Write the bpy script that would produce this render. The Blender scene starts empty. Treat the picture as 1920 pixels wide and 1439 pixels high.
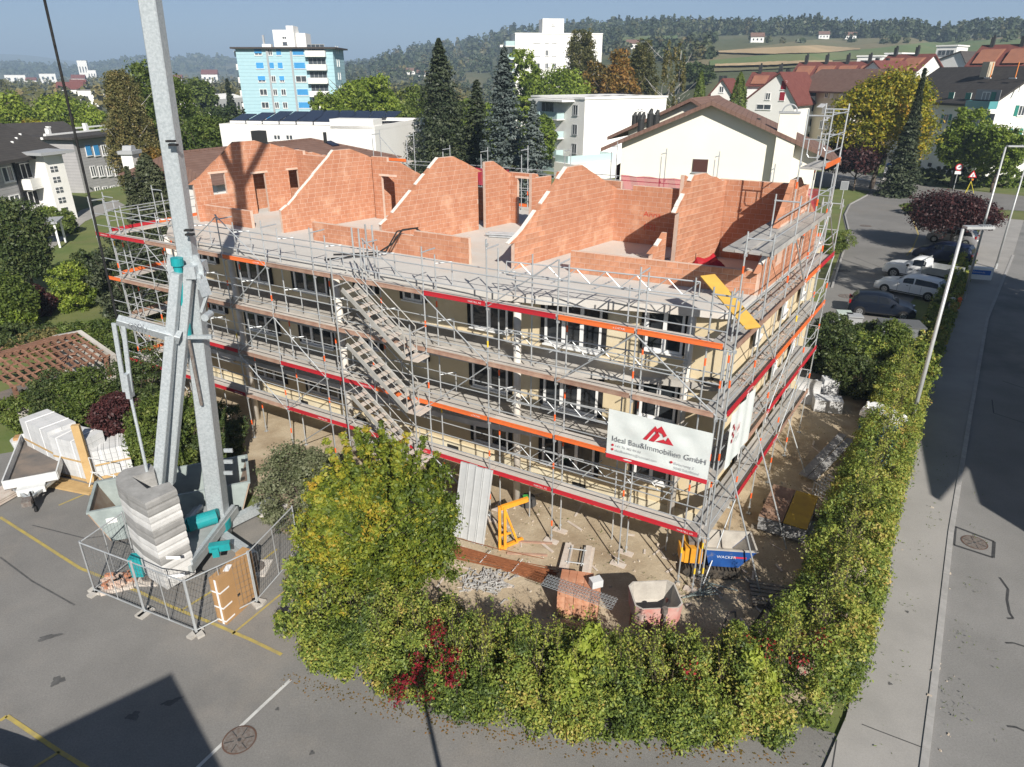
import bpy, math, random
import numpy as np
from mathutils import Vector, Matrix
random.seed(7)
rng = np.random.default_rng(11)
R = math.radians
C = bpy.context.scene.collection
SC = bpy.context.scene

# ------------------------------------------------------------------ camera
CAM_H, PITCH, FPX = 14.6, R(24.2), 1290.0
cam = bpy.data.cameras.new('camera')
cam.sensor_width = 36.0
cam.lens = FPX / 1920 * 36.0
cam.clip_start = 0.1
cam.clip_end = 60000
cam_o = bpy.data.objects.new('camera', cam)
cam_o.location = (0, 0, CAM_H)
cam_o.rotation_euler = (R(90) - PITCH, 0, 0)
C.objects.link(cam_o)
SC.camera = cam_o

# ------------------------------------------------------------------ sky, sun, exposure
SUN_EL = R(34)
SX, SY = 0.29, -0.957                     # horizontal direction towards the sun
world = bpy.data.worlds.new('World')
SC.world = world
world.use_nodes = True
wn = world.node_tree
bg = wn.nodes['Background']
sky = wn.nodes.new('ShaderNodeTexSky')
sky.sky_type = 'NISHITA'
sky.sun_disc = False
sky.sun_elevation = SUN_EL
sky.sun_rotation = math.atan2(SX, SY)
sky.altitude = 450
sky.air_density = 0.6
sky.dust_density = 0.4
sky.ozone_density = 2.8
tcw = wn.nodes.new('ShaderNodeTexCoord'); mpw = wn.nodes.new('ShaderNodeMapping'); mpw.inputs['Scale'].default_value = (1.2, 1.2, 9.0)
wn.links.new(tcw.outputs['Generated'], mpw.inputs['Vector'])                     # thin high cirrus all round the sky
cir = wn.nodes.new('ShaderNodeTexNoise'); cir.inputs['Scale'].default_value = 2.2; cir.inputs['Detail'].default_value = 7; cir.inputs['Roughness'].default_value = 0.6
wn.links.new(mpw.outputs['Vector'], cir.inputs['Vector'])
cmr = wn.nodes.new('ShaderNodeMapRange'); cmr.inputs['From Min'].default_value = 0.45; cmr.inputs['From Max'].default_value = 0.75; cmr.inputs['To Max'].default_value = 0.09
wn.links.new(cir.outputs['Fac'], cmr.inputs['Value'])
cmx = wn.nodes.new('ShaderNodeMix'); cmx.data_type = 'RGBA'
wn.links.new(cmr.outputs['Result'], cmx.inputs[0]); wn.links.new(sky.outputs[0], cmx.inputs[6]); cmx.inputs[7].default_value = (9.0, 9.3, 9.8, 1)
wn.links.new(cmx.outputs[2], bg.inputs[0])
bg.inputs[1].default_value = 0.05
sun = bpy.data.lights.new('sun', 'SUN')
sun.energy = 5.0
sun.angle = R(0.5)
sun.color = (1.0, 0.945, 0.86)
sun_o = bpy.data.objects.new('sun', sun)
sun_o.rotation_euler = Vector((SX * math.cos(SUN_EL), SY * math.cos(SUN_EL), math.sin(SUN_EL))).to_track_quat('Z', 'Y').to_euler()
sun_o.location = (20, -40, 60)
C.objects.link(sun_o)
SC.view_settings.view_transform = 'Standard'
SC.view_settings.look = 'None'
SC.view_settings.gamma = 1.0
SC.view_settings.use_curve_mapping = False
SC.view_settings.exposure = 0.66
SC.cycles.max_bounces = 6
SC.cycles.diffuse_bounces = 3
SC.cycles.glossy_bounces = 3
SC.cycles.transmission_bounces = 4
SC.cycles.transparent_max_bounces = 8
SC.cycles.volume_bounces = 0
SC.cycles.use_denoising = True

# ------------------------------------------------------------------ survey helpers (photo pixel -> place)
_c, _s = math.cos(PITCH), math.sin(PITCH)
def ray(u, v):
    y = (v - 719.5) / FPX
    return Vector(((u - 960) / FPX, _c - y * _s, -_s - y * _c))
def W(u, v, z=0.0):                       # the place at height z that shows at pixel (u, v)
    d = ray(u, v)
    return Vector((0, 0, CAM_H)) + d * ((z - CAM_H) / d.z)
def PD(u, v, d):                          # the place at forward depth d that shows at pixel (u, v)
    return Vector((0, 0, CAM_H)) + ray(u, v) * d
# the building's own frame: p runs left along the street front, q runs back, from the near corner
BO = Vector((5.62, 16.8)); BA = Vector((-0.864, 0.5035)); BB = Vector((0.5035, 0.864))
def B(p, q, z=0.0):
    w = BO + BA * p + BB * q
    return Vector((w.x, w.y, z))
B_ROT = math.atan2(BA.y, BA.x)            # direction of +p

# ------------------------------------------------------------------ materials
def _mix(nt, fac, a, b):
    m = nt.nodes.new('ShaderNodeMix'); m.data_type = 'RGBA'
    if hasattr(fac, 'links'): nt.links.new(fac, m.inputs['Factor'])
    else: m.inputs['Factor'].default_value = fac
    for s, x in (('A', a), ('B', b)):
        sock = [i for i in m.inputs if i.name == s and i.type == 'RGBA'][0]
        if hasattr(x, 'links'): nt.links.new(x, sock)
        else: sock.default_value = (*x, 1)
    return [o for o in m.outputs if o.type == 'RGBA'][0]
def _noise(nt, vec, scale, detail=4.0, rough=0.6):
    n = nt.nodes.new('ShaderNodeTexNoise')
    n.inputs['Scale'].default_value = scale; n.inputs['Detail'].default_value = detail
    n.inputs['Roughness'].default_value = rough
    nt.links.new(vec, n.inputs['Vector'])
    return n.outputs['Fac']
def _ramp(nt, fac, lo, hi):
    r = nt.nodes.new('ShaderNodeMapRange'); r.clamp = True
    r.inputs['From Min'].default_value = lo; r.inputs['From Max'].default_value = hi
    nt.links.new(fac, r.inputs['Value'])
    return r.outputs['Result']
MATS = {}
def mat(name, col, col2=None, scale=3.0, rough=0.8, bump=0.0, bscale=None, metal=0.0, rand=0.0, spec=0.3, lo=0.35, hi=0.65,
        speck=0.0, col3=None, scale3=0.4, lo3=0.5, hi3=0.7, alpha=1.0, coat=0.0, stretch=None, world=False):
    if name in MATS: return MATS[name]
    m = bpy.data.materials.new(name); m.use_nodes = True
    nt = m.node_tree; b = nt.nodes['Principled BSDF']
    b.inputs['Roughness'].default_value = rough; b.inputs['Metallic'].default_value = metal
    b.inputs['Specular IOR Level'].default_value = spec
    if coat: b.inputs['Coat Weight'].default_value = coat; b.inputs['Coat Roughness'].default_value = 0.08
    tc = nt.nodes.new('ShaderNodeTexCoord')
    if world:
        g = nt.nodes.new('ShaderNodeNewGeometry'); vec = g.outputs['Position']
    else: vec = tc.outputs['Object']
    if stretch:
        mp = nt.nodes.new('ShaderNodeMapping'); mp.inputs['Scale'].default_value = stretch
        nt.links.new(vec, mp.inputs['Vector']); vec = mp.outputs['Vector']
    out = None
    if col2 is not None:
        out = _mix(nt, _ramp(nt, _noise(nt, vec, scale), lo, hi), col, col2)
    if col3 is not None:
        out = _mix(nt, _ramp(nt, _noise(nt, vec, scale3, 5, 0.65), lo3, hi3), out if out is not None else col, col3)
    if speck:                              # grit of the surface itself
        hv = nt.nodes.new('ShaderNodeHueSaturation'); sr = nt.nodes.new('ShaderNodeMapRange'); sr.inputs['From Min'].default_value = 0.3; sr.inputs['From Max'].default_value = 0.7; sr.inputs['To Min'].default_value = 1 - speck; sr.inputs['To Max'].default_value = 1 + speck
        nt.links.new(_noise(nt, vec, 22.0, 3, 0.8), sr.inputs['Value']); nt.links.new(sr.outputs['Result'], hv.inputs['Value']); nt.links.new(out, hv.inputs['Color']); out = hv.outputs['Color']
    if rand:
        oi = nt.nodes.new('ShaderNodeObjectInfo')
        hs = nt.nodes.new('ShaderNodeHueSaturation')
        mr = nt.nodes.new('ShaderNodeMapRange'); mr.inputs['To Min'].default_value = 1 - rand; mr.inputs['To Max'].default_value = 1 + rand
        nt.links.new(oi.outputs['Random'], mr.inputs['Value']); nt.links.new(mr.outputs['Result'], hs.inputs['Value'])
        if out is not None: nt.links.new(out, hs.inputs['Color'])
        else: hs.inputs['Color'].default_value = (*col, 1)
        out = hs.outputs['Color']
    if out is not None: nt.links.new(out, b.inputs['Base Color'])
    else: b.inputs['Base Color'].default_value = (*col, 1)
    if bump:
        bp = nt.nodes.new('ShaderNodeBump'); bp.inputs['Strength'].default_value = min(1, bump); bp.inputs['Distance'].default_value = 0.02 * max(1, bump)
        nt.links.new(_noise(nt, vec, bscale or scale * 4, 5, 0.7), bp.inputs['Height'])
        nt.links.new(bp.outputs['Normal'], b.inputs['Normal'])
    if alpha < 1: b.inputs['Alpha'].default_value = alpha
    MATS[name] = m
    return m
def stripes(name, col, col2, axis='Z', scale=4.0, rough=0.8, bump=0.4, prof='SAW', dist=0.03):
    """rows (tiles, boards, cladding) too fine to build one by one"""
    m = bpy.data.materials.new(name); m.use_nodes = True
    nt = m.node_tree; b = nt.nodes['Principled BSDF']; b.inputs['Roughness'].default_value = rough
    b.inputs['Specular IOR Level'].default_value = 0.25
    tc = nt.nodes.new('ShaderNodeTexCoord')
    w = nt.nodes.new('ShaderNodeTexWave'); w.bands_direction = axis; w.wave_profile = prof
    w.inputs['Scale'].default_value = scale
    nt.links.new(tc.outputs['Object'], w.inputs['Vector'])
    n = _noise(nt, tc.outputs['Object'], 1.3, 5)
    base = _mix(nt, _ramp(nt, n, 0.3, 0.7), col, col2)
    dk = tuple(x * 0.6 for x in col)
    nt.links.new(_mix(nt, _ramp(nt, w.outputs['Fac'], 0.86, 0.98), base, dk), b.inputs['Base Color'])
    bp = nt.nodes.new('ShaderNodeBump'); bp.inputs['Strength'].default_value = bump; bp.inputs['Distance'].default_value = dist
    nt.links.new(w.outputs['Fac'], bp.inputs['Height']); nt.links.new(bp.outputs['Normal'], b.inputs['Normal'])
    MATS[name] = m
    return m
def leafmat(name, cols, trans=0.3, rough=0.55):
    """foliage: each leaf takes its colour from its own random value"""
    m = bpy.data.materials.new(name); m.use_nodes = True
    nt = m.node_tree; b = nt.nodes['Principled BSDF']; b.inputs['Roughness'].default_value = rough
    b.inputs['Specular IOR Level'].default_value = 0.35
    at = nt.nodes.new('ShaderNodeAttribute'); at.attribute_name = 'tone'
    r = nt.nodes.new('ShaderNodeValToRGB'); r.color_ramp.interpolation = 'LINEAR'
    els = r.color_ramp.elements
    while len(els) < len(cols): els.new(0.5)
    for i, cc in enumerate(cols):
        els[i].position = i / (len(cols) - 1); els[i].color = (*cc, 1)
    nt.links.new(at.outputs['Fac'], r.inputs['Fac'])
    nt.links.new(r.outputs['Color'], b.inputs['Base Color'])
    t = nt.nodes.new('ShaderNodeBsdfTranslucent')
    hs = nt.nodes.new('ShaderNodeHueSaturation'); hs.inputs['Value'].default_value = 1.3; hs.inputs['Saturation'].default_value = 1.1
    nt.links.new(r.outputs['Color'], hs.inputs['Color']); nt.links.new(hs.outputs['Color'], t.inputs['Color'])
    mx = nt.nodes.new('ShaderNodeMixShader'); mx.inputs[0].default_value = trans
    nt.links.new(b.outputs[0], mx.inputs[1]); nt.links.new(t.outputs[0], mx.inputs[2])
    nt.links.new(mx.outputs[0], nt.nodes['Material Output'].inputs['Surface'])
    MATS[name] = m
    return m

# ------------------------------------------------------------------ object helpers
def tag(o, label=None, cat=None, group=None, kind=None):
    if label: o['label'] = label
    if cat: o['category'] = cat
    if group: o['group'] = group
    if kind: o['kind'] = kind
    return o
def thing(name, label, cat, loc=(0, 0, 0), rotz=0.0, group=None):
    o = bpy.data.objects.new(name, None); o.empty_display_size = 0.2
    o.location = loc; o.rotation_euler = (0, 0, rotz)
    C.objects.link(o)
    return tag(o, label, cat, group)
def link(name, me, parent=None, m=None):
    o = bpy.data.objects.new(name, me)
    C.objects.link(o)
    if parent is not None: o.parent = parent
    if m is not None and not me.materials: me.materials.append(m)
    return o
class MB:
    """collects faces, builds ONE mesh object"""
    def __init__(s): s.v = []; s.f = []; s.mi = []
    def add(s, vs, fs, mi=0):
        n = len(s.v); s.v += [tuple(x) for x in vs]
        s.f += [tuple(i + n for i in f) for f in fs]; s.mi += [mi] * len(fs)
        return s
    def quad(s, a, b, c, d, mi=0): return s.add([a, b, c, d], [(0, 1, 2, 3)], mi)
    def box(s, c, d, rz=0.0, mi=0, M=None, taper=1.0):
        hx, hy, hz = d[0] / 2, d[1] / 2, d[2] / 2
        vs = [Vector((x * hx * (taper if z > 0 else 1), y * hy * (taper if z > 0 else 1), z * hz)) for z in (-1, 1) for y in (-1, 1) for x in (-1, 1)]
        if M is not None: vs = [M @ v for v in vs]
        elif rz: 
            m = Matrix.Rotation(rz, 3, 'Z'); vs = [m @ v for v in vs]
        vs = [v + Vector(c) for v in vs]
        return s.add(vs, [(0, 2, 3, 1), (4, 5, 7, 6), (0, 1, 5, 4), (2, 6, 7, 3), (0, 4, 6, 2), (1, 3, 7, 5)], mi)
    def bar(s, a, b, w, h, mi=0, up=(0, 0, 1)):
        a, b = Vector(a), Vector(b); d = b - a; L = d.length
        if L < 1e-6: return s
        z = d / L; u = Vector(up)
        if abs(z.dot(u)) > 0.98: u = Vector((1, 0, 0))
        x = z.cross(u).normalized(); y = x.cross(z)
        M = Matrix((x, y, z)).transposed()
        return s.box((a + b) / 2, (w, h, L), M=M, mi=mi)
    def tube(s, a, b, r, n=6, mi=0, r2=None, caps=True):
        a, b = Vector(a), Vector(b); d = b - a; L = d.length
        if L < 1e-6: return s
        r2 = r if r2 is None else r2
        z = d / L; u = Vector((0, 0, 1)) if abs(z.z) < 0.95 else Vector((1, 0, 0))
        x = z.cross(u).normalized(); y = z.cross(x)
        ring = [(math.cos(2 * math.pi * i / n), math.sin(2 * math.pi * i / n)) for i in range(n)]
        vs = [a + (x * cx + y * cy) * r for cx, cy in ring] + [b + (x * cx + y * cy) * r2 for cx, cy in ring]
        fs = [(i, (i + 1) % n, n + (i + 1) % n, n + i) for i in range(n)]
        if caps: fs += [tuple(range(n - 1, -1, -1)), tuple(range(n, 2 * n))]
        return s.add(vs, fs, mi)
    def path(s, pts, r, n=6, mi=0):
        for i in range(len(pts) - 1): s.tube(pts[i], pts[i + 1], r if not hasattr(r, '__len__') else r[i], n, mi, None if not hasattr(r, '__len__') else r[i + 1])
        return s
    def prism(s, poly, z0, z1, mi=0, top=True, bottom=True):
        n = len(poly)
        vs = [(x, y, z0) for x, y in poly] + [(x, y, z1) for x, y in poly]
        fs = [(i, (i + 1) % n, n + (i + 1) % n, n + i) for i in range(n)]
        if top: fs.append(tuple(range(n, 2 * n)))
        if bottom: fs.append(tuple(range(n - 1, -1, -1)))
        return s.add(vs, fs, mi)
    def xprism(s, poly, x0, x1, mi=0):      # poly in (y, z), swept along x
        n = len(poly)
        vs = [(x0, y, z) for y, z in poly] + [(x1, y, z) for y, z in poly]
        fs = [(i, n + i, n + (i + 1) % n, (i + 1) % n) for i in range(n)] + [tuple(range(n)), tuple(range(2 * n - 1, n - 1, -1))]
        return s.add(vs, fs, mi)
    def yprism(s, poly, y0, y1, mi=0):      # poly in (x, z), swept along y
        n = len(poly)
        vs = [(x, y0, z) for x, z in poly] + [(x, y1, z) for x, z in poly]
        fs = [(i, (i + 1) % n, n + (i + 1) % n, n + i) for i in range(n)] + [tuple(range(n - 1, -1, -1)), tuple(range(n, 2 * n))]
        return s.add(vs, fs, mi)
    def mesh(s, name, mats, smooth=False):
        me = bpy.data.meshes.new(name)
        me.from_pydata(s.v, [], s.f)
        mats = mats if isinstance(mats, (list, tuple)) else [mats]
        for m in mats: me.materials.append(m)
        if len(mats) > 1: me.polygons.foreach_set('material_index', s.mi)
        if smooth: me.polygons.foreach_set('use_smooth', [True] * len(me.polygons))
        me.update()
        return me
    def build(s, name, mats, parent=None, smooth=False): return link(name, s.mesh(name, mats, smooth), parent)
_cache = {}
def tube_obj(name, a, b, r, m, parent=None, n=7):
    key = ('tube', r, m.name, n)
    if key not in _cache: _cache[key] = MB().tube((0, 0, 0), (0, 0, 1), r, n).mesh(name, m, False)
    a, b = Vector(a), Vector(b)
    o = link(name, _cache[key], parent)
    o.location = a; o.scale = (1, 1, (b - a).length)
    o.rotation_euler = (b - a).to_track_quat('Z', 'Y').to_euler()
    return o
def box_obj(name, c, d, rz, m, parent=None, key=None):
    k = ('box', tuple(round(x, 3) for x in d), m.name)
    if k not in _cache: _cache[k] = MB().box((0, 0, 0), d).mesh(name, m)
    o = link(name, _cache[k], parent); o.location = c; o.rotation_euler = (0, 0, rz)
    return o
def copy_tree(o, parent=None):
    c = o.copy(); C.objects.link(c); c.parent = parent
    for ch in o.children: copy_tree(ch, c)
    return c
def sheet(name, poly, z, m, label=None, cat=None, kind='structure', sub=0, parent=None):
    """a flat sheet with a real thin edge"""
    me = bpy.data.meshes.new(name)
    me.from_pydata([(x, y, z) for x, y in poly], [], [tuple(range(len(poly)))])
    me.materials.append(m); me.update()
    if me.polygons[0].normal.z < 0: me.flip_normals()
    o = link(name, me, parent)
    if kind: o['kind'] = kind
    if label: o['label'] = label
    if cat: o['category'] = cat
    return o

# ------------------------------------------------------------------ foliage helpers
def leaf_mesh(name, P, N, S, T, m, aspect=0.55):
    """one rhombic leaf per point: positions, normals, sizes, tones"""
    n = len(P)
    N = N / (np.linalg.norm(N, axis=1, keepdims=True) + 1e-9)
    q = rng.normal(size=(n, 3)); a = np.cross(N, q); a /= np.linalg.norm(a, axis=1, keepdims=True) + 1e-9
    b = np.cross(N, a)
    S = S[:, None]
    V = np.empty((n, 4, 3), dtype=np.float32)
    droop = N * S * 0.18
    V[:, 0] = P + a * S - droop; V[:, 1] = P + b * S * aspect; V[:, 2] = P - a * S - droop; V[:, 3] = P - b * S * aspect
    me = bpy.data.meshes.new(name)
    me.vertices.add(n * 4); me.loops.add(n * 4); me.polygons.add(n)
    me.vertices.foreach_set('co', V.reshape(-1))
    me.loops.foreach_set('vertex_index', np.arange(n * 4, dtype=np.int32))
    me.polygons.foreach_set('loop_start', np.arange(0, n * 4, 4, dtype=np.int32))
    me.polygons.foreach_set('loop_total', np.full(n, 4, dtype=np.int32))
    at = me.attributes.new('tone', 'FLOAT', 'POINT')
    at.data.foreach_set('value', np.repeat(np.clip(T, 0, 1), 4).astype(np.float32))
    me.materials.append(m)
    me.update(calc_edges=True)
    return me
def unit(n):
    d = rng.normal(size=(n, 3)); return d / np.linalg.norm(d, axis=1, keepdims=True)
def clump_leaves(cent, rad, per, size, tone_c, spread=0.12, up=0.35, flat=0.8):
    """leaves spread over clumps; each clump has its own tone"""
    k = len(cent)
    d = unit(k * per)
    r = rng.random(k * per) ** 0.5
    off = d * r[:, None] * np.repeat(rad, per)[:, None]
    off[:, 2] *= flat
    P = np.repeat(cent, per, axis=0) + off
    N = d * 0.8 + rng.normal(size=d.shape) * 0.55 + np.array([0, 0, up])
    T = np.repeat(tone_c, per) + rng.normal(size=k * per) * spread
    S = size * rng.uniform(0.5, 1.5, k * per)
    return P, N, S, T
def crown_points(n, rx, ry, rz, zc, lumps=9, lump=0.28, inner=0.35, bottom=-0.75):
    """clump centres over a lumpy crown"""
    L = unit(lumps); A = rng.uniform(0.3, 1, lumps)
    d = unit(n * 2); d = d[d[:, 2] > bottom][:n]
    w = np.maximum(0, d @ L.T) ** 6 @ A
    rr = 1 - lump + lump * 1.6 * np.clip(w, 0, 1.2)
    t = np.where(rng.random(len(d)) < inner, rng.uniform(0.35, 0.85, len(d)), rng.uniform(0.86, 1.02, len(d)))
    P = d * (rr * t)[:, None] * np.array([rx, ry, rz])
    P[:, 2] += zc
    return P, t
# ------------------------------------------------------------------ materials: setting
M_grass = mat('lawn', (0.105, 0.145, 0.040), (0.16, 0.175, 0.06), 0.35, 0.95, 0.6, 9, col3=(0.16, 0.135, 0.07), scale3=0.06, lo3=0.5, hi3=0.75, world=True)
M_asph = mat('asphalt', (0.175, 0.17, 0.162), (0.215, 0.208, 0.197), 0.45, 0.9, 0.35, 60, speck=0.16, col3=(0.29, 0.26, 0.225), scale3=0.16, lo3=0.5, hi3=0.78, world=True)
M_road = mat('road asphalt', (0.19, 0.187, 0.18), (0.235, 0.23, 0.222), 0.35, 0.9, 0.35, 60, speck=0.16, col3=(0.13, 0.13, 0.128), scale3=0.12, lo3=0.55, hi3=0.7, world=True)
M_pave = mat('pavement asphalt', (0.29, 0.28, 0.265), (0.335, 0.322, 0.305), 0.5, 0.92, 0.25, 60, speck=0.08, col3=(0.26, 0.252, 0.24), scale3=0.18, lo3=0.5, hi3=0.7, world=True)
M_lot = mat('car park asphalt', (0.17, 0.165, 0.157), (0.205, 0.198, 0.188), 0.3, 0.9, 0.3, 60, col3=(0.19, 0.17, 0.145), scale3=0.09, lo3=0.55, hi3=0.75, world=True)
M_soil = mat('trampled soil', (0.37, 0.295, 0.20), (0.47, 0.395, 0.285), 0.9, 0.97, 1.0, 7, speck=0.16, col3=(0.25, 0.185, 0.12), scale3=0.3, lo3=0.47, hi3=0.72, world=True)
M_kerb = mat('kerb granite', (0.30, 0.295, 0.285), (0.36, 0.35, 0.34), 6, 0.85, 0.3, 40, rand=0.06)
M_yel = mat('worn yellow paint', (0.42, 0.33, 0.09), (0.27, 0.23, 0.13), 4, 0.8, 0, lo=0.4, hi=0.75, world=True)
M_wht = mat('worn white paint', (0.55, 0.55, 0.53), (0.35, 0.35, 0.34), 3, 0.8, 0, lo=0.45, hi=0.8, world=True)
M_tar = mat('black tar', (0.045, 0.045, 0.046), (0.07, 0.07, 0.07), 6, 0.6, world=True)
M_iron = mat('cast iron', (0.20, 0.185, 0.17), (0.13, 0.10, 0.085), 12, 0.7, 0.3, 60)
M_stub = mat('stubble field', (0.42, 0.31, 0.18), (0.34, 0.26, 0.15), 0.02, 0.95, world=True)
M_fieldg = mat('green field', (0.10, 0.155, 0.055), (0.15, 0.17, 0.07), 0.012, 0.95, world=True)
M_dry = mat('dry meadow', (0.20, 0.165, 0.095), (0.14, 0.14, 0.07), 0.012, 0.95, world=True)

# ------------------------------------------------------------------ terrain
_ridge_u = [560, 690, 720, 760, 830, 900, 960, 1100, 1300, 1500, 1600, 1700, 1760, 1920, 2200, 2700]
_ridge_v = [150, 128, 112, 100, 92, 80, 66, 62, 62, 58, 70, 66, 78, 62, 55, 55]
_az = []; _zr = []
def ridge_r(az): return float(np.interp(az, [-20, -2, 12, 30], [1500, 1400, 900, 800]))
def foot_r(az): return float(np.interp(az, [-20, -2, 6, 14], [700, 620, 260, 165]))
for u_, v_ in zip(_ridge_u, _ridge_v):
    d_ = ray(u_, v_); h_ = math.hypot(d_.x, d_.y); a_ = math.degrees(math.atan2(d_.x, d_.y))
    _az.append(a_); _zr.append(max(0.0, CAM_H + ridge_r(a_) * d_.z / h_))
def sstep(a, b, x):
    t = min(1, max(0, (x - a) / (b - a))); return t * t * (3 - 2 * t)
def wob(a, f, s): return math.sin(a * f + s) * 0.5 + math.sin(a * f * 2.3 + s * 1.7) * 0.3 + math.sin(a * f * 5.1 + s * 0.6) * 0.15
def terrain(x, y):
    r = math.hypot(x, y); az = math.degrees(math.atan2(x, y))
    z = 0.0
    if r > 150 and -30 < az < 110:
        zr = float(np.interp(az, _az, _zr))
        RIDGE = ridge_r(az); f0 = foot_r(az); t = (r - f0) / (RIDGE - f0)
        if t > 0: 
            zz = zr * (0.12 * sstep(0, 0.12, t) + 0.88 * t) if t < 1 else zr * max(0.25, 1 - (r - RIDGE) / 2400)
            z += zz + (wob(az, 0.35, r * 0.006) * 2.0) * min(1, max(0, t) * 3) * (1 if t < 1 else 0.3)
    if r > 1700:
        lf = sstep(14, -6, az)
        z += lf * 52 * sstep(1900, 2900, r) * sstep(4200, 3100, r) * (0.75 + 0.5 * wob(az, 0.22, 0.4))
        z += 150 * sstep(4600, 6600, r) * sstep(11000, 7600, r) * (0.8 + 0.32 * wob(az, 0.19, 2.6))
    return z
def onhill(u, v, r0=120.0):
    """where the sight line through a pixel meets the terrain"""
    d = ray(u, v); h = math.hypot(d.x, d.y); r = r0
    while r < 9000:
        t = r / h; p = Vector((0, 0, CAM_H)) + d * t
        if p.z <= terrain(p.x, p.y): return p
        r *= 1.01
    return Vector((0, 0, CAM_H)) + d * (r / h)
azs = np.concatenate([np.arange(-180, -60, 6), np.arange(-60, 60, 0.6), np.arange(60, 180, 6)])
rs = np.concatenate([[0.5, 40, 80, 120, 150], np.arange(165, 960, 16), np.arange(960, 1700, 50), np.arange(1700, 4400, 90), np.arange(4400, 11000, 250), [14000, 30000]])
V = []; F = []
na = len(azs)
for r in rs:
    for a in azs:
        x, y = r * math.sin(R(a)), r * math.cos(R(a)); V.append((x, y, terrain(x, y) - 0.03))
for i in range(len(rs) - 1):
    for j in range(na):
        k = (j + 1) % na; F.append((i * na + j, i * na + k, (i + 1) * na + k, (i + 1) * na + j))
F.append(tuple(range(na)))
me = bpy.data.meshes.new('terrain'); me.from_pydata(V, [], F)
M_land = mat('countryside', (0.085, 0.10, 0.045), (0.13, 0.12, 0.065), 0.01, 0.98, col3=(0.06, 0.075, 0.035), scale3=0.004, lo3=0.45, hi3=0.6, world=True)
me.materials.append(M_grass); me.materials.append(M_land)
mi = [0 if sum((V[i][0] ** 2 + V[i][1] ** 2) ** 0.5 for i in f[:4]) / 4 < 158 else 1 for f in F]
me.polygons.foreach_set('material_index', mi); me.polygons.foreach_set('use_smooth', [True] * len(F)); me.update()
if me.polygons[0].normal.z < 0: me.flip_normals()
terr = link('terrain', me); terr['kind'] = 'structure'

def field(name, top, bot, m, nu=40, nv=6, lift=0.5):
    """a field draped over the hillside between two outlines"""
    mb = MB(); tu, tv = zip(*top); bu, bv = zip(*bot)
    g = []
    for i in range(nu + 1):
        t = i / nu
        a = (np.interp(t, np.linspace(0, 1, len(tu)), tu), np.interp(t, np.linspace(0, 1, len(tv)), tv))
        b = (np.interp(t, np.linspace(0, 1, len(bu)), bu), np.interp(t, np.linspace(0, 1, len(bv)), bv))
        for j in range(nv + 1):
            p = onhill(a[0] + (b[0] - a[0]) * j / nv, a[1] + (b[1] - a[1]) * j / nv, 175)
            p.z = terrain(p.x, p.y) + lift; g.append(p)
    mb.v = [tuple(p) for p in g]
    for i in range(nu):
        for j in range(nv):
            k = i * (nv + 1) + j; mb.f.append((k, k + nv + 1, k + nv + 2, k + 1)); mb.mi.append(0)
    o = mb.build(name, m, None, True); o['kind'] = 'structure'
    return o
field('meadow', [(1290, 108), (1500, 78), (1700, 66), (1960, 62)], [(1290, 140), (1450, 132), (1700, 118), (1960, 110)], M_dry, lift=0.4)
field('green_field', [(1330, 118), (1450, 106), (1620, 96), (1760, 80), (1960, 74)], [(1330, 128), (1480, 122), (1650, 112), (1800, 102), (1960, 92)], M_fieldg, lift=0.8)
field('stubble_field', [(1340, 101), (1430, 95), (1530, 89), (1612, 95)], [(1350, 104), (1440, 107), (1540, 104), (1612, 97)], M_stub, lift=1.2)
field('stubble_strip', [(1340, 127), (1450, 122), (1560, 119)], [(1340, 131), (1450, 129), (1560, 122)], M_stub, lift=1.2)
field('hill_clearing', [(1130, 68), (1200, 64), (1270, 66)], [(1130, 84), (1200, 78), (1270, 76)], M_fieldg, lift=1.2)

# ------------------------------------------------------------------ ground sheets near the site
KERB = [(-2.5, -8.0), (3.6, 1.6), (9.2, 10.4), (10.95, 13.05), (15.3, 19.75), (20.75, 27.75), (30.95, 42.6), (44.2, 60.0), (56.0, 76.0)]
def offs(line, d):
    out = []
    for i, p in enumerate(line):
        a = Vector(line[max(0, i - 1)]); b = Vector(line[min(len(line) - 1, i + 1)])
        t = (b - a).normalized(); n = Vector((t.y, -t.x)); q = Vector(p) + n * d; out.append((q.x, q.y))
    return out
def poly_px(pts, z=0): return [tuple(W(u, v, z)[:2]) for u, v in pts]
site_poly = [(-7.2, 15.0), (-3, 13.4), (3, 12.4), (8, 12.3), (11.8, 17.5), (18.6, 28), (22, 34), (20, 40), (5, 46), (-24, 42), (-25, 32), (-18, 26), (-8.5, 21.5)]
sheet('building_ground', site_poly, -0.008, M_soil)
lot = [(-70, -30), (2, -30), (2.0, 0), (8.0, 10.2), (8.3, 11.6), (6, 12.4), (-6.0, 14.6), (-7.6, 19.5), (-12.5, 23.2), (-21, 25.5), (-26, 23.5), (-70, 15)]
sheet('parking_lot', lot, -0.004, M_asph)
rd = KERB + offs(KERB, 7.4)[::-1]
sheet('road', rd, 0.0, M_road)
M_farpave = M_pave
o = sheet('far_pavement', offs(KERB, 7.4) + offs(KERB, 10.5)[::-1], 0.05, M_pave)
PAVE_IN = [(-4.6, -7.5), (1.5, 2.3), (7.0, 10.6), (8.3, 12.2), (11.6, 17.2), (13.6, 20.4), (18.6, 28.6), (28.6, 43.4), (41.5, 61.5), (53, 78)]
sheet('pavement', PAVE_IN + KERB[::-1], 0.05, M_pave)
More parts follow.
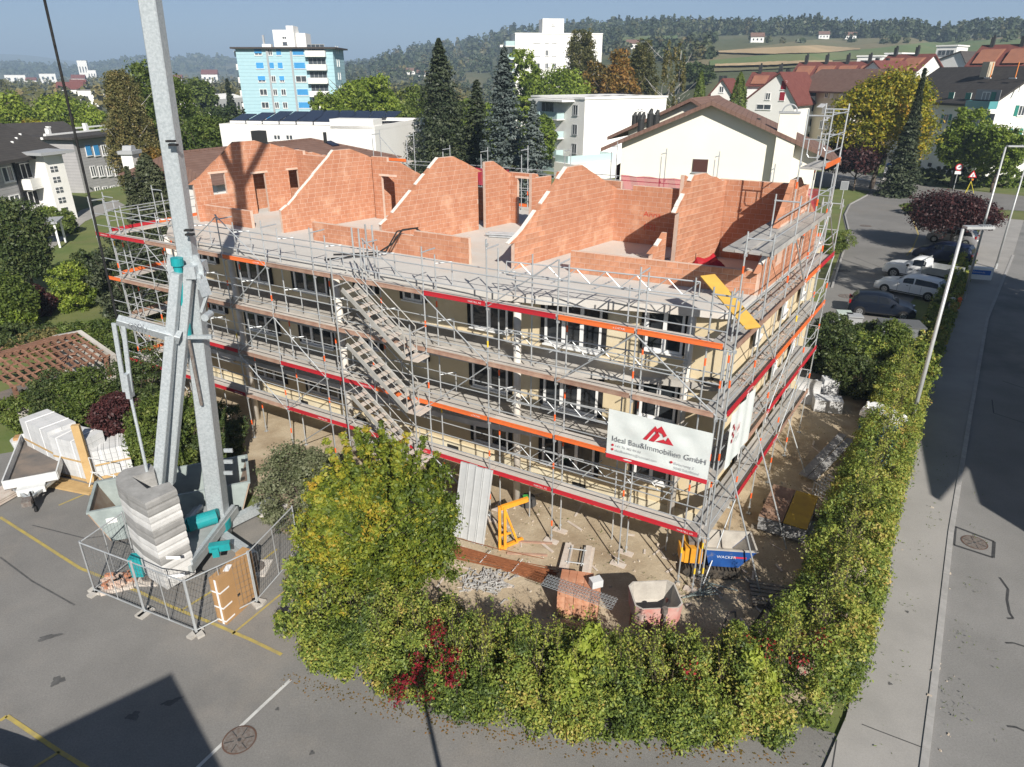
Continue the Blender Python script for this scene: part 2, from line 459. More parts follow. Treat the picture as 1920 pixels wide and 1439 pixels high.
# kerb stones along the road, each about a metre of granite
kl = [Vector(p) for p in KERB[1:8]]
kroot = bpy.data.objects.new('kerb', None); C.objects.link(kroot); kroot['kind'] = 'structure'
for i in range(len(kl) - 1):
    L = (kl[i + 1] - kl[i]).length; n = max(1, int(round(L / 1.25))); d = (kl[i + 1] - kl[i]) / n; ang = math.atan2(d.y, d.x)
    for k in range(n):
        c_ = kl[i] + d * (k + 0.5)
        box_obj('kerb_stone', (c_.x, c_.y, 0.012), (round(d.length, 2) - 0.015, 0.17, 0.13), ang, M_kerb, kroot)
# car park and cross street on the right
carpark = poly_px([(1490, 660), (1535, 580), (1566, 500), (1588, 440), (1580, 405), (1590, 384), (1622, 368), (1632, 358), (1560, 352), (1500, 346), (1500, 326), (1580, 318), (1640, 330), (1760, 352), (1960, 372), (1990, 400), (1850, 392), (1826, 402), (1800, 440), (1752, 500), (1700, 580), (1640, 660), (1560, 680)])
sheet('car_park', carpark, 0.004, M_lot)
lk = poly_px([(1560, 540), (1579, 480), (1593, 440), (1584, 404), (1594, 384), (1626, 367)])
for i in range(len(lk) - 1):
    MB().bar((*lk[i], 0.06), (*lk[i + 1], 0.06), 0.14, 0.12).build('kerb_edge', M_kerb, kroot)
far_path = poly_px([(60, 470), (150, 395), (215, 375), (235, 385), (160, 415), (70, 490)])
sheet('garden_path', far_path, 0.0, M_pave)

# ------------------------------------------------------------------ painted lines, tar, covers
def line_px(name, pts, w, m, z=0.006, parent=None):
    P = [W(u, v, 0) for u, v in pts]; mb = MB()
    for i in range(len(P) - 1):
        d = (P[i + 1] - P[i]); d.z = 0; n = Vector((-d.y, d.x, 0)).normalized() * w / 2
        a, b = P[i], P[i + 1]
        mb.quad((a.x - n.x, a.y - n.y, z), (b.x - n.x, b.y - n.y, z), (b.x + n.x, b.y + n.y, z), (a.x + n.x, a.y + n.y, z))
    o = mb.build(name, m, parent); o['kind'] = 'structure'
    return o
line_px('yellow_line', [(0, 970), (150, 1066), (260, 1110), (345, 1148), (400, 1170), (470, 1200), (528, 1228)], 0.10, M_yel)
line_px('yellow_line', [(340, 1145), (420, 1095), (480, 1060), (520, 1030)], 0.08, M_yel)
line_px('yellow_line', [(435, 1190), (520, 1120), (560, 1090)], 0.07, M_yel)
line_px('yellow_line', [(110, 948), (200, 910), (215, 902)], 0.08, M_yel)
line_px('yellow_line', [(0, 1352), (13, 1343), (112, 1410), (170, 1445)], 0.10, M_yel)
line_px('yellow_line', [(112, 1410), (60, 1442)], 0.08, M_yel)
line_px('seam_line', [(365, 1445), (420, 1392), (470, 1345), (545, 1275)], 0.09, M_wht)
line_px('white_line', [(1500, 324), (1560, 326), (1600, 332), (1650, 345), (1710, 357)], 0.25, M_wht, 0.01)
line_px('yellow_line', [(1690, 391), (1710, 408), (1722, 440), (1712, 465), (1700, 480)], 0.12, M_yel, 0.009)
for k in range(4): line_px('crossing_bar', [(1572 + k * 13, 330 + k * 2), (1580 + k * 13, 331 + k * 2)], 0.9, M_wht, 0.012)
line_px('pavement_joint', [(1559, 1445), (1568, 1390)], 0.03, M_tar, 0.054)
line_px('pavement_joint', [(1615, 1361), (1640, 1371), (1737, 1408)], 0.03, M_tar, 0.054)
for pts, w in (([(1874, 1083), (1890, 1105), (1888, 1125), (1893, 1150), (1900, 1160), (1888, 1160)], 0.07), ([(1885, 1206), (1900, 1206), (1925, 1214)], 0.06),
               ([(1888, 1362), (1905, 1364), (1925, 1373)], 0.06), ([(1860, 750), (1863, 775), (1925, 795)], 0.05), ([(1880, 715), (1925, 730)], 0.05)):
    line_px('tar_seam', pts, w, M_tar, 0.005)
line_px('tar_seam', [(1791, 988), (1864, 1016), (1862, 1046), (1788, 1022), (1791, 988)], 0.10, M_tar, 0.005)
line_px('tar_seam', [(1600, 482), (1690, 517)], 0.06, M_tar, 0.008)
line_px('tar_seam', [(1543, 497), (1640, 535)], 0.06, M_tar, 0.008)
def cover(u, v, r, label, rim=True):
    c_ = W(u, v, 0)
    t = thing('manhole_cover', label, 'manhole cover', (c_.x, c_.y, 0.006))
    mb = MB().tube((0, 0, -0.03), (0, 0, 0.006), r * 0.9, 28); mb.build('lid', M_iron, t)
    ring = MB(); n = 28
    for i in range(n):
        a0, a1 = 2 * math.pi * i / n, 2 * math.pi * (i + 1) / n
        ring.add([(math.cos(a) * rr, math.sin(a) * rr, 0.009) for a in (a0, a1) for rr in (r * 0.91, r)], [(0, 1, 3, 2)])
    ring.build('rim', mat('rusty rim', (0.14, 0.075, 0.05), (0.10, 0.07, 0.06), 8, 0.8), t)
    sp = MB()
    for i in range(6):
        a = i * math.pi / 3 + 0.3; sp.bar((math.cos(a) * r * 0.3, math.sin(a) * r * 0.3, 0.009), (math.cos(a) * r * 0.86, math.sin(a) * r * 0.86, 0.009), 0.02, 0.008)
    sp.tube((0, 0, 0), (0, 0, 0.013), r * 0.12, 10)
    sp.build('ribs', M_tar, t)
    return t
cover(449, 1388, 0.40, 'round iron manhole cover on the white seam line in the foreground lot')
cover(1827, 1018, 0.40, 'round manhole cover inside the tarred square on the road')
cover(1623, 424, 0.55, 'pale rimmed manhole cover at the far end of the car park')
cover(1586, 556, 0.5, 'manhole cover on car park asphalt beside the dark blue hatchback')
cover(1684, 491, 0.5, 'manhole cover in the tree shadow before the navy van')
g = thing('drain_grate', 'rectangular iron drain grate on the car park asphalt', 'drain', W(1578, 508, 0))
for k in range(6): MB().box((-0.5 + 0.2 * k, 0, 0.012), (0.13, 0.7, 0.02)).build('grate_bar', M_tar, g)

M_oil = mat('oil stain', (0.075, 0.074, 0.073), (0.12, 0.118, 0.115), 5, 0.7, world=True)
def blob(name, u, v, r, m, z, sx=1.0, rot=0.0):
    c_ = W(u, v); ph = random.uniform(0, 6); pts = []
    for k in range(22):
        a = k * 2 * math.pi / 22; rr = r * (1 + 0.25 * math.sin(a * 3 + ph) + 0.15 * math.sin(a * 7 + ph * 2)); x, y = rr * math.cos(a) * sx, rr * math.sin(a)
        pts.append((c_.x + x * math.cos(rot) - y * math.sin(rot), c_.y + x * math.sin(rot) + y * math.cos(rot)))
    return sheet(name, pts, z, m)
for (u, v, r, sx, ro) in ((92, 1195, 0.10, 3.0, 0.4), (108, 1277, 0.16, 1.0, 0), (250, 1343, 0.13, 1.2, 0), (322, 1316, 0.09, 2.6, 0.5), (520, 1330, 0.05, 1, 0), (585, 1412, 0.06, 1, 0), (1700, 1150, 0.05, 1, 0), (1668, 1285, 0.05, 1, 0)): blob('oil_stain', u, v, r, M_oil, 0.003 if u < 1000 else 0.057, sx, ro)
for pts in ([(0, 1045), (60, 1090), (140, 1135)], [(60, 985), (160, 1010), (240, 1000)]): line_px('tyre_mark', pts, 0.05, M_oil, 0.003)
# ------------------------------------------------------------------ the building shell
M_cream = mat('cream render', (0.66, 0.55, 0.36), (0.60, 0.50, 0.33), 1.2, 0.9, 0.2, 40, col3=(0.70, 0.62, 0.46), scale3=0.5, lo3=0.5, hi3=0.7)
M_plinth = mat('pale plinth', (0.72, 0.66, 0.50), (0.62, 0.55, 0.40), 1.5, 0.9, 0.2, 30)
M_conc = mat('raw concrete', (0.52, 0.50, 0.465), (0.58, 0.56, 0.525), 0.8, 0.92, 0.25, 25, col3=(0.58, 0.49, 0.41), scale3=0.22, lo3=0.48, hi3=0.7)
M_conc2 = mat('balcony concrete', (0.44, 0.415, 0.38), (0.51, 0.485, 0.445), 0.9, 0.92, 0.25, 25, col3=(0.30, 0.28, 0.25), scale3=0.4, lo3=0.5, hi3=0.7)
M_brick = mat('orange clay brick', (0.44, 0.188, 0.103), (0.50, 0.24, 0.145), 2.2, 0.92, 0.5, 30, rand=0.13, col3=(0.66, 0.40, 0.27), scale3=1.1, lo3=0.55, hi3=0.8)
M_brick2 = mat('orange clay bricks', (0.41, 0.172, 0.098), (0.50, 0.24, 0.145), 3.1, 0.92, 0.5, 30, col3=(0.66, 0.40, 0.27), scale3=1.1, lo3=0.55, hi3=0.8, lo=0.3, hi=0.7)
M_mort = mat('pale mortar', (0.60, 0.42, 0.325), (0.66, 0.51, 0.42), 4, 0.95, 0.3, 30)
M_wmort = mat('white mortar', (0.78, 0.75, 0.70), (0.66, 0.62, 0.56), 5, 0.95, 0.4, 20)
M_white = mat('white window frame', (0.80, 0.80, 0.79), None, rough=0.4)
M_black = mat('black reveal', (0.012, 0.012, 0.013), (0.03, 0.03, 0.03), 9, 0.9)
M_glass = mat('dark window glass', (0.018, 0.021, 0.025), (0.035, 0.04, 0.045), 2.0, 0.06, spec=0.6)
M_pillar = mat('white pillar', (0.66, 0.62, 0.56), (0.56, 0.52, 0.46), 3, 0.8)
ROTB = math.atan2(-0.5035, 0.864)
def bl(p, q, z): return (-p, q, z)
def bthing(name, label, cat, group=None): return thing(name, label, cat, B(0, 0, 0), ROTB, group)
bldg = bthing('apartment_building', 'cream apartment building under construction with orange brick attic walls and curved balconies', 'building')

FRONT = [(0.5, 3.15), (0.9, 2.95), (1.4, 2.84), (2.5, 2.6), (3.4, 2.35), (4.9, 1.88), (6.2, 1.5), (7.5, 1.25), (8.8, 1.06), (10.6, 0.97), (14, 0.95), (18.4, 0.95), (22.1, 0.97), (24, 1.1), (25.4, 1.6), (26.4, 2.4), (26.9, 3.15)]
def rp(q): return 0.5 - 0.072 * (q - 3.2)           # right face of the building
def slab(name, z1, th, back, m):
    poly = FRONT + [(26.95, back), (rp(back) - 0.05, back)]
    return MB().prism([(-p, q) for p, q in poly], z1 - th, z1).build(name, m, bldg)
slab('roof_slab', 8.1, 0.26, 14.6, M_conc)
slab('balcony_slab', 5.65, 0.22, 3.3, M_conc2)
slab('balcony_slab', 3.2, 0.22, 3.3, M_conc2)
MB().prism([(-p, q) for p, q in [(rp(3.2), 3.2), (26.7, 3.2), (26.7, 14.5), (rp(14.5), 14.5)]], -0.1, 7.835).build('wall', M_cream, bldg)
MB().prism([(-p, q) for p, q in [(rp(3.17) - 0.03, 3.16), (26.73, 3.16), (26.73, 3.3), (rp(3.3) - 0.03, 3.3)]], -0.1, 0.62).build('plinth', M_plinth, bldg)
for p, q in ((15.0, 1.3), (7.17, 1.5), (1.75, 2.9), (20.95, 1.3), (25.3, 1.85)):
    MB().tube(bl(p, q, -0.05), bl(p, q, 7.84), 0.13, 16).build('pillar', M_pillar, bldg, True)
def bwindow(p0, p1, z0, z1, n, parent=None, face='front'):
    """window with white frame, mullions, dark panes and black reveals"""
    parent = parent or bldg
    w, h = p1 - p0, z1 - z0; y = 3.2
    f = MB(); fw = 0.085
    f.box((0, 0, h - fw / 2), (w, 0.10, fw)).box((0, 0, fw / 2), (w, 0.10, fw))
    for i in range(n + 1):
        x = -w / 2 + fw / 2 + (w - fw) * i / n; f.box((x, 0, h / 2), (fw * (1.5 if 0 < i < n else 1), 0.10, h - 2 * fw - 0.004))
    f.box((0, -0.06, -0.03), (w + 0.1, 0.14, 0.05))
    o = f.build('window', M_white, parent)
    if face == 'front': o.location = (-(p0 + p1) / 2, y - 0.05, z0)
    else: o.location = (-rp((p0 + p1) / 2) + 0.05, (p0 + p1) / 2, z0); o.rotation_euler = (0, 0, R(90) + 0.072)
    for i in range(n):
        x0 = -w / 2 + fw + (w - fw) * i / n; pw = (w - fw) / n - fw * 1.2
        MB().box((x0 + pw / 2 + fw * 0.1, 0.01, h / 2), (pw, 0.03, h - 2 * fw)).build('pane', M_glass, o)
    for sx in (-1, 1): MB().box((sx * (w / 2 + 0.09), 0.0, h / 2 + 0.03), (0.16, 0.06, h + 0.08)).build('reveal', M_black, o)
    return o
for zf in (5.65, 3.2, 0.75):
    bwindow(4.82, 6.98, zf + 0.22, zf + 2.12, 3)
    bwindow(2.02, 3.28, zf + 0.72, zf + 2.12, 2)
    bwindow(8.5, 10.1, zf + 0.28, zf + 2.1, 2)
    bwindow(12.35, 13.3, zf + 0.85, zf + 2.05, 2)
    bwindow(14.75, 15.75, zf + 0.85, zf + 2.05, 2)
    bwindow(17.4, 19.32, zf + 0.35, zf + 2.1, 3)
    bwindow(20.9, 22.88, zf + 0.35, zf + 2.1, 3)
    bwindow(24.4, 25.4, zf + 0.85, zf + 2.05, 2)
    for q0 in (5.2, 8.6, 11.4): bwindow(q0, q0 + 1.2, zf + 0.75, zf + 2.1, 2, face='side')
for p in (5.4, 11.2, 16.2, 19.8): MB().box(bl(p, 3.15, 0.32), (0.55, 0.03, 0.28)).build('basement_vent', M_black, bldg)

# ---- attic brick walls: every course laid in single bricks
BH, BL_, JT, TH = 0.195, 0.365, 0.017, 0.17
BRICKS = []                                          # (wall part, centre, length, angle)
def prof(pts):
    xs, zs = zip(*pts); return lambda s: float(np.interp(s, xs, zs))
def brick_wall(a, b, top, holes=(), z0=8.1, white=0.0):
    a, b = Vector(a), Vector(b); L = (b - a).length; d = (b - a) / L
    ang = math.atan2(d.y, -d.x)
    core = MB(); wl = len(BRICKS); lst = []; caps = []; cuts = []
    k = 0; z = z0
    zmax = max(top(L * i / 60) for i in range(61))
    while z + BH * 0.6 < zmax:
        zc = z + BH / 2
        # spans of this course under the top line and clear of openings
        ss = np.linspace(0, L, int(L / 0.05) + 1); ok = np.array([top(s) >= zc + 0.02 and not any(h0 < s < h1 and hz0 < zc < hz1 for h0, h1, hz0, hz1 in holes) for s in ss])
        i = 0
        while i < len(ss):
            if not ok[i]: i += 1; continue
            j = i
            while j + 1 < len(ss) and ok[j + 1]: j += 1
            s0, s1 = ss[i], ss[j]; i = j + 1
            if s1 - s0 < 0.1: continue
            m_ = a + d * (s0 + s1) / 2
            core.box(bl(m_.x, m_.y, zc), (s1 - s0 - 0.012, TH - 0.016, BH + 0.001), ang)
            s = s0 - (BL_ * 0.5 if k % 2 else 0) + 0.0
            while s < s1 - 0.02:
                e = min(s + BL_, s1); st = max(s, s0)
                if e - st > 0.05:
                    c_ = a + d * (st + e) / 2
                    lst.append((Vector(bl(c_.x, c_.y, zc)), e - st - JT, ang))
                s += BL_
            for e_, sg in ((s0, -1), (s1, 1)):          # cut bricks that make the raking top straight
                t0, t1 = top(min(L, max(0, e_))), top(min(L, max(0, e_ + sg * 0.12)))
                if 0.08 < e_ < L - 0.08 and t1 < t0 - 0.02 and abs(t0 - zc) < 0.2:
                    ds = min(0.55, BH * 0.12 / (t0 - t1)); a0, a1 = a + d * (e_ + sg * ds), a + d * e_
                    nrm = Vector((-d.y, d.x)) * (TH / 2 - 0.004); tri = []
                    for w_ in (-1, 1):
                        for q_, zz in ((a0, z), (a1, z), (a1, z + BH - 0.004)): tri.append(bl(q_.x + nrm.x * w_, q_.y + nrm.y * w_, zz))
                    cuts.append(tri)
                    if sg < 0 and white and random.random() < white:
                        caps.append((bl(*((a0 + a1) / 2), zc + 0.012), (math.hypot(ds, BH), TH * 0.92, 0.035), math.atan2(BH, ds)))
        z += BH; k += 1
    w = core.build('brick_wall', M_mort, bldg)
    for c_, d_, an_ in caps:
        o = box_obj('mortar_cap', c_, (round(d_[0], 2), d_[1], d_[2]), 0, M_wmort, w); o.rotation_euler = (Matrix.Rotation(ang, 3, 'Z') @ Matrix.Rotation(-an_, 3, 'Y')).to_euler()
    for tri in cuts: MB().add(tri, [(0, 1, 2), (5, 4, 3), (0, 3, 4, 1), (1, 4, 5, 2), (2, 5, 3, 0)]).build('cut_brick', M_brick, w)
    for c_, l, an in lst: BRICKS.append((w, c_, l, an))
    for h0, h1, hz0, hz1 in holes:                   # clay lintel over each opening
        if hz1 < top((h0 + h1) / 2) - 0.1:
            m_ = a + d * (h0 + h1) / 2
            MB().box(bl(m_.x, m_.y, hz1 + 0.05), (h1 - h0 + 0.35, TH + 0.012, 0.10), ang).build('lintel', M_mort, w)
    return w
def gable(L, z_foot=9.0, pk0=3.1, pk1=3.8, zp=11.42, zb=10.2): return prof([(0, z_foot), (0.45, z_foot + 0.25), (pk0, zp), (pk1, zp), (L, zb)])
WALLS = []
WALLS.append(brick_wall((8.79, 3.98), (7.55, 10.4), gable(6.5, 9.15), white=0.6))                                   # D
WALLS.append(brick_wall((6.8, 4.72), (0.42, 5.15), prof([(0, 8.82), (6.4, 8.95)])))                                  # low front wall right
WALLS.append(brick_wall((18.6, 3.92), (10.56, 3.86), prof([(0, 8.95), (8, 9.02)])))                                  # low front wall middle
WALLS.append(brick_wall((3.95, 4.95), (2.9, 9.6), gable(4.8, 9.1, 2.3, 2.9, 11.4, 10.9), [(0.85, 1.5, 8.0, 10.3)], white=0.3))   # E
WALLS.append(brick_wall((20.9, 4.24), (19.4, 10.9), gable(6.8, 9.0), white=0.7))            # B
WALLS.append(brick_wall((19.55, 9.1), (15.6, 9.3), prof([(0, 11.1), (1.2, 10.9), (2.6, 10.3), (4, 10.2)]), [(0.55, 1.25, 8.0, 10.15)]))
WALLS.append(brick_wall((24.9, 9.4), (20.4, 9.2), prof([(0, 11.0), (2.2, 10.8), (4.5, 10.2)]), [(2.0, 2.7, 8.0, 10.1)]))
WALLS.append(brick_wall((15.0, 4.05), (13.75, 9.3), gable(5.4, 9.05, 3.2, 3.9, 11.4, 10.7), white=0.75))             # C
WALLS.append(brick_wall((13.65, 9.75), (13.3, 11.4), prof([(0, 11.0), (0.5, 11.0), (1.7, 10.3)])))
WALLS.append(brick_wall((26.3, 4.0), (24.7, 11.6), gable(7.7, 9.9, 2.3, 3.4, 11.55, 10.5), [(0.95, 1.6, 9.2, 10.25), (3.1, 3.7, 8.0, 10.05), (5.1, 5.6, 8.0, 10.05)]))  # A
WALLS.append(brick_wall((26.75, 7.0), (26.3, 11.9), prof([(0, 10.6), (5, 10.3)])))
WALLS.append(brick_wall((22.87, 4.32), (26.8, 4.37), prof([(0, 8.9), (2.2, 8.95), (4, 8.9)])))
WALLS.append(brick_wall((7.5, 10.35), (4.6, 10.35), prof([(0, 10.35), (2.9, 10.4)])))
WALLS.append(brick_wall((4.6, 9.9), (4.3, 12.2), prof([(0, 11.0), (2.3, 10.2)])))
WALLS.append(brick_wall((3.1, 9.7), (-0.05, 9.75), prof([(0, 11.05), (3, 10.98)])))
WALLS.append(brick_wall((0.40, 5.1), (-0.15, 12.6), gable(7.5, 8.95, 2.6, 3.3, 11.4, 9.2), [(1.7, 2.4, 8.6, 10.0), (4.3, 5.1, 8.7, 10.1)], white=0.3))     # F
WALLS.append(brick_wall((19.3, 11.0), (14.2, 11.3), prof([(0, 10.0), (2, 10.0), (2.4, 9.6), (5, 9.8)]), [(3.2, 4.1, 8.6, 10.0)]))
WALLS.append(brick_wall((13.3, 11.5), (7.6, 11.2), prof([(0, 10.5), (1.4, 10.5), (1.6, 10.1), (2.4, 10.1), (2.6, 10.7), (3.2, 10.75), (3.5, 10.4), (5.7, 10.4)]), [(0.5, 1.1, 8.0, 10.2), (1.6, 2.3, 9.3, 10.5)]))
WALLS.append(brick_wall((25.0, 11.8), (19.3, 11.6), prof([(0, 9.9), (6, 9.7)])))
WALLS.append(brick_wall((11.4, 10.0), (11.1, 11.3), prof([(0, 10.6), (1.3, 10.4)]), []))
inv = Matrix.Translation(B(0, 0, 0)) @ Matrix.Rotation(ROTB, 4, 'Z')
camv = Vector((0, 0, CAM_H))
near = sorted(range(len(BRICKS)), key=lambda i: (inv @ BRICKS[i][1] - camv).length)
single = set(near[:300])
rest = MB()
for i, (w, c_, l, an) in enumerate(BRICKS):
    jit = random.uniform(-0.004, 0.004)
    if i in single:
        o = box_obj('brick', c_, (round(l, 2), TH + round(jit, 3), BH - JT), an, M_brick, w)
    else: rest.box(c_, (l, TH + jit, BH - JT), an)
o = rest.build('bricks', M_brick2, bldg); o['kind'] = 'stuff'
# red marks sprayed on the bricks
M_spray = mat('red spray paint', (0.55, 0.05, 0.03), None, rough=0.7)
def text(body, size, parent, loc, rot, m, name='lettering', align='LEFT', ext=0.001, sx=1.0):
    cu = bpy.data.curves.new(name, 'FONT'); cu.body = body; cu.size = size; cu.align_x = align; cu.extrude = ext; cu.resolution_u = 3; cu.offset = -size * 0.012
    cu.materials.append(m)
    o = bpy.data.objects.new(name, cu); C.objects.link(o); o.parent = parent; o.location = loc; o.rotation_euler = rot; o.scale = (sx, 1, 1)
    return o
text('Anna', 0.3, bldg, (-6.2, 10.35 - TH / 2 - 0.012, 9.25), (R(90), 0, 0), M_spray, 'sprayed_mark', sx=1.2)
text('[B2]', 0.3, bldg, (-6.15, 10.35 - TH / 2 - 0.012, 8.75), (R(90), 0, 0), M_spray, 'sprayed_mark')

# ------------------------------------------------------------------ things lying on the attic slab
def bprop(name, label, cat, p, q, z, rz=0.0, group=None):
    w = B(p, q, z); return thing(name, label, cat, w, ROTB + rz, group)
M_galv = mat('galvanised steel', (0.42, 0.45, 0.47), (0.55, 0.58, 0.59), 9, 0.42, 0.15, 40, metal=0.55, spec=0.5)
M_galv2 = mat('scaffold steel', (0.44, 0.46, 0.47), (0.55, 0.57, 0.58), 3, 0.45, metal=0.45, spec=0.5, rand=0.12)
t = bprop('steel_props', 'bundle of grey steel props lying on the attic slab', 'steel props', 11.6, 8.6, 8.1, R(14))
for k in range(9):
    MB().tube((-1.0 + random.uniform(-.12, .12), -0.3 + 0.075 * k, 0.05 + 0.07 * (k % 2)), (1.1 + random.uniform(-.15, .15), -0.28 + 0.08 * k, 0.06 + 0.07 * (k % 2)), 0.04, 7).build('prop', M_galv2, t)
t = bprop('insulation_board', 'pale loose board lying on the slab in the attic room shade', 'board', 5.0, 8.3, 8.1, R(-28))
MB().box((0, 0, 0.03), (1.1, 0.7, 0.05)).build('board', mat('pale board', (0.55, 0.52, 0.46), (0.48, 0.45, 0.4), 4), t)
t = bprop('rubbish_bag', 'red cover heaped behind the low brick wall', 'cover', 2.2, 5.9, 8.1)
mb = MB()
for i in range(7):
    for j in range(12):
        pass
import bmesh
bm = bmesh.new(); bmesh.ops.create_icosphere(bm, subdivisions=3, radius=1.0)
for v in bm.verts:
    n_ = 0.12 * math.sin(v.co.x * 7 + 1) * math.sin(v.co.y * 6) + 0.06 * math.sin(v.co.z * 13 + v.co.x * 9)
    v.co = Vector((v.co.x * (0.75 + n_), v.co.y * (0.55 + n_), max(0, v.co.z) * (0.85 + n_)))
me = bpy.data.meshes.new('cover'); bm.to_mesh(me); bm.free(); me.materials.append(mat('red tarpaulin', (0.45, 0.02, 0.03), (0.33, 0.015, 0.02), 5, 0.5, 0.4, 8))
link('cover', me, t)
t = bprop('hose', 'black hose trailing over the middle low brick wall', 'hose', 14.0, 3.6, 8.1)
MB().path([(-1.6, -2.2, 0.05), (-1.0, -1.4, 0.08), (-0.3, -0.8, 0.1), (0.2, -0.3, 0.5), (0.4, 0.1, 0.98), (0.7, 0.55, 1.0), (1.1, 0.9, 0.6)], 0.035, 7).build('hose', M_black, t)
MB().path([(-1.9, -1.4, 0.05), (-1.1, -0.9, 0.08), (0.0, -0.5, 0.2), (0.3, -0.1, 0.95), (0.8, 0.6, 1.02)], 0.03, 7).build('hose', M_black, t)

# ------------------------------------------------------------------ scaffolding
M_deck = mat('worn deck board', (0.44, 0.41, 0.37), (0.54, 0.50, 0.455), 1.6, 0.85, 0.2, 20, rand=0.12, col3=(0.52, 0.43, 0.36), scale3=0.5, lo3=0.5, hi3=0.75)
M_deckg = mat('grey deck board', (0.30, 0.29, 0.275), (0.40, 0.385, 0.36), 2.2, 0.85, 0.2, 20, rand=0.12, col3=(0.45, 0.40, 0.35), scale3=0.8, lo3=0.55, hi3=0.75)
M_red = mat('red toe board', (0.50, 0.018, 0.03), (0.42, 0.03, 0.04), 3, 0.5, rand=0.08)
M_ora = mat('orange toe board', (0.78, 0.17, 0.035), (0.66, 0.15, 0.05), 2, 0.55, rand=0.08)
M_brn = mat('weathered timber toe board', (0.30, 0.17, 0.125), (0.40, 0.27, 0.20), 2.5, 0.85, 0.2, 30, rand=0.15)
M_band = mat('orange marker paint', (0.85, 0.13, 0.03), None, rough=0.5)
M_bandy = mat('yellow marker paint', (0.80, 0.55, 0.05), None, rough=0.5)
TOE = {'R': M_red, 'O': M_ora, 'B': M_brn}
M_label = mat('white lettering', (0.8, 0.8, 0.8), None, rough=0.5)
def node_mesh(m=M_galv2):
    if 'node' not in _cache: _cache['node'] = MB().box((0, 0, 0), (0.10, 0.10, 0.09)).box((0.05, 0.03, -0.05), (0.05, 0.04, 0.12)).mesh('coupler', m)
    return _cache['node']
def post_mesh(H):
    key = ('post', round(H, 2))
    if key not in _cache:
        mb = MB().tube((0, 0, 0), (0, 0, H), 0.0245, 8)
        z = 2.0
        while z < H + 0.01:
            mb.box((0.02, 0, z - 0.06), (0.085, 0.075, 0.08)).tube((0, 0, z - 0.14), (0, 0, z + 0.10), 0.031, 8); z += 2.0
        mb.tube((0, 0, 0), (0, 0, 0.35), 0.019, 6).box((0, 0, 0.008), (0.15, 0.15, 0.012)).tube((0, 0, 0.22), (0, 0, 0.27), 0.05, 8)
        _cache[key] = mb.mesh('standard', M_galv2)
    return _cache[key]
def scaffold(root, S, pos, levels, top, toe, skip_deck=(), deckm=M_deck, wdt=0.68, braces=(), inner_top=None, rails=(0.5, 1.0), base=0.0, bands=True, inner_rails=(), writing=True):
    """one run: S stations along it, pos(s, w, z) -> place; w=0 outer, w=wdt inner"""
    ns = len(S)
    tops = top if hasattr(top, '__len__') else [top] * ns
    for k, s in enumerate(S):
        for w in (0.0, wdt):
            H = tops[k] - base - (0 if w == 0 else (0.35 if inner_top is None else inner_top))
            o = link('standard', post_mesh(round(H, 1)), root); o.location = pos(s, w, base)
            if bands:
                z = base + 0.75 + (0.5 if w else 0)
                for j in range(int((H - 0.5) / 2)):
                    zz = z + 2.0 * j + (0.15 if (k + j) % 2 else -0.1)
                    if (k * 7 + j * 3 + int(w > 0)) % 4 != 3:
                        tube_obj('marker_band', pos(s, w, zz), pos(s, w, zz + 0.22), 0.0285, M_bandy if (k + j * 5) % 9 == 0 else M_band, root)
        for z in list(levels) + [tops[k] - 0.12]:
            tube_obj('transom', pos(s, -0.03, z - 0.07), pos(s, wdt + 0.03, z - 0.07), 0.024, M_galv2, root)
    for k in range(ns - 1):
        a, b = S[k], S[k + 1]
        for li, z in enumerate(levels):
            if (k, z) in skip_deck: continue
            n = 2
            for i in range(n):
                w0 = 0.03 + (wdt - 0.06) / n * (i + 0.5)
                A, Bq = Vector(pos(a + 0.02, w0, z)), Vector(pos(b - 0.02, w0, z)); d = Bq - A
                box_obj('deck_board', (A + Bq) / 2 + Vector((0, 0, random.uniform(-.004, .004))), (round(d.length, 2), round((wdt - 0.06) / n - 0.02, 3), 0.055), math.atan2(d.y, d.x), deckm, root)
            tcode = toe(k, z)
            if tcode:
                A, Bq = Vector(pos(a + 0.05, -0.045, z + 0.10)), Vector(pos(b - 0.05, -0.045, z + 0.10)); d = Bq - A
                key = ('toe', round(d.length, 2), tcode)
                if key not in _cache:
                    L = round(d.length, 2); _cache[key] = MB().box((0, 0, 0), (L, 0.03, 0.15)).box((0, -0.022, 0.062), (L, 0.012, 0.022)).box((0, -0.022, -0.062), (L, 0.012, 0.022)).mesh('toe_board', TOE[tcode])
                o = link('toe_board', _cache[key], root); o.location = (A + Bq) / 2; o.rotation_euler = (0, 0, math.atan2(d.y, d.x) + (math.pi if d.x < 0 else 0))
                if writing and tcode in 'RO' and (k + li) % 2 == 0:
                    text('MARTELL AG' if tcode == 'R' else 'e CATARI', 0.085, o, (d.length / 2 - 0.62, -0.032, -0.03), (R(90), 0, 0), M_label, ext=0.001)
            for h in rails: 
                if z + h < max(tops[k], tops[k + 1]): tube_obj('guard_rail', pos(a, -0.02, z + h), pos(b, -0.02, z + h), 0.019, M_galv2, root)
            for h in inner_rails: tube_obj('guard_rail', pos(a, wdt + 0.02, z + h), pos(b, wdt + 0.02, z + h), 0.019, M_galv2, root)
    for k, z0, z1, fl in braces:
        a, b = (S[k], S[k + 1]) if not fl else (S[k + 1], S[k])
        tube_obj('diagonal_brace', pos(a, -0.05, z0), pos(b, -0.05, z1), 0.021, M_galv2, root)
    return root
FS = [0.05, 2.5, 4.95, 7.4, 9.85, 12.3, 14.75, 17.2, 19.65, 22.1, 24.55, 27.0, 28.1]
front = bthing('front_scaffold', 'tall tube scaffold with red and orange toe boards along the street front', 'scaffold')
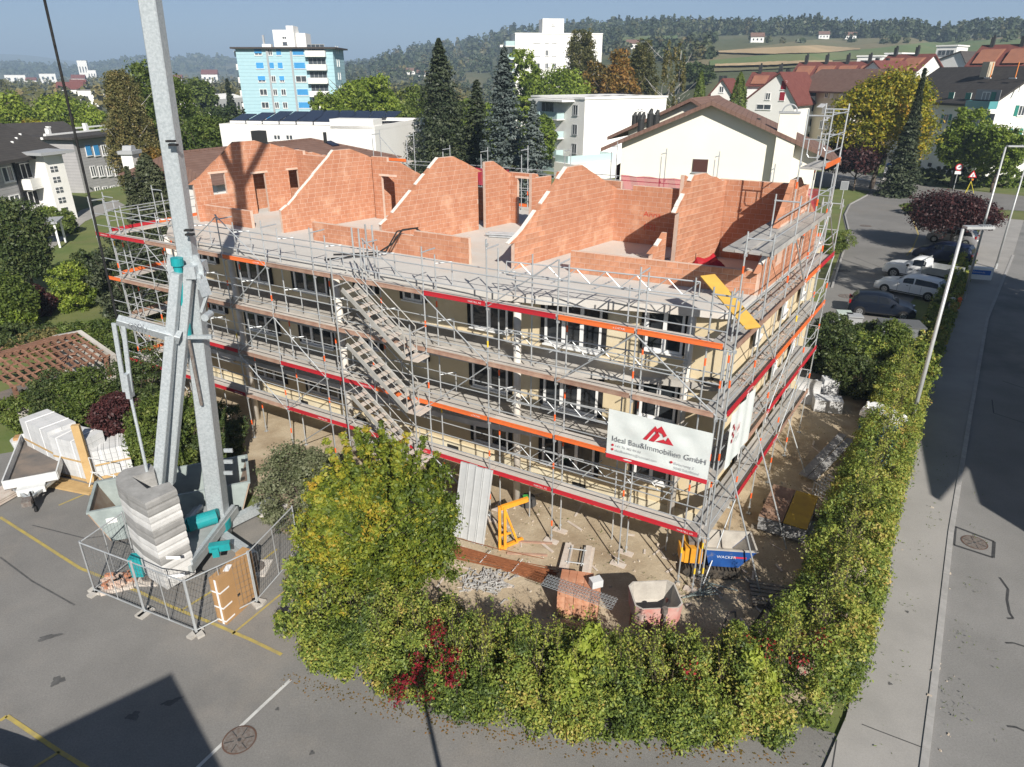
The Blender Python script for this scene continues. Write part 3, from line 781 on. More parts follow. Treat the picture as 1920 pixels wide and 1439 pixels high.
TF = {8: 'OORRBBBOBBRRR', 6: 'BBBBBBBBBBBOO', 4: 'OOOOORRBRRROO', 2: 'RRRRRRRBRRRRO'}
scaffold(front, FS, lambda s, w, z: Vector(bl(s, w, z)), (2, 4, 6, 8), [9.6, 9.9, 9.85, 10.0, 9.6, 9.6, 9.7, 9.65, 9.7, 9.6, 9.6, 9.7, 9.7], lambda k, z: TF[z][k],
         braces=[(3, 0.2, 2, 0), (3, 6.1, 8, 0), (4, 8, 9.6, 0), (3, 4.0, 6.0, 1), (6, 4, 6, 0), (6, 2, 4, 1), (6, 0.2, 2, 1), (7, 4, 6, 1), (7, 6, 8, 1), (7, 2, 4, 0), (7, 8, 9.7, 0), (9, 6, 8, 0), (9, 4, 6, 1), (10, 2, 4, 0), (0, 6.1, 8, 0), (10, 6, 8, 1), (9, 0.2, 2, 0), (8, 8, 9.6, 1), (2, 8, 9.8, 1), (1, 6, 8, 1)], deckm=M_deck, inner_rails=(1.0,))
# brackets and lattice girders on the inner side, towards the curved slab
def lattice(root, a, b, h=0.42, n=7):
    a, b = Vector(a), Vector(b); t = MB(); t.tube(a, b, 0.022, 6); up = Vector((0, 0, h)); t.tube(a + up, b + up, 0.022, 6)
    t.tube(a, a + up, 0.018, 6); t.tube(b, b + up, 0.018, 6)
    for i in range(n):
        p0, p1 = a + (b - a) * i / n, a + (b - a) * (i + 1) / n
        if i % 2: t.tube(p0 + up, p1, 0.014, 5)
        else: t.tube(p0, p1 + up, 0.014, 5)
    return t.build('lattice_girder', M_galv2, root)
for z in (8.85, 6.6, 4.45, 2.45):
    lattice(front, bl(7.2, 0.85, z), bl(1.3, 1.6 if z > 8 else 1.2, z), 0.42, 13)
    for k in range(5):
        p = 1.5 + 1.35 * k; MB().tube(bl(p, 0.7, z), bl(p - 0.1, 2.4 - 0.18 * k, z - 0.04), 0.021, 6).build('ledger', M_galv2, front)
for k, p in enumerate(FS[3:11]):
    for z in (8, 6, 4):
        MB().tube(bl(p, 0.68, z + 0.9), bl(p - 0.35, 1.15, z + 0.9), 0.021, 6).tube(bl(p - 0.35, 1.15, z + 0.9), bl(p - 0.35, 1.15, z + 0.1), 0.021, 6).build('bracket', M_galv2, front)
for p, q, z1 in ((6.3, 0.9, 9.6), (1.4, 1.5, 9.4), (3.2, 1.15, 9.0), (0.35, 1.7, 9.2)):
    MB().tube(bl(p, q, 0.0), bl(p, q, z1), 0.0245, 8).build('standard', M_galv2, front)
# stair flights
M_alu = mat('aluminium stair', (0.55, 0.54, 0.51), (0.46, 0.44, 0.40), 4, 0.5, metal=0.4)
M_tread = mat('dusty tread', (0.50, 0.42, 0.36), (0.58, 0.52, 0.46), 4, 0.8)
def flight(p0, z0, p1, z1, label, q0=-0.74, q1=-0.1, n=9):
    st = bthing('stair_flight', label, 'stairs', 'scaffold stair flights')
    for q in (q0, q1):
        MB().bar(bl(p0, q, z0), bl(p1, q, z1), 0.035, 0.16).build('stringer', M_alu, st)
        MB().tube(bl(p0, q, z0 + 0.95), bl(p1, q, z1 + 0.95), 0.019, 6).tube(bl(p0, q, z0 + 0.5), bl(p1, q, z1 + 0.5), 0.015, 6).tube(bl(p1, q, z1), bl(p1, q, z1 + 0.95), 0.019, 6).build('handrail', M_alu, st)
    for i in range(n):
        t = (i + 0.5) / n
        box_obj('tread', bl(p0 + (p1 - p0) * t, (q0 + q1) / 2, z0 + (z1 - z0) * t + 0.02), (0.22, q1 - q0 - 0.05, 0.035), 0, M_tread, st)
    box_obj('landing', bl(p1 - 0.25, (q0 + q1) / 2, z1 - 0.03), (0.55, q1 - q0, 0.05), 0, M_tread, st)
    return st
flight(12.75, 7.95, 10.2, 5.95, 'topmost aluminium stair flight on the front scaffold')
flight(12.8, 5.95, 10.25, 3.95, 'second aluminium stair flight from the top of the front scaffold')
flight(12.85, 3.95, 10.3, 1.98, 'third aluminium stair flight from the top of the front scaffold')
flight(12.9, 1.98, 10.9, 0.1, 'lowest stair flight of the front scaffold, partly behind the shrub')
for p in (9.9, 13.1):
    for q in (-0.78,):
        for zz in ((0, 9.0 if p > 12 else 7.2),):
            MB().tube(bl(p, q, zz[0]), bl(p, q, zz[1]), 0.0245, 8).build('standard', M_galv2, front)
    for z in (2, 4, 6, 8):
        if p > 12 or z < 8: MB().tube(bl(p, -0.8, z), bl(p, 0, z), 0.022, 6).tube(bl(p, -0.8, z + 0.9), bl(p, 0, z + 0.9), 0.022, 6).build('transom', M_galv2, front)
for p in (12.45, 12.75):
    for q in (0.0, 0.68): MB().tube(bl(p, q, 7.9), bl(p, q, 9.9), 0.03, 8).build('standard', M_galv2, front)

# right hand run
side = bthing('side_scaffold', 'tall tube scaffold along the right side of the cream building', 'scaffold')
def spos(s, w, z): return Vector(bl(-0.16 - 0.066 * s + w, s, z))
SS = [0.15, 2.6, 5.1, 7.6, 10.1, 12.6]
TS = {2: 'RRRBB', 4: 'BBRRR', 6: 'RROOO', 8: 'BBBOR', 10: 'BBBBB'}
scaffold(side, SS, spos, (2, 4, 6, 8), [9.6, 10.6, 11.3, 13.6, 13.7, 10.2], lambda k, z: TS[z][k] if (k, z) not in ((0, 4), (0, 2)) else None, deckm=M_deckg, wdt=0.72,
         braces=[(0, 0.2, 2, 0), (1, 2, 4, 1), (2, 4, 6, 0), (1, 6, 8, 1), (3, 2, 4, 0), (3, 0.2, 2, 1), (2, 8, 10, 1), (4, 6, 8, 0), (0, 2, 4, 1), (3, 8, 10.4, 0), (4, 8, 10, 1)], inner_top=0.0)
for k in range(1, 4):                      # wide top deck of two rows
    a, b = SS[k], SS[k + 1]
    for w0 in (-0.02, 0.33, 0.72, 1.06):
        A, Bq = spos(a + 0.02, w0 + 0.15, 10.0), spos(b - 0.02, w0 + 0.15, 10.0); d = Bq - A
        box_obj('deck_board', (A + Bq) / 2, (round(d.length, 2), 0.32, 0.06), math.atan2(d.y, d.x), M_deckg, side)
    A, Bq = spos(a, -0.06, 10.1), spos(b, -0.06, 10.1); MB().bar(A, Bq, 0.03, 0.15).build('toe_board', M_deckg, side)
    for h in (10.5, 11.0): tube_obj('guard_rail', spos(a, -0.02, h), spos(b, -0.02, h), 0.019, M_galv2, side)
A, Bq = spos(7.7, 0.36, 11.8), spos(10.0, 0.36, 11.8)
for w0 in (0.0, 0.36):
    A, Bq = spos(7.62, w0 + 0.18, 11.8), spos(10.08, w0 + 0.18, 11.8); d = Bq - A
    box_obj('deck_board', (A + Bq) / 2, (round(d.length, 2), 0.34, 0.06), math.atan2(d.y, d.x), M_deckg, side)
MB().bar(spos(7.7, -0.05, 11.9), spos(10.0, -0.05, 11.9), 0.03, 0.17).build('toe_board', M_ora, side)
for h in (12.3, 12.8, 13.45): tube_obj('guard_rail', spos(7.6, -0.02, h), spos(10.1, -0.02, h), 0.019, M_galv2, side)
for s in (7.6, 10.1):
    for h in (12.7, 13.4): tube_obj('guard_rail', spos(s, 0, h), spos(s, 0.72, h), 0.019, M_galv2, side)
    MB().path([spos(s, 0.15, 12.7), spos(s, 0.15, 12.25), spos(s, 0.22, 12.15), spos(s, 0.5, 12.15), spos(s, 0.57, 12.25), spos(s, 0.57, 12.7)], 0.017, 6).build('end_gate', M_galv2, side)
for s in SS[-1:]:
    for z in (8, 6, 4, 2):
        MB().path([spos(s, 0.1, z + 0.95), spos(s, 0.1, z + 0.5), spos(s, 0.18, z + 0.4), spos(s, 0.54, z + 0.4), spos(s, 0.62, z + 0.5), spos(s, 0.62, z + 0.95)], 0.017, 6).build('end_gate', M_galv2, side)
        tube_obj('guard_rail', spos(s, 0, z + 1), spos(s, .72, z + 1), 0.019, M_galv2, side)
for a, b in (((1.2, -0.1, 3.9), (0.9, -1.6, 0.02)), ((3.9, -0.1, 3.9), (3.6, -1.7, 0.02)), ((9, -0.1, 2.2), (8.7, -1.2, 0.02))):
    tube_obj('raking_tube', spos(*a), spos(*b), 0.0245, M_galv2, side)
rub = MB()                                  # mortar crumbs left on the decks
for k in range(420):
    z = random.choice((8, 8, 6, 6, 4)); s = random.uniform(2.2, 9.5); c_ = spos(s, random.uniform(0.08, 0.64), z + 0.045)
    e = random.uniform(0.02, 0.07); rub.box(c_, (e * random.uniform(.6, 2.2), e, e * 0.6), random.uniform(0, 3.1))
o = rub.build('rubble', mat('mortar crumbs', (0.36, 0.25, 0.19), (0.45, 0.36, 0.3), 9, 0.95), None)
o.parent = side; o['kind'] = 'stuff'
t = bprop('formwork_board', 'long yellow formwork board slanting through the corner of the scaffold', 'board', 0.9, 1.5, 8.6)
mb = MB().bar((-0.35, 0.6, 0.75), (1.35, -0.7, -0.15), 0.5, 0.03); mb.build('board', mat('yellow board', (0.62, 0.40, 0.08), (0.55, 0.33, 0.07), 2, 0.6, rand=0.0), t)
t = bprop('cable_bundle', 'coil of dark cable lying on the corner slab behind the scaffold', 'cable', 0.9, 2.9, 5.7)
for k in range(3):
    pts = [(0.35 * math.cos(a) * (1 + 0.1 * k), 0.25 * math.sin(a), 0.04 + 0.03 * k) for a in np.linspace(0, 6.3, 18)]
    MB().path(pts, 0.022, 5).build('cable', M_black, t)
# left end run and rear run
left = bthing('end_scaffold', 'tube scaffold around the left end of the building behind the crane', 'scaffold')
scaffold(left, [0.7, 3.1, 5.5, 7.9, 10.3], lambda s, w, z: Vector(bl(28.15 - w, s, z)), (2, 4, 6, 8), 9.8, lambda k, z: {8: 'RORO', 6: 'OOBO', 4: 'BOOO', 2: 'OROO'}[z][k],
         braces=[(0, 4, 6, 0), (1, 6, 8, 1), (0, 0.2, 2, 1), (1, 2, 4, 0), (2, 4, 6, 1)], writing=False, deckm=M_deck, inner_rails=(1.0,))
MB().tube(bl(26.4, 2.2, 0), bl(26.4, 2.2, 7.8), 0.13, 14).build('pillar', M_pillar, bldg, True)
rear = bthing('rear_scaffold', 'tube scaffold behind the attic with red safety netting', 'scaffold')
RS = [1.0, 3.5, 6.0, 8.5, 11.0, 13.5, 16.0, 18.5, 21.0, 23.5, 26.0]
scaffold(rear, RS, lambda s, w, z: Vector(bl(s - 1.2, 15.9 - w, z)), (8,), [11.2, 11.0, 11.4, 11.4, 11.6, 11.3, 11.2, 11, 11, 11.6, 11.6], lambda k, z: 'B' if k % 2 else 'O', braces=[(9, 9.0, 11.2, 0)], rails=(0.5, 1.0, 2.0), inner_rails=(1.0, 1.9), writing=False)
MB().box(bl(23.6, 15.55, 10.0), (2.4, 0.68, 0.06)).build('deck_board', M_deck, rear); MB().box(bl(23.6, 15.2, 10.1), (2.4, 0.03, 0.16)).build('toe_board', M_ora, rear)
def netmat(name, col, a):
    m = bpy.data.materials.new(name); m.use_nodes = True; nt = m.node_tree
    b = nt.nodes['Principled BSDF']; b.inputs['Base Color'].default_value = (*col, 1); b.inputs['Roughness'].default_value = 0.8
    tr = nt.nodes.new('ShaderNodeBsdfTransparent'); mx = nt.nodes.new('ShaderNodeMixShader'); mx.inputs[0].default_value = a
    nt.links.new(tr.outputs[0], mx.inputs[1]); nt.links.new(b.outputs[0], mx.inputs[2]); nt.links.new(mx.outputs[0], nt.nodes['Material Output'].inputs['Surface'])
    return m
M_net = netmat('red netting', (0.40, 0.02, 0.05), 0.72)
def net(p0, p1, q, z0, z1):
    mb = MB(); n = 24
    for i in range(n):
        a, b = p0 + (p1 - p0) * i / n, p0 + (p1 - p0) * (i + 1) / n
        f = lambda s: 0.04 * math.sin(s * 9)
        mb.add([bl(a, q + f(a), z0), bl(b, q + f(b), z0), bl(b, q - f(b), z1 + 0.03 * math.sin(b * 5)), bl(a, q - f(a), z1 + 0.03 * math.sin(a * 5))], [(0, 1, 2, 3)])
    return mb.build('netting', M_net, rear)
net(0.2, 9.2, 15.15, 9.1, 10.15); net(15.5, 20.5, 15.15, 9.1, 10.0)

# ------------------------------------------------------------------ banners
M_ban = mat('white banner cloth', (0.70, 0.73, 0.71), (0.64, 0.68, 0.66), 2.2, 0.5, 0.5, 2.5)
M_banr = mat('banner red', (0.52, 0.03, 0.045), None, rough=0.5)
M_ink = mat('banner grey print', (0.10, 0.10, 0.115), None, rough=0.6)
M_ink2 = mat('banner pale print', (0.36, 0.36, 0.38), None, rough=0.6)
ban = bthing('banner', 'white company banner with red mountain logo tied to the front scaffold', 'banner')
def cloth(p0, p1, z0, z1, q, nx, nz, m, name, parent):
    mb = MB()
    for j in range(nz + 1):
        for i in range(nx + 1):
            s, t_ = i / nx, j / nz
            y = q + 0.012 * math.sin(s * 17 + t_ * 9) + 0.010 * math.sin(s * 9 - t_ * 14)
            y = q + (y - q) * min(1, 4 * min(s, 1 - s, t_, 1 - t_) + 0.15)
            mb.v.append(bl(p0 + (p1 - p0) * s, y, z0 + (z1 - z0) * t_))
    for j in range(nz):
        for i in range(nx):
            k = j * (nx + 1) + i; mb.f.append((k, k + 1, k + nx + 2, k + nx + 1)); mb.mi.append(0)
    return mb.build(name, m, parent, True)
cloth(3.12, 0.02, 3.93, 5.57, -0.10, 40, 20, M_ban, 'cloth', ban)
cloth(3.12, 0.02, 3.93, 4.08, -0.114, 24, 2, M_banr, 'red_stripe', ban)
BX, BZ, BY = -3.12, 3.93, -0.13
text('Ideal Bau&Immobilien GmbH', 0.262, ban, (BX + 0.16, BY, BZ + 0.62), (R(90), 0, 0), M_ink, sx=0.93)
text('+41 76 382 99 84', 0.115, ban, (BX + 0.28, BY, BZ + 0.44), (R(90), 0, 0), M_ink2)
text('idealbauimmo@hotmail.com', 0.115, ban, (BX + 0.28, BY, BZ + 0.29), (R(90), 0, 0), M_ink2)
text('Birkenweg 2', 0.115, ban, (BX + 2.12, BY, BZ + 0.38), (R(90), 0, 0), M_ink2)
text('5040 Schöftland', 0.115, ban, (BX + 2.12, BY, BZ + 0.23), (R(90), 0, 0), M_ink2)
lg = MB()
def lp(pts): lg.add([(BX + 1.12 + x, BY + 0.008, BZ + 0.93 + y) for x, y in pts], [tuple(range(len(pts)))])
lp([(0, 0), (0.34, 0.52), (0.46, 0.36), (0.40, 0.28), (0.34, 0.36), (0.12, 0)])
lp([(0.18, 0), (0.42, 0.36), (0.50, 0.24), (0.34, 0)])
lp([(0.40, 0.44), (0.52, 0.56), (0.70, 0.30), (0.62, 0.22), (0.56, 0.32), (0.48, 0.34)])
lp([(0.38, 0.03), (0.62, 0.16), (0.68, 0.10), (0.74, 0.26), (0.92, 0.03)])
lg.build('logo', M_banr, ban)
for x, z in ((0.2, 0.48), (0.2, 0.33), (2.03, 0.42)): MB().tube((BX + x, BY + 0.01, BZ + z), (BX + x, BY + 0.004, BZ + z), 0.04, 12).build('icon', M_banr, ban)
sb = bthing('side_banner', 'white scaffold banner with red lettering around the corner from the company banner', 'banner')
mb = MB(); q0, q1, z0, z1 = 0.35, 2.55, 4.25, 6.05
for i in range(20):
    a, b = q0 + (q1 - q0) * i / 20, q0 + (q1 - q0) * (i + 1) / 20; f = lambda s: -0.30 - 0.066 * s + 0.02 * math.sin(s * 7)
    mb.add([bl(f(a), a, z0), bl(f(b), b, z0), bl(f(b), b, z1), bl(f(a), a, z1)], [(0, 1, 2, 3)])
mb.build('cloth', M_ban, sb, True)
rz_ = R(90) + 0.066
text('MARTELL AG', 0.30, sb, (0.36 + 0.066 * 0.9, 0.85, 5.2), (R(90), 0, rz_), M_banr)
text('GERÜSTBAU', 0.17, sb, (0.36 + 0.066 * 0.9, 0.85, 4.95), (R(90), 0, rz_), M_ink2)
ck = MB()
for k in range(5):
    q = 0.5 + 0.10 * (k % 2); z = 5.55 - 0.12 * k; ck.add([bl(-0.345 - 0.066 * q, q, z), bl(-0.345 - 0.066 * q, q + 0.10, z), bl(-0.345 - 0.066 * q, q + 0.10, z + 0.12), bl(-0.345 - 0.066 * q, q, z + 0.12)], [(0, 1, 2, 3)])
ck.build('logo', M_banr, sb)
# ------------------------------------------------------------------ tower crane
def YP(u, v, Y):                          # the place on the plane y = Y that shows at a pixel
    d = ray(u, v); return Vector((0, 0, CAM_H)) + d * (Y / d.y)
M_mast = mat('spangled galvanised mast', (0.40, 0.44, 0.46), (0.54, 0.58, 0.60), 16, 0.45, 0.1, 60, metal=0.35, spec=0.5, col3=(0.62, 0.65, 0.66), scale3=7, lo3=0.6, hi3=0.75)
M_teal = mat('teal machine paint', (0.015, 0.30, 0.32), (0.02, 0.24, 0.26), 4, 0.4)
M_bal1 = mat('pale concrete ballast', (0.62, 0.615, 0.60), (0.52, 0.515, 0.50), 3, 0.95, 0.4, 20)
M_bal2 = mat('weathered concrete ballast', (0.24, 0.237, 0.228), (0.33, 0.325, 0.315), 2.2, 0.95, 0.4, 20)
CX, CY = -10.0, 19.4
crane = thing('tower_crane', 'self erecting tower crane with galvanised mast and stacked concrete ballast', 'crane', (CX, CY, 0))
def cl(v): return Vector(v) - Vector((CX, CY, 0))
def taperbox(name, a, b, w0, d0, w1, d1, m, parent):
    a, b = Vector(a), Vector(b); z = (b - a).normalized(); x = Vector((1, 0, 0)); x = (x - z * x.dot(z)).normalized(); y = z.cross(x)
    vs = []
    for p, w, d in ((a, w0, d0), (b, w1, d1)):
        ch = 0.06 * w
        for sx, sy in ((-1, -1), (1, -1), (1, 1), (-1, 1)):
            if sx * sy > 0: vs += [p + x * (sx * w / 2) + y * (sy * (d / 2 - ch)), p + x * (sx * (w / 2 - ch)) + y * (sy * d / 2)] if sx > 0 else [p + x * (sx * w / 2) + y * (sy * (d / 2 - ch)), p + x * (sx * (w / 2 - ch)) + y * (sy * d / 2)]
            else: vs += [p + x * (sx * (w / 2 - ch)) + y * (sy * d / 2), p + x * (sx * w / 2) + y * (sy * (d / 2 - ch))]
    n = 8
    fs = [(i, (i + 1) % n, n + (i + 1) % n, n + i) for i in range(n)] + [tuple(range(n - 1, -1, -1)), tuple(range(n, 2 * n))]
    return MB().add(vs, fs).build(name, m, parent)
m0, m1, m2 = YP(415, 1005, 19.5), YP(352, 478, 19.5), YP(281, 0, 19.4)
dirm = (m2 - m1).normalized()
taperbox('lower_mast', cl(m0), cl(m1), 0.56, 0.54, 0.50, 0.46, M_mast, crane)
mtop = m1 + dirm * 13.2
taperbox('upper_mast', cl(m1 - dirm * 0.6), cl(mtop), 0.44, 0.42, 0.42, 0.40, M_mast, crane)
for du, dv in ((0, 0), (0, 42), (0, 84)):  # lugs at the mast foot
    c_ = YP(428, 845 + dv * 0.5, 19.3); MB().box(cl(c_), (0.28, 0.06, 0.12)).build('lug', M_mast, crane)
for (u, v) in ((320, 265), (325, 272), (354, 432), (356, 440)):
    MB().box(cl(YP(u, v, 19.05)), (0.22, 0.14, 0.05)).build('bracket', M_black, crane)
MB().box(cl(YP(368, 505, 19.25)), (0.30, 0.9, 0.35)).build('hinge_block', M_mast, crane)
for x in (-0.3, 0.42):
    a = m1 + Vector((x, -0.42, -0.35)); pl = MB().yprism([(-0.12, -0.55), (0.12, -0.55), (0.15, 0.1), (0.06, 0.45), (-0.06, 0.45), (-0.15, 0.1)], -0.03, 0.03)
    o = pl.build('hinge_plate', M_mast, crane); o.location = cl(a)
for x, z in ((-0.3, -0.5), (0.42, -0.5), (0.42, -1.7)):
    a = m1 + Vector((x, -0.5, z)); MB().tube(cl(a) + Vector((0, -0.1, 0)), cl(a) + Vector((0, 0.3, 0)), 0.11, 14).build('pivot_pin', M_mast, crane, False)
lnk = MB().bar(cl(YP(376, 520, 19.0)), cl(YP(388, 555, 18.95)), 0.28, 0.1).bar(cl(YP(388, 555, 18.95)), cl(YP(378, 585, 18.95)), 0.12, 0.08); lnk.build('link_arm', M_mast, crane)
for i, ((u0, v0), (u1, v1), y0, y1) in enumerate((((297, 912), (331, 512), 18.2, 18.75), ((318, 905), (356, 500), 18.75, 19.0))):
    taperbox('strut', cl(YP(u0, v0, y0)), cl(YP(u1, v1, y1)), 0.30, 0.26, 0.26, 0.24, M_mast, crane)
taperbox('lever_arm', cl(YP(220, 600, 18.3)), cl(YP(338, 634, 18.7)), 0.24, 0.22, 0.36, 0.26, M_mast, crane)
text('OMV', 0.2, crane, cl(YP(241, 613, 18.1)) + Vector((0, -0.02, 0)), (R(90), R(9), 0), M_ink)
for dx in (-0.13, 0.13): MB().bar(cl(YP(222, 606, 18.3)) + Vector((dx, 0, 0)), cl(YP(240, 735, 18.3)) + Vector((dx * 0.7, 0, 0)), 0.05, 0.12).build('tie_bar', M_mast, crane)
MB().bar(cl(YP(238, 700, 18.25)), cl(YP(245, 745, 18.25)), 0.26, 0.12).build('tie_fork', M_mast, crane)
MB().tube(cl(YP(244, 740, 18.25)), cl(YP(280, 905, 17.9)), 0.045, 10).build('tie_rod', M_mast, crane)
MB().tube(cl(YP(332, 490, 18.9)), cl(YP(352, 630, 19.0)), 0.12, 14).tube(cl(YP(331, 484, 18.9)), cl(YP(333, 498, 18.9)), 0.17, 14).build('hydraulic_cylinder', M_teal, crane, False)
MB().tube(cl(YP(352, 628, 19.0)), cl(YP(378, 760, 19.1)), 0.05, 10).build('piston_rod', M_iron, crane)
MB().box(cl(YP(372, 632, 18.95)), (0.8, 0.12, 0.10)).build('guide_collar', M_mast, crane)
MB().tube(cl(YP(220, 600, 18.3)), cl(YP(40, -190, 17.4)), 0.03, 6).build('guy_rope', M_black, crane)
for sx in (-1, 1): MB().bar(cl(mtop - dirm * 2.6), cl(mtop + Vector((sx * 1.5, 0.6, 0.6))), 0.22, 0.22).build('apex_strut', M_mast, crane)
# ballast: U-shaped blocks stacked
tp = [(216, 899), (221, 889), (232, 880), (281, 868), (290, 877), (289, 884), (247, 894), (276, 917), (287, 913), (318, 904), (331, 917), (272, 945), (238, 926), (217, 907)]
P3 = [W(u, v, 3.62) for u, v in tp]
cxp = sum(p.x for p in P3) / len(P3); cyp = sum(p.y for p in P3) / len(P3)
nb = 11
for k in range(nb):
    z1 = 3.62 - k * 0.245 if k < nb - 1 else 3.62 - k * 0.245
    hgt = 0.24 if k < nb - 1 else 0.62
    g = 1.0 + (0.012 if k % 2 else 0.0)
    mb = MB(); n = len(P3); vs = []
    for zz, sc in ((z1 - hgt, g * 0.985), (z1 - hgt * 0.75, g), (z1 - hgt * 0.25, g), (z1, g * 0.985)):
        vs += [((p.x - cxp) * sc + cxp - CX, (p.y - cyp) * sc + cyp - CY, zz) for p in P3]
    fs = []
    for l in range(3): fs += [(l * n + i, l * n + (i + 1) % n, (l + 1) * n + (i + 1) % n, (l + 1) * n + i) for i in range(n)]
    fs += [tuple(range(3 * n, 4 * n)), tuple(range(n - 1, -1, -1))]
    o = mb.add(vs, fs).build('ballast_block', M_bal2 if (k in (0, 1, 4, 5, 8)) else M_bal1, crane)
    if o.data.polygons[0].normal.dot(Vector((o.data.polygons[0].center.x - (cxp - CX), o.data.polygons[0].center.y - (cyp - CY), 0))) < 0: o.data.flip_normals()
sg = MB().box(cl(YP(325, 1046, 16.35)), (0.42, 0.02, 0.10)); sg.build('plate', M_white, crane)
hz = MB().box(cl(YP(330, 1080, 16.2)), (0.5, 0.02, 0.12), 0.25); hz.build('hazard_plate', stripes('hazard stripes', (0.75, 0.75, 0.75), (0.7, 0.7, 0.7), 'DIAGONAL', 9, 0.5, 0.0), crane)
# undercarriage
M_skip0 = mat('grey machine paint', (0.36, 0.38, 0.38), (0.29, 0.31, 0.31), 3, 0.6)
MB().tube((-0.1, -0.15, 0.62), (-0.1, -0.15, 0.92), 0.58, 26).build('slewing_ring', M_teal, crane, False)
MB().prism([(-1.2, -2.6), (0.25, -2.6), (0.5, 0.6), (-1.0, 0.6)], 0.70, 0.95).build('platform', M_skip0, crane)
MB().bar((-0.9, -2.5, 1.0), (-0.7, 0.5, 1.0), 0.12, 0.18).bar((0.2, -2.5, 1.0), (0.4, 0.5, 1.0), 0.12, 0.18).build('chassis_beam', M_mast, crane)
MB().box(cl(W(412, 1025, 1.05)), (0.62, 0.22, 0.24), 0.25).box(cl(W(405, 1035, 0.95)), (0.2, 0.2, 0.3), 0.25).tube(cl(W(418, 1022, 1.0)), cl(W(430, 1020, 1.0)), 0.07, 10).build('control_box', M_teal, crane)
dr = MB().tube(cl(W(352, 985, 1.3)), cl(W(405, 968, 1.3)), 0.24, 20)
for k in range(12): a_ = cl(W(352, 985, 1.3)) * (1 - k / 11) + cl(W(405, 968, 1.3)) * (k / 11); dr.tube(a_ - Vector((0.015, 0, 0)), a_ + Vector((0.015, 0, 0)), 0.252, 20)
dr.build('winch_drum', M_teal, crane)
MB().box(cl(W(258, 1060, 0.8)), (0.35, 0.3, 0.7), 0.1).build('motor', M_teal, crane)
for a in (45, 135, 225, 315):
    d = Vector((math.cos(R(a + 8)), math.sin(R(a + 8)), 0)); e = d * 2.3
    MB().bar((-0.1, -0.15, 0.5), (-0.1 + e.x, -0.15 + e.y, 0.42), 0.28, 0.30).build('outrigger', M_mast, crane)
    MB().tube((-0.1 + e.x, -0.15 + e.y, 0.06), (-0.1 + e.x, -0.15 + e.y, 0.6), 0.07, 10).tube((-0.1 + e.x, -0.15 + e.y, 0.05), (-0.1 + e.x, -0.15 + e.y, 0.12), 0.25, 14).build('jack', M_iron, crane)
    MB().box((-0.1 + e.x, -0.15 + e.y, 0.025), (0.8, 0.8, 0.05)).build('pad', M_conc, crane)

# ------------------------------------------------------------------ site fence around the crane
M_wire = mat('fence wire', (0.32, 0.33, 0.34), None, rough=0.5, metal=0.7)
def fence_panel(a, b, label, h=1.95):
    a, b = Vector((a[0], a[1], 0)), Vector((b[0], b[1], 0)); L = (b - a).length; ang = math.atan2((b - a).y, (b - a).x)
    t = thing('fence_panel', label, 'fence', a, ang, 'mesh fence panels round the crane')
    for x in (0.02, L - 0.02): MB().tube((x, 0, 0.0), (x, 0, h), 0.024, 8).build('upright', M_galv2, t)
    for z in (0.15, h - 0.05): MB().tube((0.02, 0, z), (L - 0.02, 0, z), 0.02, 8).build('rail', M_galv2, t)
    MB().tube((L / 2, 0, 0.15), (L / 2, 0, h - 0.05), 0.014, 6).build('middle_bar', M_galv2, t)
    w = MB(); n = int(L / 0.12)
    for i in range(n): w.bar((0.05 + (L - 0.1) * i / n, 0, 0.17), (0.05 + (L - 0.1) * i / n, 0, h - 0.07), 0.005, 0.005)
    for j in range(9): w.bar((0.03, 0.004, 0.2 + 0.2 * j), (L - 0.03, 0.004, 0.2 + 0.2 * j), 0.005, 0.005)
    o = w.build('wire_mesh', M_wire, t); o['kind'] = 'stuff'
    for x in (0.05, L - 0.05): MB().box((x, 0, 0.04), (0.2, 0.45, 0.08)).build('foot', M_conc2, t)
    return t
fa, fb, fm, fc, fd, fe = W(178, 1112), W(369, 1190), W(272, 1151), W(483, 1132), W(562, 1040), W(255, 1052)
fence_panel(fa, fm, 'leftmost mesh fence panel before the ballast stack, beside the brick heap')
fence_panel(fm, fb, 'mesh fence panel between the ballast stack and the front corner post')
fence_panel(fb, fc, 'mesh fence panel that the cardboard box leans against')
fence_panel(fc, fd, 'mesh fence panel running from the cardboard box into the bushes')
fence_panel(fe, fa, 'mesh fence panel running back from the left front corner to the skip')

# ------------------------------------------------------------------ props on the parking lot
M_card = mat('brown cardboard', (0.42, 0.25, 0.115), (0.36, 0.21, 0.095), 1.2, 0.85, 0.1)
M_tape = mat('white tape', (0.78, 0.78, 0.78), None, rough=0.5)
a, b = W(425, 1172), W(484, 1118)
ang = math.atan2((b - a).y, (b - a).x); L = (b - a).length
t = thing('cardboard_box', 'tall flat brown cardboard box with white tape against the crane fence', 'box', a, ang)
MB().box((L * 0.40, 0.16, 0.80), (L * 0.80, 0.34, 1.6)).build('carton', M_card, t)
MB().box((L * 0.93, 0.16, 0.86), (L * 0.24, 0.30, 1.72)).build('end_carton', M_card, t)
for z in (0.12, 0.6, 1.15): MB().box((0.17, 0.16, z), (0.352, 0.348, 0.05)).build('tape', M_tape, t)
MB().box((0.0, 0.10, 0.8), (0.012, 0.07, 1.6)).build('tape', M_tape, t)
MB().box((0.55, 0.14, 1.607), (0.30, 0.16, 0.008), 0.4).build('paper_label', M_tape, t)
MB().box((0.62, -0.013, 0.62), (0.10, 0.008, 0.09)).build('print_mark', M_black, t)
t = thing('brick_heap', 'small heap of pale broken bricks on a pallet inside the crane fence', 'bricks', W(222, 1098))
MB().box((0, 0, 0.06), (0.9, 0.7, 0.12), 0.4).build('pallet', M_tread, t)
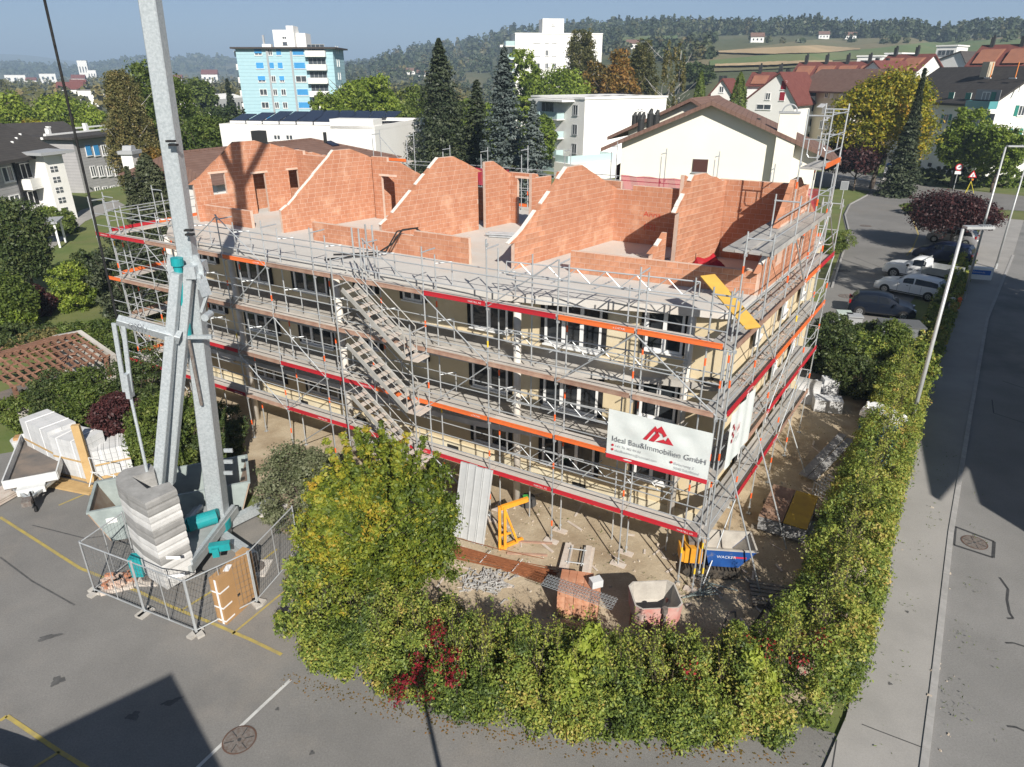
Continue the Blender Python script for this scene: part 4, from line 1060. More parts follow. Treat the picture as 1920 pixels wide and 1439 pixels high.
for k in range(26):
    MB().box((random.uniform(-.35, .35), random.uniform(-.25, .25), 0.16 + 0.055 * (k // 8)), (0.24, 0.12, 0.07), random.uniform(0, 3)).build('brick', M_mort if k % 3 else M_brick, t)
t = thing('brick_heap', 'loose heap of orange brick pieces beside the teal crane motor', 'bricks', W(245, 1088))
for k in range(18): MB().box((random.uniform(-.2, .2), random.uniform(-.2, .2), 0.06 + 0.07 * (k // 6)), (0.2, 0.14, 0.1), random.uniform(0, 3)).build('brick', M_brick, t)
# grey skip behind the ballast
M_skip = mat('grey painted skip', (0.33, 0.38, 0.37), (0.25, 0.29, 0.285), 2, 0.6, 0.2, 20)
M_skin = mat('rusty dusty skip inside', (0.42, 0.34, 0.27), (0.30, 0.20, 0.14), 1.8, 0.9, 0.3, 12)
def skip(name, label, loc, rz, L, Wd, Hh, m, mi):
    t = thing(name, label, 'skip', loc, rz)
    for sy in (-1, 1): MB().yprism([(-L / 2, Hh), (-L / 2 + 0.45, 0.12), (L / 2 - 0.45, 0.12), (L / 2, Hh)], sy * Wd / 2 - 0.03, sy * Wd / 2 + 0.03).build('side', m, t)
    MB().add([(-L / 2 + 0.45, -Wd / 2, 0.14), (L / 2 - 0.45, -Wd / 2, 0.14), (L / 2 - 0.45, Wd / 2, 0.14), (-L / 2 + 0.45, Wd / 2, 0.14)], [(0, 1, 2, 3)]).build('floor', mi, t)
    for sx in (-1, 1):
        MB().xprism([(-Wd / 2, 0), (Wd / 2, 0), (Wd / 2, 0.03), (-Wd / 2, 0.03)], 0, 1)
        x0, x1 = sx * (L / 2 - 0.45), sx * L / 2
        MB().add([(x0, -Wd / 2, 0.12), (x0, Wd / 2, 0.12), (x1, Wd / 2, Hh), (x1, -Wd / 2, Hh), (x0 + sx * 0.05, -Wd / 2, 0.12), (x0 + sx * 0.05, Wd / 2, 0.12), (x1 + sx * 0.05, Wd / 2, Hh), (x1 + sx * 0.05, -Wd / 2, Hh)], [(0, 1, 2, 3), (4, 7, 6, 5), (0, 3, 7, 4), (1, 5, 6, 2), (3, 2, 6, 7)]).build('end_wall', mi, t)
    r = MB(); z = Hh + 0.03
    for sy in (-1, 1): r.box((0, sy * (Wd / 2), z), (L + 0.12, 0.09, 0.07))
    for sx in (-1, 1): r.box((sx * (L / 2 + 0.02), 0, z), (0.09, Wd - 0.09, 0.07))
    r.build('rim', m, t)
    return t
sk = skip('waste_skip', 'long grey open skip behind the crane ballast', W(285, 1000) + Vector((0.5, 1.1, 0)), R(22), 5.0, 2.0, 1.35, M_skip, M_skin)
MB().box((-1.9, -1.05, 0.95), (0.32, 0.01, 0.2)).build('notice', M_white, sk)
# trailer with tipping bed
M_alw = mat('white trailer board', (0.66, 0.67, 0.66), (0.56, 0.57, 0.57), 3, 0.5)
M_bed = mat('grimy trailer floor', (0.12, 0.115, 0.11), (0.22, 0.18, 0.15), 1.3, 0.85, 0.2, 20)
ta, tb = W(18, 945), W(118, 925)
t = thing('trailer', 'white flatbed trailer with dark bed parked on the left', 'trailer', (ta + tb) / 2, math.atan2((tb - ta).y, (tb - ta).x))
TLx = (tb - ta).length; TLy = 4.0
MB().box((0, TLy / 2, 0.62), (TLx, TLy, 0.08)).build('bed', M_bed, t)
MB().box((0, 0.0, 0.80), (TLx, 0.05, 0.34)).build('tailboard', M_alw, t); MB().box((0, TLy, 0.80), (TLx, 0.05, 0.34)).build('headboard', M_alw, t)
for sx in (-1, 1): MB().box((sx * TLx / 2, TLy / 2, 0.80), (0.05, TLy - 0.06, 0.34)).build('sideboard', M_alw, t)
MB().bar((0, -0.0, 0.5), (0.0, -1.3, 0.48), 0.12, 0.12).bar((-0.7, 0.3, 0.5), (0, -0.9, 0.48), 0.09, 0.1).bar((0.7, 0.3, 0.5), (0, -0.9, 0.48), 0.09, 0.1).build('drawbar', M_galv, t)
MB().box((0, -0.2, 0.52), (0.9, 0.3, 0.25)).build('tool_box', M_alw, t)
MB().tube((0.14, -1.0, 0.15), (0.14, -1.0, 0.85), 0.035, 8).tube((0.10, -1.0, 0.12), (0.18, -1.0, 0.12), 0.12, 14).build('jockey_wheel', M_black, t)
MB().box((0, -1.15, 0.55), (0.3, 0.4, 0.2)).build('coupling', M_iron, t)
for sx in (-1, 1):
    for y in (1.7, 2.5): MB().tube((sx * (TLx / 2 - 0.25), y, 0.3), (sx * (TLx / 2 - 0.05), y, 0.3), 0.3, 18).build('wheel', M_black, t)
t = thing('timber_stack', 'stack of pale planks beside the trailer at the left edge', 'timber', W(8, 935) + Vector((0, 0.3, 0)), R(72))
for k in range(14): MB().box((random.uniform(-.2, .2), -0.4 + 0.2 * (k % 5), 0.08 + 0.09 * (k // 5)), (3.0 + random.uniform(-.4, .4), 0.17, 0.06), random.uniform(-.04, .04)).build('plank', M_tread, t)
# white calcium silicate block packs
M_blk = mat('white building blocks', (0.60, 0.60, 0.60), (0.52, 0.53, 0.535), 2, 0.9, rand=0.06)
M_wood = mat('fresh timber', (0.52, 0.36, 0.17), (0.44, 0.29, 0.13), 2.5, 0.75, 0.1, rand=0.08)
def pack(label, a, b, depth, h, rows, cols, m=M_blk):
    L = (b - a).length; t = thing('block_pack', label, 'blocks', a, math.atan2((b - a).y, (b - a).x), 'packs of white blocks')
    MB().box((L / 2, depth / 2, 0.06), (L, depth, 0.12)).build('pallet', M_wood, t)
    bw, bh = L / cols, (h - 0.12) / rows
    for j in range(rows):
        for i in range(cols):
            for d in range(2): box_obj('block', (bw * (i + 0.5), depth * (0.25 + 0.5 * d), 0.12 + bh * (j + 0.5)), (round(bw - 0.012, 3), round(depth / 2 - 0.012, 3), round(bh - 0.01, 3)), 0, m, t)
    for x in (L * 0.25, L * 0.75): MB().box((x, depth / 2, h / 2 + 0.07), (0.03, depth + 0.012, h - 0.1)).build('strap', M_tape, t)
    MB().box((L / 2, -0.02, h * 0.52), (L, 0.03, 0.06)).build('batten', M_wood, t)
    return t
pa, pb, pc = W(60, 862), W(112, 890), W(168, 905)
pack('tall wrapped pack of white blocks at the left end behind the trailer', pa, pb, 1.1, 1.9, 6, 6)
pack('tall pack of white blocks beside the standing timber post', pb + Vector((0.05, -0.05, 0)), pc, 1.1, 1.75, 6, 5)
pack('separate lower pack of white blocks between timber post and ballast', W(186, 900), W(252, 885), 1.2, 1.25, 5, 6)
t = thing('timber_post', 'thick yellow timber post standing beside the white block packs', 'post', W(172, 903), 0.2)
MB().box((0, 0, 1.25), (0.28, 0.16, 2.5)).build('post', M_wood, t)
t = thing('timber_planks', 'long planks lying along the foot of the white block packs', 'timber', W(140, 895), R(-20))
for k in range(4): MB().box((0, -0.35 - 0.16 * k, 0.05), (3.4, 0.14, 0.07), 0.02 * k).build('plank', M_wood, t)
t = thing('barrier_stand', 'low white barrier stand before the separate block pack', 'barrier', W(200, 912), R(-15))
for x in (-0.5, 0.5):
    MB().tube((x, -0.35, 0.02), (x, 0, 0.55), 0.02, 6).tube((x, 0.35, 0.02), (x, 0, 0.55), 0.02, 6).build('leg', M_alw, t)
MB().tube((-0.6, 0, 0.55), (0.6, 0, 0.55), 0.02, 6).tube((-0.5, 0, 0.55), (-0.5, 0, 1.2), 0.015, 6).tube((0.5, 0, 0.55), (0.5, 0, 1.2), 0.015, 6).tube((-0.5, 0, 1.2), (0.5, 0, 1.2), 0.015, 6).build('frame', M_alw, t)
t = thing('debris_tub', 'white tub with orange lid on rough ground beside the block packs', 'tub', W(42, 838), 0)
MB().tube((0, 0, 0), (0, 0, 0.4), 0.3, 16, r2=0.36).build('tub', M_alw, t); MB().box((0.02, 0, 0.46), (0.4, 0.35, 0.12), 0.3).build('lid', M_card, t)

# ------------------------------------------------------------------ props on the building ground
t = thing('formwork_bundle', 'pale grey formwork panels leaning upright against the front scaffold', 'panels', W(872, 1012), ROTB)
for k in range(4):
    o = MB().box((0, 0, 1.35), (0.30, 0.07, 2.7)).box((-0.13, -0.045, 1.35), (0.02, 0.025, 2.7)).box((0.13, -0.045, 1.35), (0.02, 0.025, 2.7)).build('panel', mat('pale formwork panel', (0.50, 0.51, 0.51), (0.43, 0.44, 0.44), 2, 0.6, rand=0.07), t)
    o.location = (-0.35 + 0.31 * k, 0.12 * (k % 2) * 0.3, 0); o.rotation_euler = (R(-14), 0, 0)
M_safo = mat('safety orange paint', (0.82, 0.36, 0.03), (0.72, 0.29, 0.03), 3, 0.5)
t = thing('lifting_frame', 'orange steel lifting fork frame standing on the soil', 'frame', W(937, 1030), R(10))
for x in (0, 0.18): MB().box((x, 0, 0.85), (0.09, 0.12, 1.7)).build('upright', M_safo, t)
MB().bar((0.05, 0, 1.65), (1.0, 0.25, 1.72), 0.10, 0.16).build('arm', M_safo, t); MB().bar((0.2, 0, 1.5), (0.62, 0.1, 0.15), 0.07, 0.07).build('brace', M_safo, t)
MB().bar((0, -0.05, 0.06), (0.85, 0.35, 0.06), 0.1, 0.1).build('foot', M_safo, t); MB().bar((0.02, 0, 0.55), (0.4, 0.1, 0.55), 0.05, 0.06).build('tie', M_safo, t)
for i, (x, y) in enumerate(((0.5, 0.3), (0.2, -0.3))): MB().bar((x, y, 0.04), (x + 1.3, y - 0.35, 0.04), 0.08, 0.05).build('fork', M_brn, t)
t = thing('round_basket', 'round dark tub with a green patch on the soil below the scaffold', 'tub', W(989, 944), 0)
MB().tube((0, 0, 0), (0, 0, 0.28), 0.34, 18, r2=0.28).build('tub', M_tar, t); MB().tube((-0.05, 0, 0.28), (-0.05, 0, 0.31), 0.14, 12).build('green_cap', mat('green cap', (0.05, 0.30, 0.06)), t)
M_rust = mat('rusty rebar', (0.28, 0.105, 0.045), (0.19, 0.07, 0.03), 8, 0.9)
a, b = W(858, 1040), W(1030, 1085)
t = thing('rebar_bundle', 'long bundle of rusty reinforcing bars lying on the soil', 'steel bars', a, math.atan2((b - a).y, (b - a).x)); L = (b - a).length
for k in range(90):
    y, z = random.uniform(-0.28, 0.28), 0.03 + abs(random.gauss(0, 0.17)) * max(0.2, 1 - abs(y) / 0.3); e = random.uniform(-.3, .25)
    o = MB().tube((-0.3 + e, y * 1.1, z), (L * 0.5 + e, y * 0.8, z + 0.02), 0.011, 5).tube((L * 0.5 + e, y * 0.8, z + 0.02), (L + e, y * 1.25 + random.uniform(-.08, .08), z), 0.011, 5).build('rebar', M_rust, t)
for x in (L * 0.3, L * 0.65): MB().bar((x, -0.33, 0.2), (x + 0.1, 0.33, 0.22), 0.02, 0.02).build('tie_band', M_alw, t)
t = thing('clamp_heap', 'tangled heap of silver steel clamps and pins below the rebar bundle', 'clamps', W(918, 1098))
for k in range(95):
    x, y = random.gauss(0, 0.42), random.gauss(0, 0.30); a_ = random.uniform(0, 6.28); l = random.uniform(0.18, 0.36); z = 0.03 + max(0, 0.25 - 0.3 * math.hypot(x, y)) * random.random()
    o = MB().bar((-l / 2, 0, 0), (l / 2, 0, random.uniform(-.05, .08)), 0.035, 0.03).bar((-l / 2, 0, 0), (-l / 2, 0.1, 0.02), 0.03, 0.03).build('clamp', mat('silver clamp', (0.60, 0.60, 0.59), (0.45, 0.44, 0.42), 6, 0.5, metal=0.4), t)
    o.location = (x, y, z); o.rotation_euler = (0, 0, a_)
t = thing('trestle', 'two timber beams bridged by a small steel ladder frame on the soil', 'trestle', W(1080, 1052), ROTB + R(18))
for x in (-0.36, 0.36): MB().box((x, 0, 0.12), (0.2, 1.35, 0.1), 0.05 * x).box((x + 0.12, 0.05, 0.06), (0.14, 1.3, 0.08)).build('beam', M_tread, t)
for y in (-0.35, 0.35): MB().tube((-0.3, y, 0.2), (0.3, y, 0.2), 0.022, 6).build('rung', M_galv2, t)
for x in (-0.22, 0.22): MB().tube((x, -0.45, 0.2), (x, 0.5, 0.2), 0.022, 6).build('side_tube', M_galv2, t)
t = thing('brick_pallet', 'pallet of orange clay bricks with lattice bars on top beside the hedge', 'bricks', W(1085, 1140), R(-12))
MB().box((0, 0, 0.06), (1.2, 1.0, 0.12)).build('pallet', M_wood, t)
for j in range(4):
    for i in range(5):
        for k in range(2):
            if j == 3 and i == 4: continue
            box_obj('brick', (-0.48 + 0.24 * i, -0.25 + 0.5 * k, 0.23 + 0.21 * j), (0.232, 0.48, 0.2), random.uniform(-.03, .03), M_brick, t)
t2 = thing('lattice_bars', 'zigzag steel lattice bars lying across the brick pallet', 'steel bars', W(1085, 1112, 0.98), R(-28))
for r_ in range(4):
    y = -0.22 + 0.13 * r_; z = 0.02
    lb = MB().tube((-1.1, y, z), (1.1, y, z), 0.008, 5).tube((-1.1, y + 0.07, z), (1.1, y + 0.07, z), 0.008, 5)
    for i in range(24):
        x = -1.1 + 2.2 * i / 24; lb.tube((x, y, z), (x + 0.046, y + 0.035, z + 0.1), 0.005, 4).tube((x + 0.046, y + 0.035, z + 0.1), (x + 0.092, y + 0.07, z), 0.005, 4)
    lb.build('lattice_bar', M_galv, t2)
t = thing('white_carton', 'small white carton on top of the brick pallet', 'carton', W(1117, 1098, 1.0), R(20))
MB().box((0, 0, 0.12), (0.34, 0.26, 0.24)).build('carton', M_blk, t)
# concrete bucket
M_pink = mat('faded red bucket', (0.50, 0.20, 0.17), (0.58, 0.36, 0.32), 2.5, 0.8, 0.2, 15, col3=(0.42, 0.38, 0.34), scale3=1.5, lo3=0.5, hi3=0.65)
M_cem = mat('cement crust', (0.48, 0.45, 0.40), (0.38, 0.35, 0.31), 2.5, 0.95, 0.6, 10)
t = thing('concrete_bucket', 'open octagonal concrete bucket, faded red outside and cement grey inside', 'bucket', W(1220, 1195), R(4))
def octo(hx, hy, c_): return [(-hx + c_, -hy), (hx - c_, -hy), (hx, -hy + c_), (hx, hy - c_), (hx - c_, hy), (-hx + c_, hy), (-hx, hy - c_), (-hx, -hy + c_)]
def shell(pr, m_out, m_in, th=0.04):
    n = 8; mb = MB()
    for k in range(len(pr) - 1):
        (p0, z0), (p1, z1) = pr[k], pr[k + 1]
        for i in range(n):
            j = (i + 1) % n; A0, A1, B0, B1 = p0[i], p0[j], p1[i], p1[j]
            mb.add([(*A0, z0), (*A1, z0), (*B1, z1), (*B0, z1)], [(0, 1, 2, 3)], 0)
            s = 1 - th / 0.6
            mb.add([(A0[0] * s, A0[1] * s, z0), (A1[0] * s, A1[1] * s, z0), (B1[0] * s, B1[1] * s, z1), (B0[0] * s, B0[1] * s, z1)], [(3, 2, 1, 0)], 1)
    pT, zT = pr[-1]; s = 1 - th / 0.6
    for i in range(n):
        j = (i + 1) % n; mb.add([(*pT[i], zT), (*pT[j], zT), (pT[j][0] * s, pT[j][1] * s, zT), (pT[i][0] * s, pT[i][1] * s, zT)], [(0, 1, 2, 3)], 1)
    return mb
sh_ = shell([(octo(0.25, 0.25, 0.07), 0.25), (octo(0.62, 0.52, 0.14), 0.95), (octo(0.66, 0.56, 0.16), 1.55)], 0, 1)
sh_.build('hopper', [M_pink, M_cem], t)
MB().prism(octo(0.25, 0.25, 0.07), 0.24, 0.27).build('hopper_floor', M_cem, t)
for sx in (-1, 1):
    for sy in (-1, 1): MB().bar((sx * 0.5, sy * 0.42, 0), (sx * 0.5, sy * 0.42, 1.0), 0.06, 0.06).build('leg', M_pink, t)
MB().tube((-0.62, -0.5, 0.6), (0.1, -0.72, 0.95), 0.03, 6).tube((0.1, -0.72, 0.95), (0.1, -0.62, 1.5), 0.04, 6).tube((0.1, -0.62, 1.45), (0.1, -0.62, 1.62), 0.08, 10).build('lever', M_iron, t)
# mini dumper
M_blue = mat('blue skip paint', (0.02, 0.085, 0.30), (0.015, 0.06, 0.22), 3, 0.45, col3=(0.25, 0.22, 0.2), scale3=2.2, lo3=0.6, hi3=0.75)
M_dyel = mat('dumper yellow', (0.70, 0.33, 0.03), (0.60, 0.27, 0.03), 3, 0.5)
M_rub = mat('rubber track', (0.035, 0.033, 0.03), (0.09, 0.075, 0.06), 5, 0.9, 0.5, 20)
a, b = W(1275, 1085), W(1400, 1085)
t = thing('mini_dumper', 'small tracked dumper with blue skip and orange engine under the scaffold corner', 'dumper', (a + b) / 2 + Vector((0, 0.5, 0)), R(-6))
for sy in (-0.42, 0.42):
    tr = MB(); pts = [(-0.75, 0.02), (0.65, 0.02), (0.85, 0.15), (0.80, 0.34), (-0.85, 0.34), (-0.95, 0.2)]
    tr.yprism(pts, sy - 0.11, sy + 0.11)
    for k in range(14): tr.box((-0.75 + 0.115 * k, sy, 0.365), (0.06, 0.24, 0.04))
    tr.build('track', M_rub, t)
MB().box((0, 0, 0.30), (1.5, 0.55, 0.2)).build('chassis', M_blue, t)
MB().box((-0.62, 0, 0.72), (0.55, 0.75, 0.55)).box((-0.95, -0.05, 0.66), (0.16, 0.6, 0.4)).build('engine_cover', M_dyel, t)
MB().box((-0.62, 0, 1.06), (0.3, 0.35, 0.12)).tube((-0.45, 0.2, 1.0), (-0.45, 0.2, 1.3), 0.03, 8).build('air_filter', M_iron, t)
bk = MB(); o_ = [(-0.15, 0.5), (0.75, 0.5), (1.25, 1.12), (-0.32, 1.12)]
for sy in (-1, 1): bk.yprism(o_, sy * 0.5 - 0.02, sy * 0.5 + 0.02, 0)
bk.add([(x, y, z) for (x, z) in o_ for y in (-0.5, 0.5)], [(0, 1, 3, 2), (2, 3, 5, 4), (6, 7, 1, 0)], 1)
for (x0, z0), (x1, z1) in (((-0.15, 0.51), (0.75, 0.51)), ((0.75, 0.51), (1.25, 1.12)), ((-0.15, 0.51), (-0.32, 1.12))):
    pass
bk.build('skip_body', [M_blue, M_cem], t)
for sy in (-1, 1): MB().add([(x * 0.97 + 0.01, sy * 0.475, z) for x, z in o_], [(0, 1, 2, 3)]).build('skip_lining', M_cem, t)
rim = MB()
for sy in (-1, 1): rim.bar((-0.34, sy * 0.5, 1.13), (1.27, sy * 0.5, 1.13), 0.06, 0.04)
rim.bar((1.25, -0.5, 1.13), (1.25, 0.5, 1.13), 0.06, 0.04).bar((-0.33, -0.5, 1.13), (-0.33, 0.5, 1.13), 0.06, 0.04).build('skip_rim', M_cem, t)
text('WACKER', 0.14, t, (0.05, -0.524, 0.83), (R(90), 0, 0), M_label)
MB().box((0.75, -0.522, 0.88), (0.4, 0.004, 0.06)).build('red_flash', M_banr, t)
MB().bar((-0.22, -0.2, 0.5), (-0.25, -0.2, 1.25), 0.04, 0.04).bar((-0.22, 0.2, 0.5), (-0.25, 0.2, 1.25), 0.04, 0.04).build('control_lever', M_dyel, t)
# odds and ends
M_gtube = mat('green grey tube', (0.16, 0.20, 0.19), (0.24, 0.27, 0.26), 3, 0.6)
t = thing('tube_heap', 'loose heap of green grey scaffold tubes before the dumper', 'tubes', W(1322, 1105))
for k, (x, y, a_, l) in enumerate(((-0.1, 0.1, 60, 1.0), (0.05, 0.1, 62, 1.0), (0.15, 0.15, 118, 1.2), (-0.3, -0.25, 20, 1.1), (-0.2, -0.3, 15, 1.0), (-0.15, -0.38, 3, 0.9), (-0.25, -0.15, 28, 1.1), (0.5, 0.05, -25, 1.0))):
    d = Vector((math.cos(R(a_)), math.sin(R(a_)), 0)) * l / 2; MB().tube((x - d.x, y - d.y, 0.04 + 0.03 * (k % 3)), (x + d.x, y + d.y, 0.05 + 0.03 * (k % 3)), 0.024, 6).build('tube', M_gtube, t)
M_owood = mat('old grey wood', (0.19, 0.165, 0.135), (0.26, 0.23, 0.19), 3, 0.9, 0.2, 20)
t = thing('wooden_pallet', 'grey wooden pallet lying on dark soil beside the hedge', 'pallet', W(1445, 1122), R(-12))
for k in range(6): MB().box((0, -0.45 + 0.18 * k, 0.15), (1.2, 0.12, 0.025)).build('slat', M_owood, t)
for x in (-0.52, 0, 0.52): MB().box((x, 0, 0.085), (0.1, 1.0, 0.09)).build('bearer', M_owood, t)
for y in (-0.45, 0, 0.45): MB().box((0, y, 0.025), (1.2, 0.1, 0.022)).build('base_board', M_owood, t)
t = thing('steel_stand', 'dark angular steel stand in the hedge corner beyond the bucket', 'stand', W(1450, 1200), R(30))
for x in (-0.5, 0.5):
    MB().bar((x, -0.5, 0), (x, 0, 1.6), 0.06, 0.06).bar((x, 0.5, 0), (x, 0, 1.6), 0.06, 0.06).bar((x, -0.4, 0.3), (x, 0.4, 0.3), 0.05, 0.05).build('side_frame', M_tar, t)
MB().bar((-0.5, 0, 1.6), (0.5, 0, 1.6), 0.06, 0.06).build('ridge_bar', M_tar, t)
t = thing('hose_loop', 'grey hose standing in a loop beside the hedge', 'hose', W(1370, 1205))
MB().path([(-0.35, -0.4, 0.03), (-0.3, 0.0, 0.5), (-0.1, 0.25, 0.85), (0.08, 0.25, 0.9), (0.12, 0.1, 0.6), (0.0, -0.3, 0.1), (-0.1, -0.7, 0.03)], 0.03, 7).build('hose', M_iron, t)
_f0, _f1 = (W(1438, 968, 0.7) + W(1500, 985, 0.7)) / 2, (W(1466, 910, 0.7) + W(1522, 922, 0.7)) / 2
FSO = Vector((_f0.x, _f0.y, 0)); FSA = math.atan2((_f1 - _f0).y, (_f1 - _f0).x)
t = thing('formwork_stack', 'stack of formwork boards, brown top beside yellow top, on timber bearers', 'board stack', FSO, FSA)
M_fbr = mat('brown formwork face', (0.23, 0.135, 0.085), (0.33, 0.22, 0.16), 2.5, 0.7, rand=0.05); M_fye = mat('yellow formwork face', (0.52, 0.35, 0.03), (0.42, 0.27, 0.03), 2.5, 0.6); M_fgr = mat('grey formwork edge', (0.25, 0.25, 0.25), (0.33, 0.325, 0.32), 3, 0.8, rand=0.12)
for i, (y, mt) in enumerate(((0.40, M_fbr), (-0.40, M_fye))):
    for k in range(6): MB().box((1.05 + random.uniform(-.02, .02), y + random.uniform(-.015, .015), 0.18 + 0.085 * k), (2.3, 0.76, 0.075)).build('board', M_fgr, t)
    MB().box((1.05, y, 0.68), (2.32, 0.77, 0.03)).build('top_board', mt, t)
for x in (0.1, 1.9): MB().box((x, 0, 0.07), (0.16, 2.0, 0.13)).build('bearer', M_owood, t)
t = thing('board_offcut', 'broken grey board lying beside the formwork stack', 'board', W(1525, 990), R(20)); MB().prism([(-0.5, -0.3), (0.45, -0.35), (0.6, 0.1), (0.1, 0.3), (-0.4, 0.2)], 0.02, 0.06).build('board', M_conc2, t)
a, b = W(1520, 905), W(1595, 845)
t = thing('ramp_planks', 'two grey planks sloping beside the hedge behind the formwork stack', 'planks', a, math.atan2((b - a).y, (b - a).x))
for k in range(2): MB().bar((0, 0.35 * k, 0.15), ((b - a).length, 0.35 * k + 0.1, 0.5 + 0.1 * k), 0.32, 0.06).build('plank', M_fgr, t)
t = thing('folded_trestles', 'jumble of folded grey trestle frames beside the hedge', 'frames', W(1548, 945), R(35))
for k in range(5):
    x = -0.4 + 0.22 * k; MB().path([(x, -0.4, 0.05), (x + 0.1, -0.3, 0.75), (x + 0.15, 0.45, 0.8), (x + 0.05, 0.4, 0.05)], 0.025, 6).tube((x + 0.05, -0.35, 0.4), (x + 0.1, 0.42, 0.42), 0.02, 6).build('frame', M_galv2, t)
def crate(label, u, v, dims, rz, m, txt=None):
    t = thing('insulation_pack', label, 'package', W(u, v), rz, 'white packages by the hedge'); MB().box((0, 0, dims[2] / 2), dims).build('pack', m, t)
    if txt: text(txt, 0.22, t, (-dims[0] / 2 + 0.12, -dims[1] / 2 - 0.006, dims[2] * 0.35), (R(90), 0, 0), M_ink2); text(txt, 0.2, t, (-0.2, 0.0, dims[2] + 0.004), (0, 0, 0), M_ink2)
    return t
crate('white insulation package lettered gonon lying in front of the others', 1549, 768, (1.25, 0.75, 0.6), R(-14), M_blk, 'gonon')
crate('white package standing upright beside the dark bushes', 1552, 742, (0.75, 0.6, 0.95), R(-8), M_blk)
crate('white crumpled package between scaffold and upright package', 1525, 742, (0.7, 0.6, 0.7), R(20), M_blk)
t = thing('insulation_sheet', 'large white sheet leaning against the foot of the side scaffold', 'sheet', W(1500, 755), R(-25))
mb = MB()
for i in range(10):
    s0, s1 = i / 10, (i + 1) / 10; f = lambda s: 0.35 * math.sin(s * 2.4)
    mb.add([(-0.8, f(s0), s0 * 1.3), (0.8, f(s0) - 0.1, s0 * 1.2), (0.8, f(s1) - 0.1, s1 * 1.2), (-0.8, f(s1), s1 * 1.3)], [(0, 1, 2, 3)])
mb.build('sheet', M_blk, t, True)
# portable toilet
M_tblue = mat('toilet blue', (0.02, 0.13, 0.26), (0.02, 0.10, 0.2), 3, 0.5); M_troof = mat('white plastic roof', (0.78, 0.79, 0.80), (0.70, 0.71, 0.72), 3, 0.45)
t = thing('portable_toilet', 'portable toilet with white domed roof and blue walls in the hedge', 'toilet', W(1640, 872) + Vector((0, 0.2, 0)), R(20))
MB().box((0, 0, 1.02), (1.12, 1.12, 2.0)).build('cabin', M_tblue, t); MB().box((0, -0.575, 1.0), (0.75, 0.03, 1.85)).build('door', M_tblue, t)
mb = MB(); n = 10
prf = [(-0.62, 2.02), (-0.6, 2.2), (-0.48, 2.36), (-0.25, 2.46), (0, 2.49), (0.25, 2.46), (0.48, 2.36), (0.6, 2.2), (0.62, 2.02)]
mb.yprism(prf, -0.62, 0.62); mb.build('roof', M_troof, t, False); MB().tube((-0.42, 0.5, 2.3), (-0.42, 0.5, 2.62), 0.05, 10).build('vent', M_troof, t)
# stones on the soil
st = MB()
for k in range(520):
    w_ = B(random.uniform(0, 12), random.uniform(-4.5, 2.6)) if k % 3 else B(random.uniform(-7, 0), random.uniform(-4, 12)); e = random.uniform(0.015, 0.055) * (2 if random.random() < 0.06 else 1)
    st.box((w_.x, w_.y, e * 0.3), (e * 1.6, e, e * 0.9), random.uniform(0, 3), taper=0.6)
o = st.build('pebbles', mat('pale stones', (0.42, 0.34, 0.26), (0.5, 0.45, 0.38), 3, 0.95, rand=0), None); tag(o, 'scattered pale stones and clods on the trampled soil', 'stones', kind='stuff')
# timber sticks and wooden pads under scaffold legs
for k in range(5):
    p = FS[k]
    MB().box(bl(p, 0.0, 0.02), (0.5, 0.22, 0.045)).build('sole_board', M_tread, front); MB().box(bl(p, 0.68, 0.02), (0.5, 0.22, 0.045)).build('sole_board', M_tread, front)
# ------------------------------------------------------------------ neighbouring buildings
M_pane = mat('far window pane', (0.045, 0.055, 0.065), (0.08, 0.09, 0.10), 0.6, 0.12, spec=0.5)
M_wfr = mat('white frame', (0.78, 0.78, 0.77), None, rough=0.5)
M_gfr = mat('grey frame', (0.35, 0.36, 0.37), None, rough=0.5)
M_bblind = mat('blue roller blind', (0.05, 0.26, 0.55), (0.06, 0.30, 0.60), 2, 0.5, rand=0.15)
M_wblind = mat('pale roller blind', (0.60, 0.60, 0.60), None, rough=0.6)
M_tblue2 = stripes('pale blue cladding', (0.34, 0.52, 0.58), (0.38, 0.56, 0.61), 'Z', 0.42, 0.7, 0.15)
M_wwall = mat('white render', (0.80, 0.79, 0.76), (0.76, 0.75, 0.72), 0.3, 0.9)
M_cwall = mat('ivory render', (0.84, 0.81, 0.70), (0.80, 0.77, 0.66), 0.3, 0.9)
M_gwall = stripes('grey shingle cladding', (0.36, 0.355, 0.36), (0.41, 0.40, 0.40), 'Z', 0.8, 0.85, 0.2)
M_bwall = mat('beige render', (0.50, 0.44, 0.33), (0.46, 0.41, 0.31), 0.3, 0.9)
M_bwall_lit = mat('sunlit beige render', (0.70, 0.58, 0.34), (0.66, 0.55, 0.33), 0.3, 0.9)  # beige block's gable end, its sunlight put into the colour
M_roofd = stripes('dark grey roof tiles', (0.050, 0.045, 0.043), (0.075, 0.068, 0.062), 'Y', 0.85, 0.85, 0.5)
M_roofdx = stripes('dark grey roof tiles across', (0.060, 0.053, 0.05), (0.085, 0.075, 0.068), 'X', 0.85, 0.85, 0.5)
M_roofb = stripes('brown roof tiles', (0.15, 0.088, 0.068), (0.20, 0.125, 0.10), 'Y', 0.85, 0.85, 0.6)
M_roofbx = stripes('brown roof tiles across', (0.16, 0.095, 0.073), (0.21, 0.13, 0.105), 'X', 0.85, 0.85, 0.6)
M_roofr = stripes('red roof tiles', (0.13, 0.04, 0.034), (0.18, 0.065, 0.052), 'Y', 0.7, 0.85, 0.5)
M_dormer = mat('orange dormer tiles', (0.30, 0.13, 0.08), (0.25, 0.11, 0.07), 0.6, 0.8)
M_flat = mat('gravel roof', (0.36, 0.35, 0.33), (0.28, 0.27, 0.26), 1, 0.95)
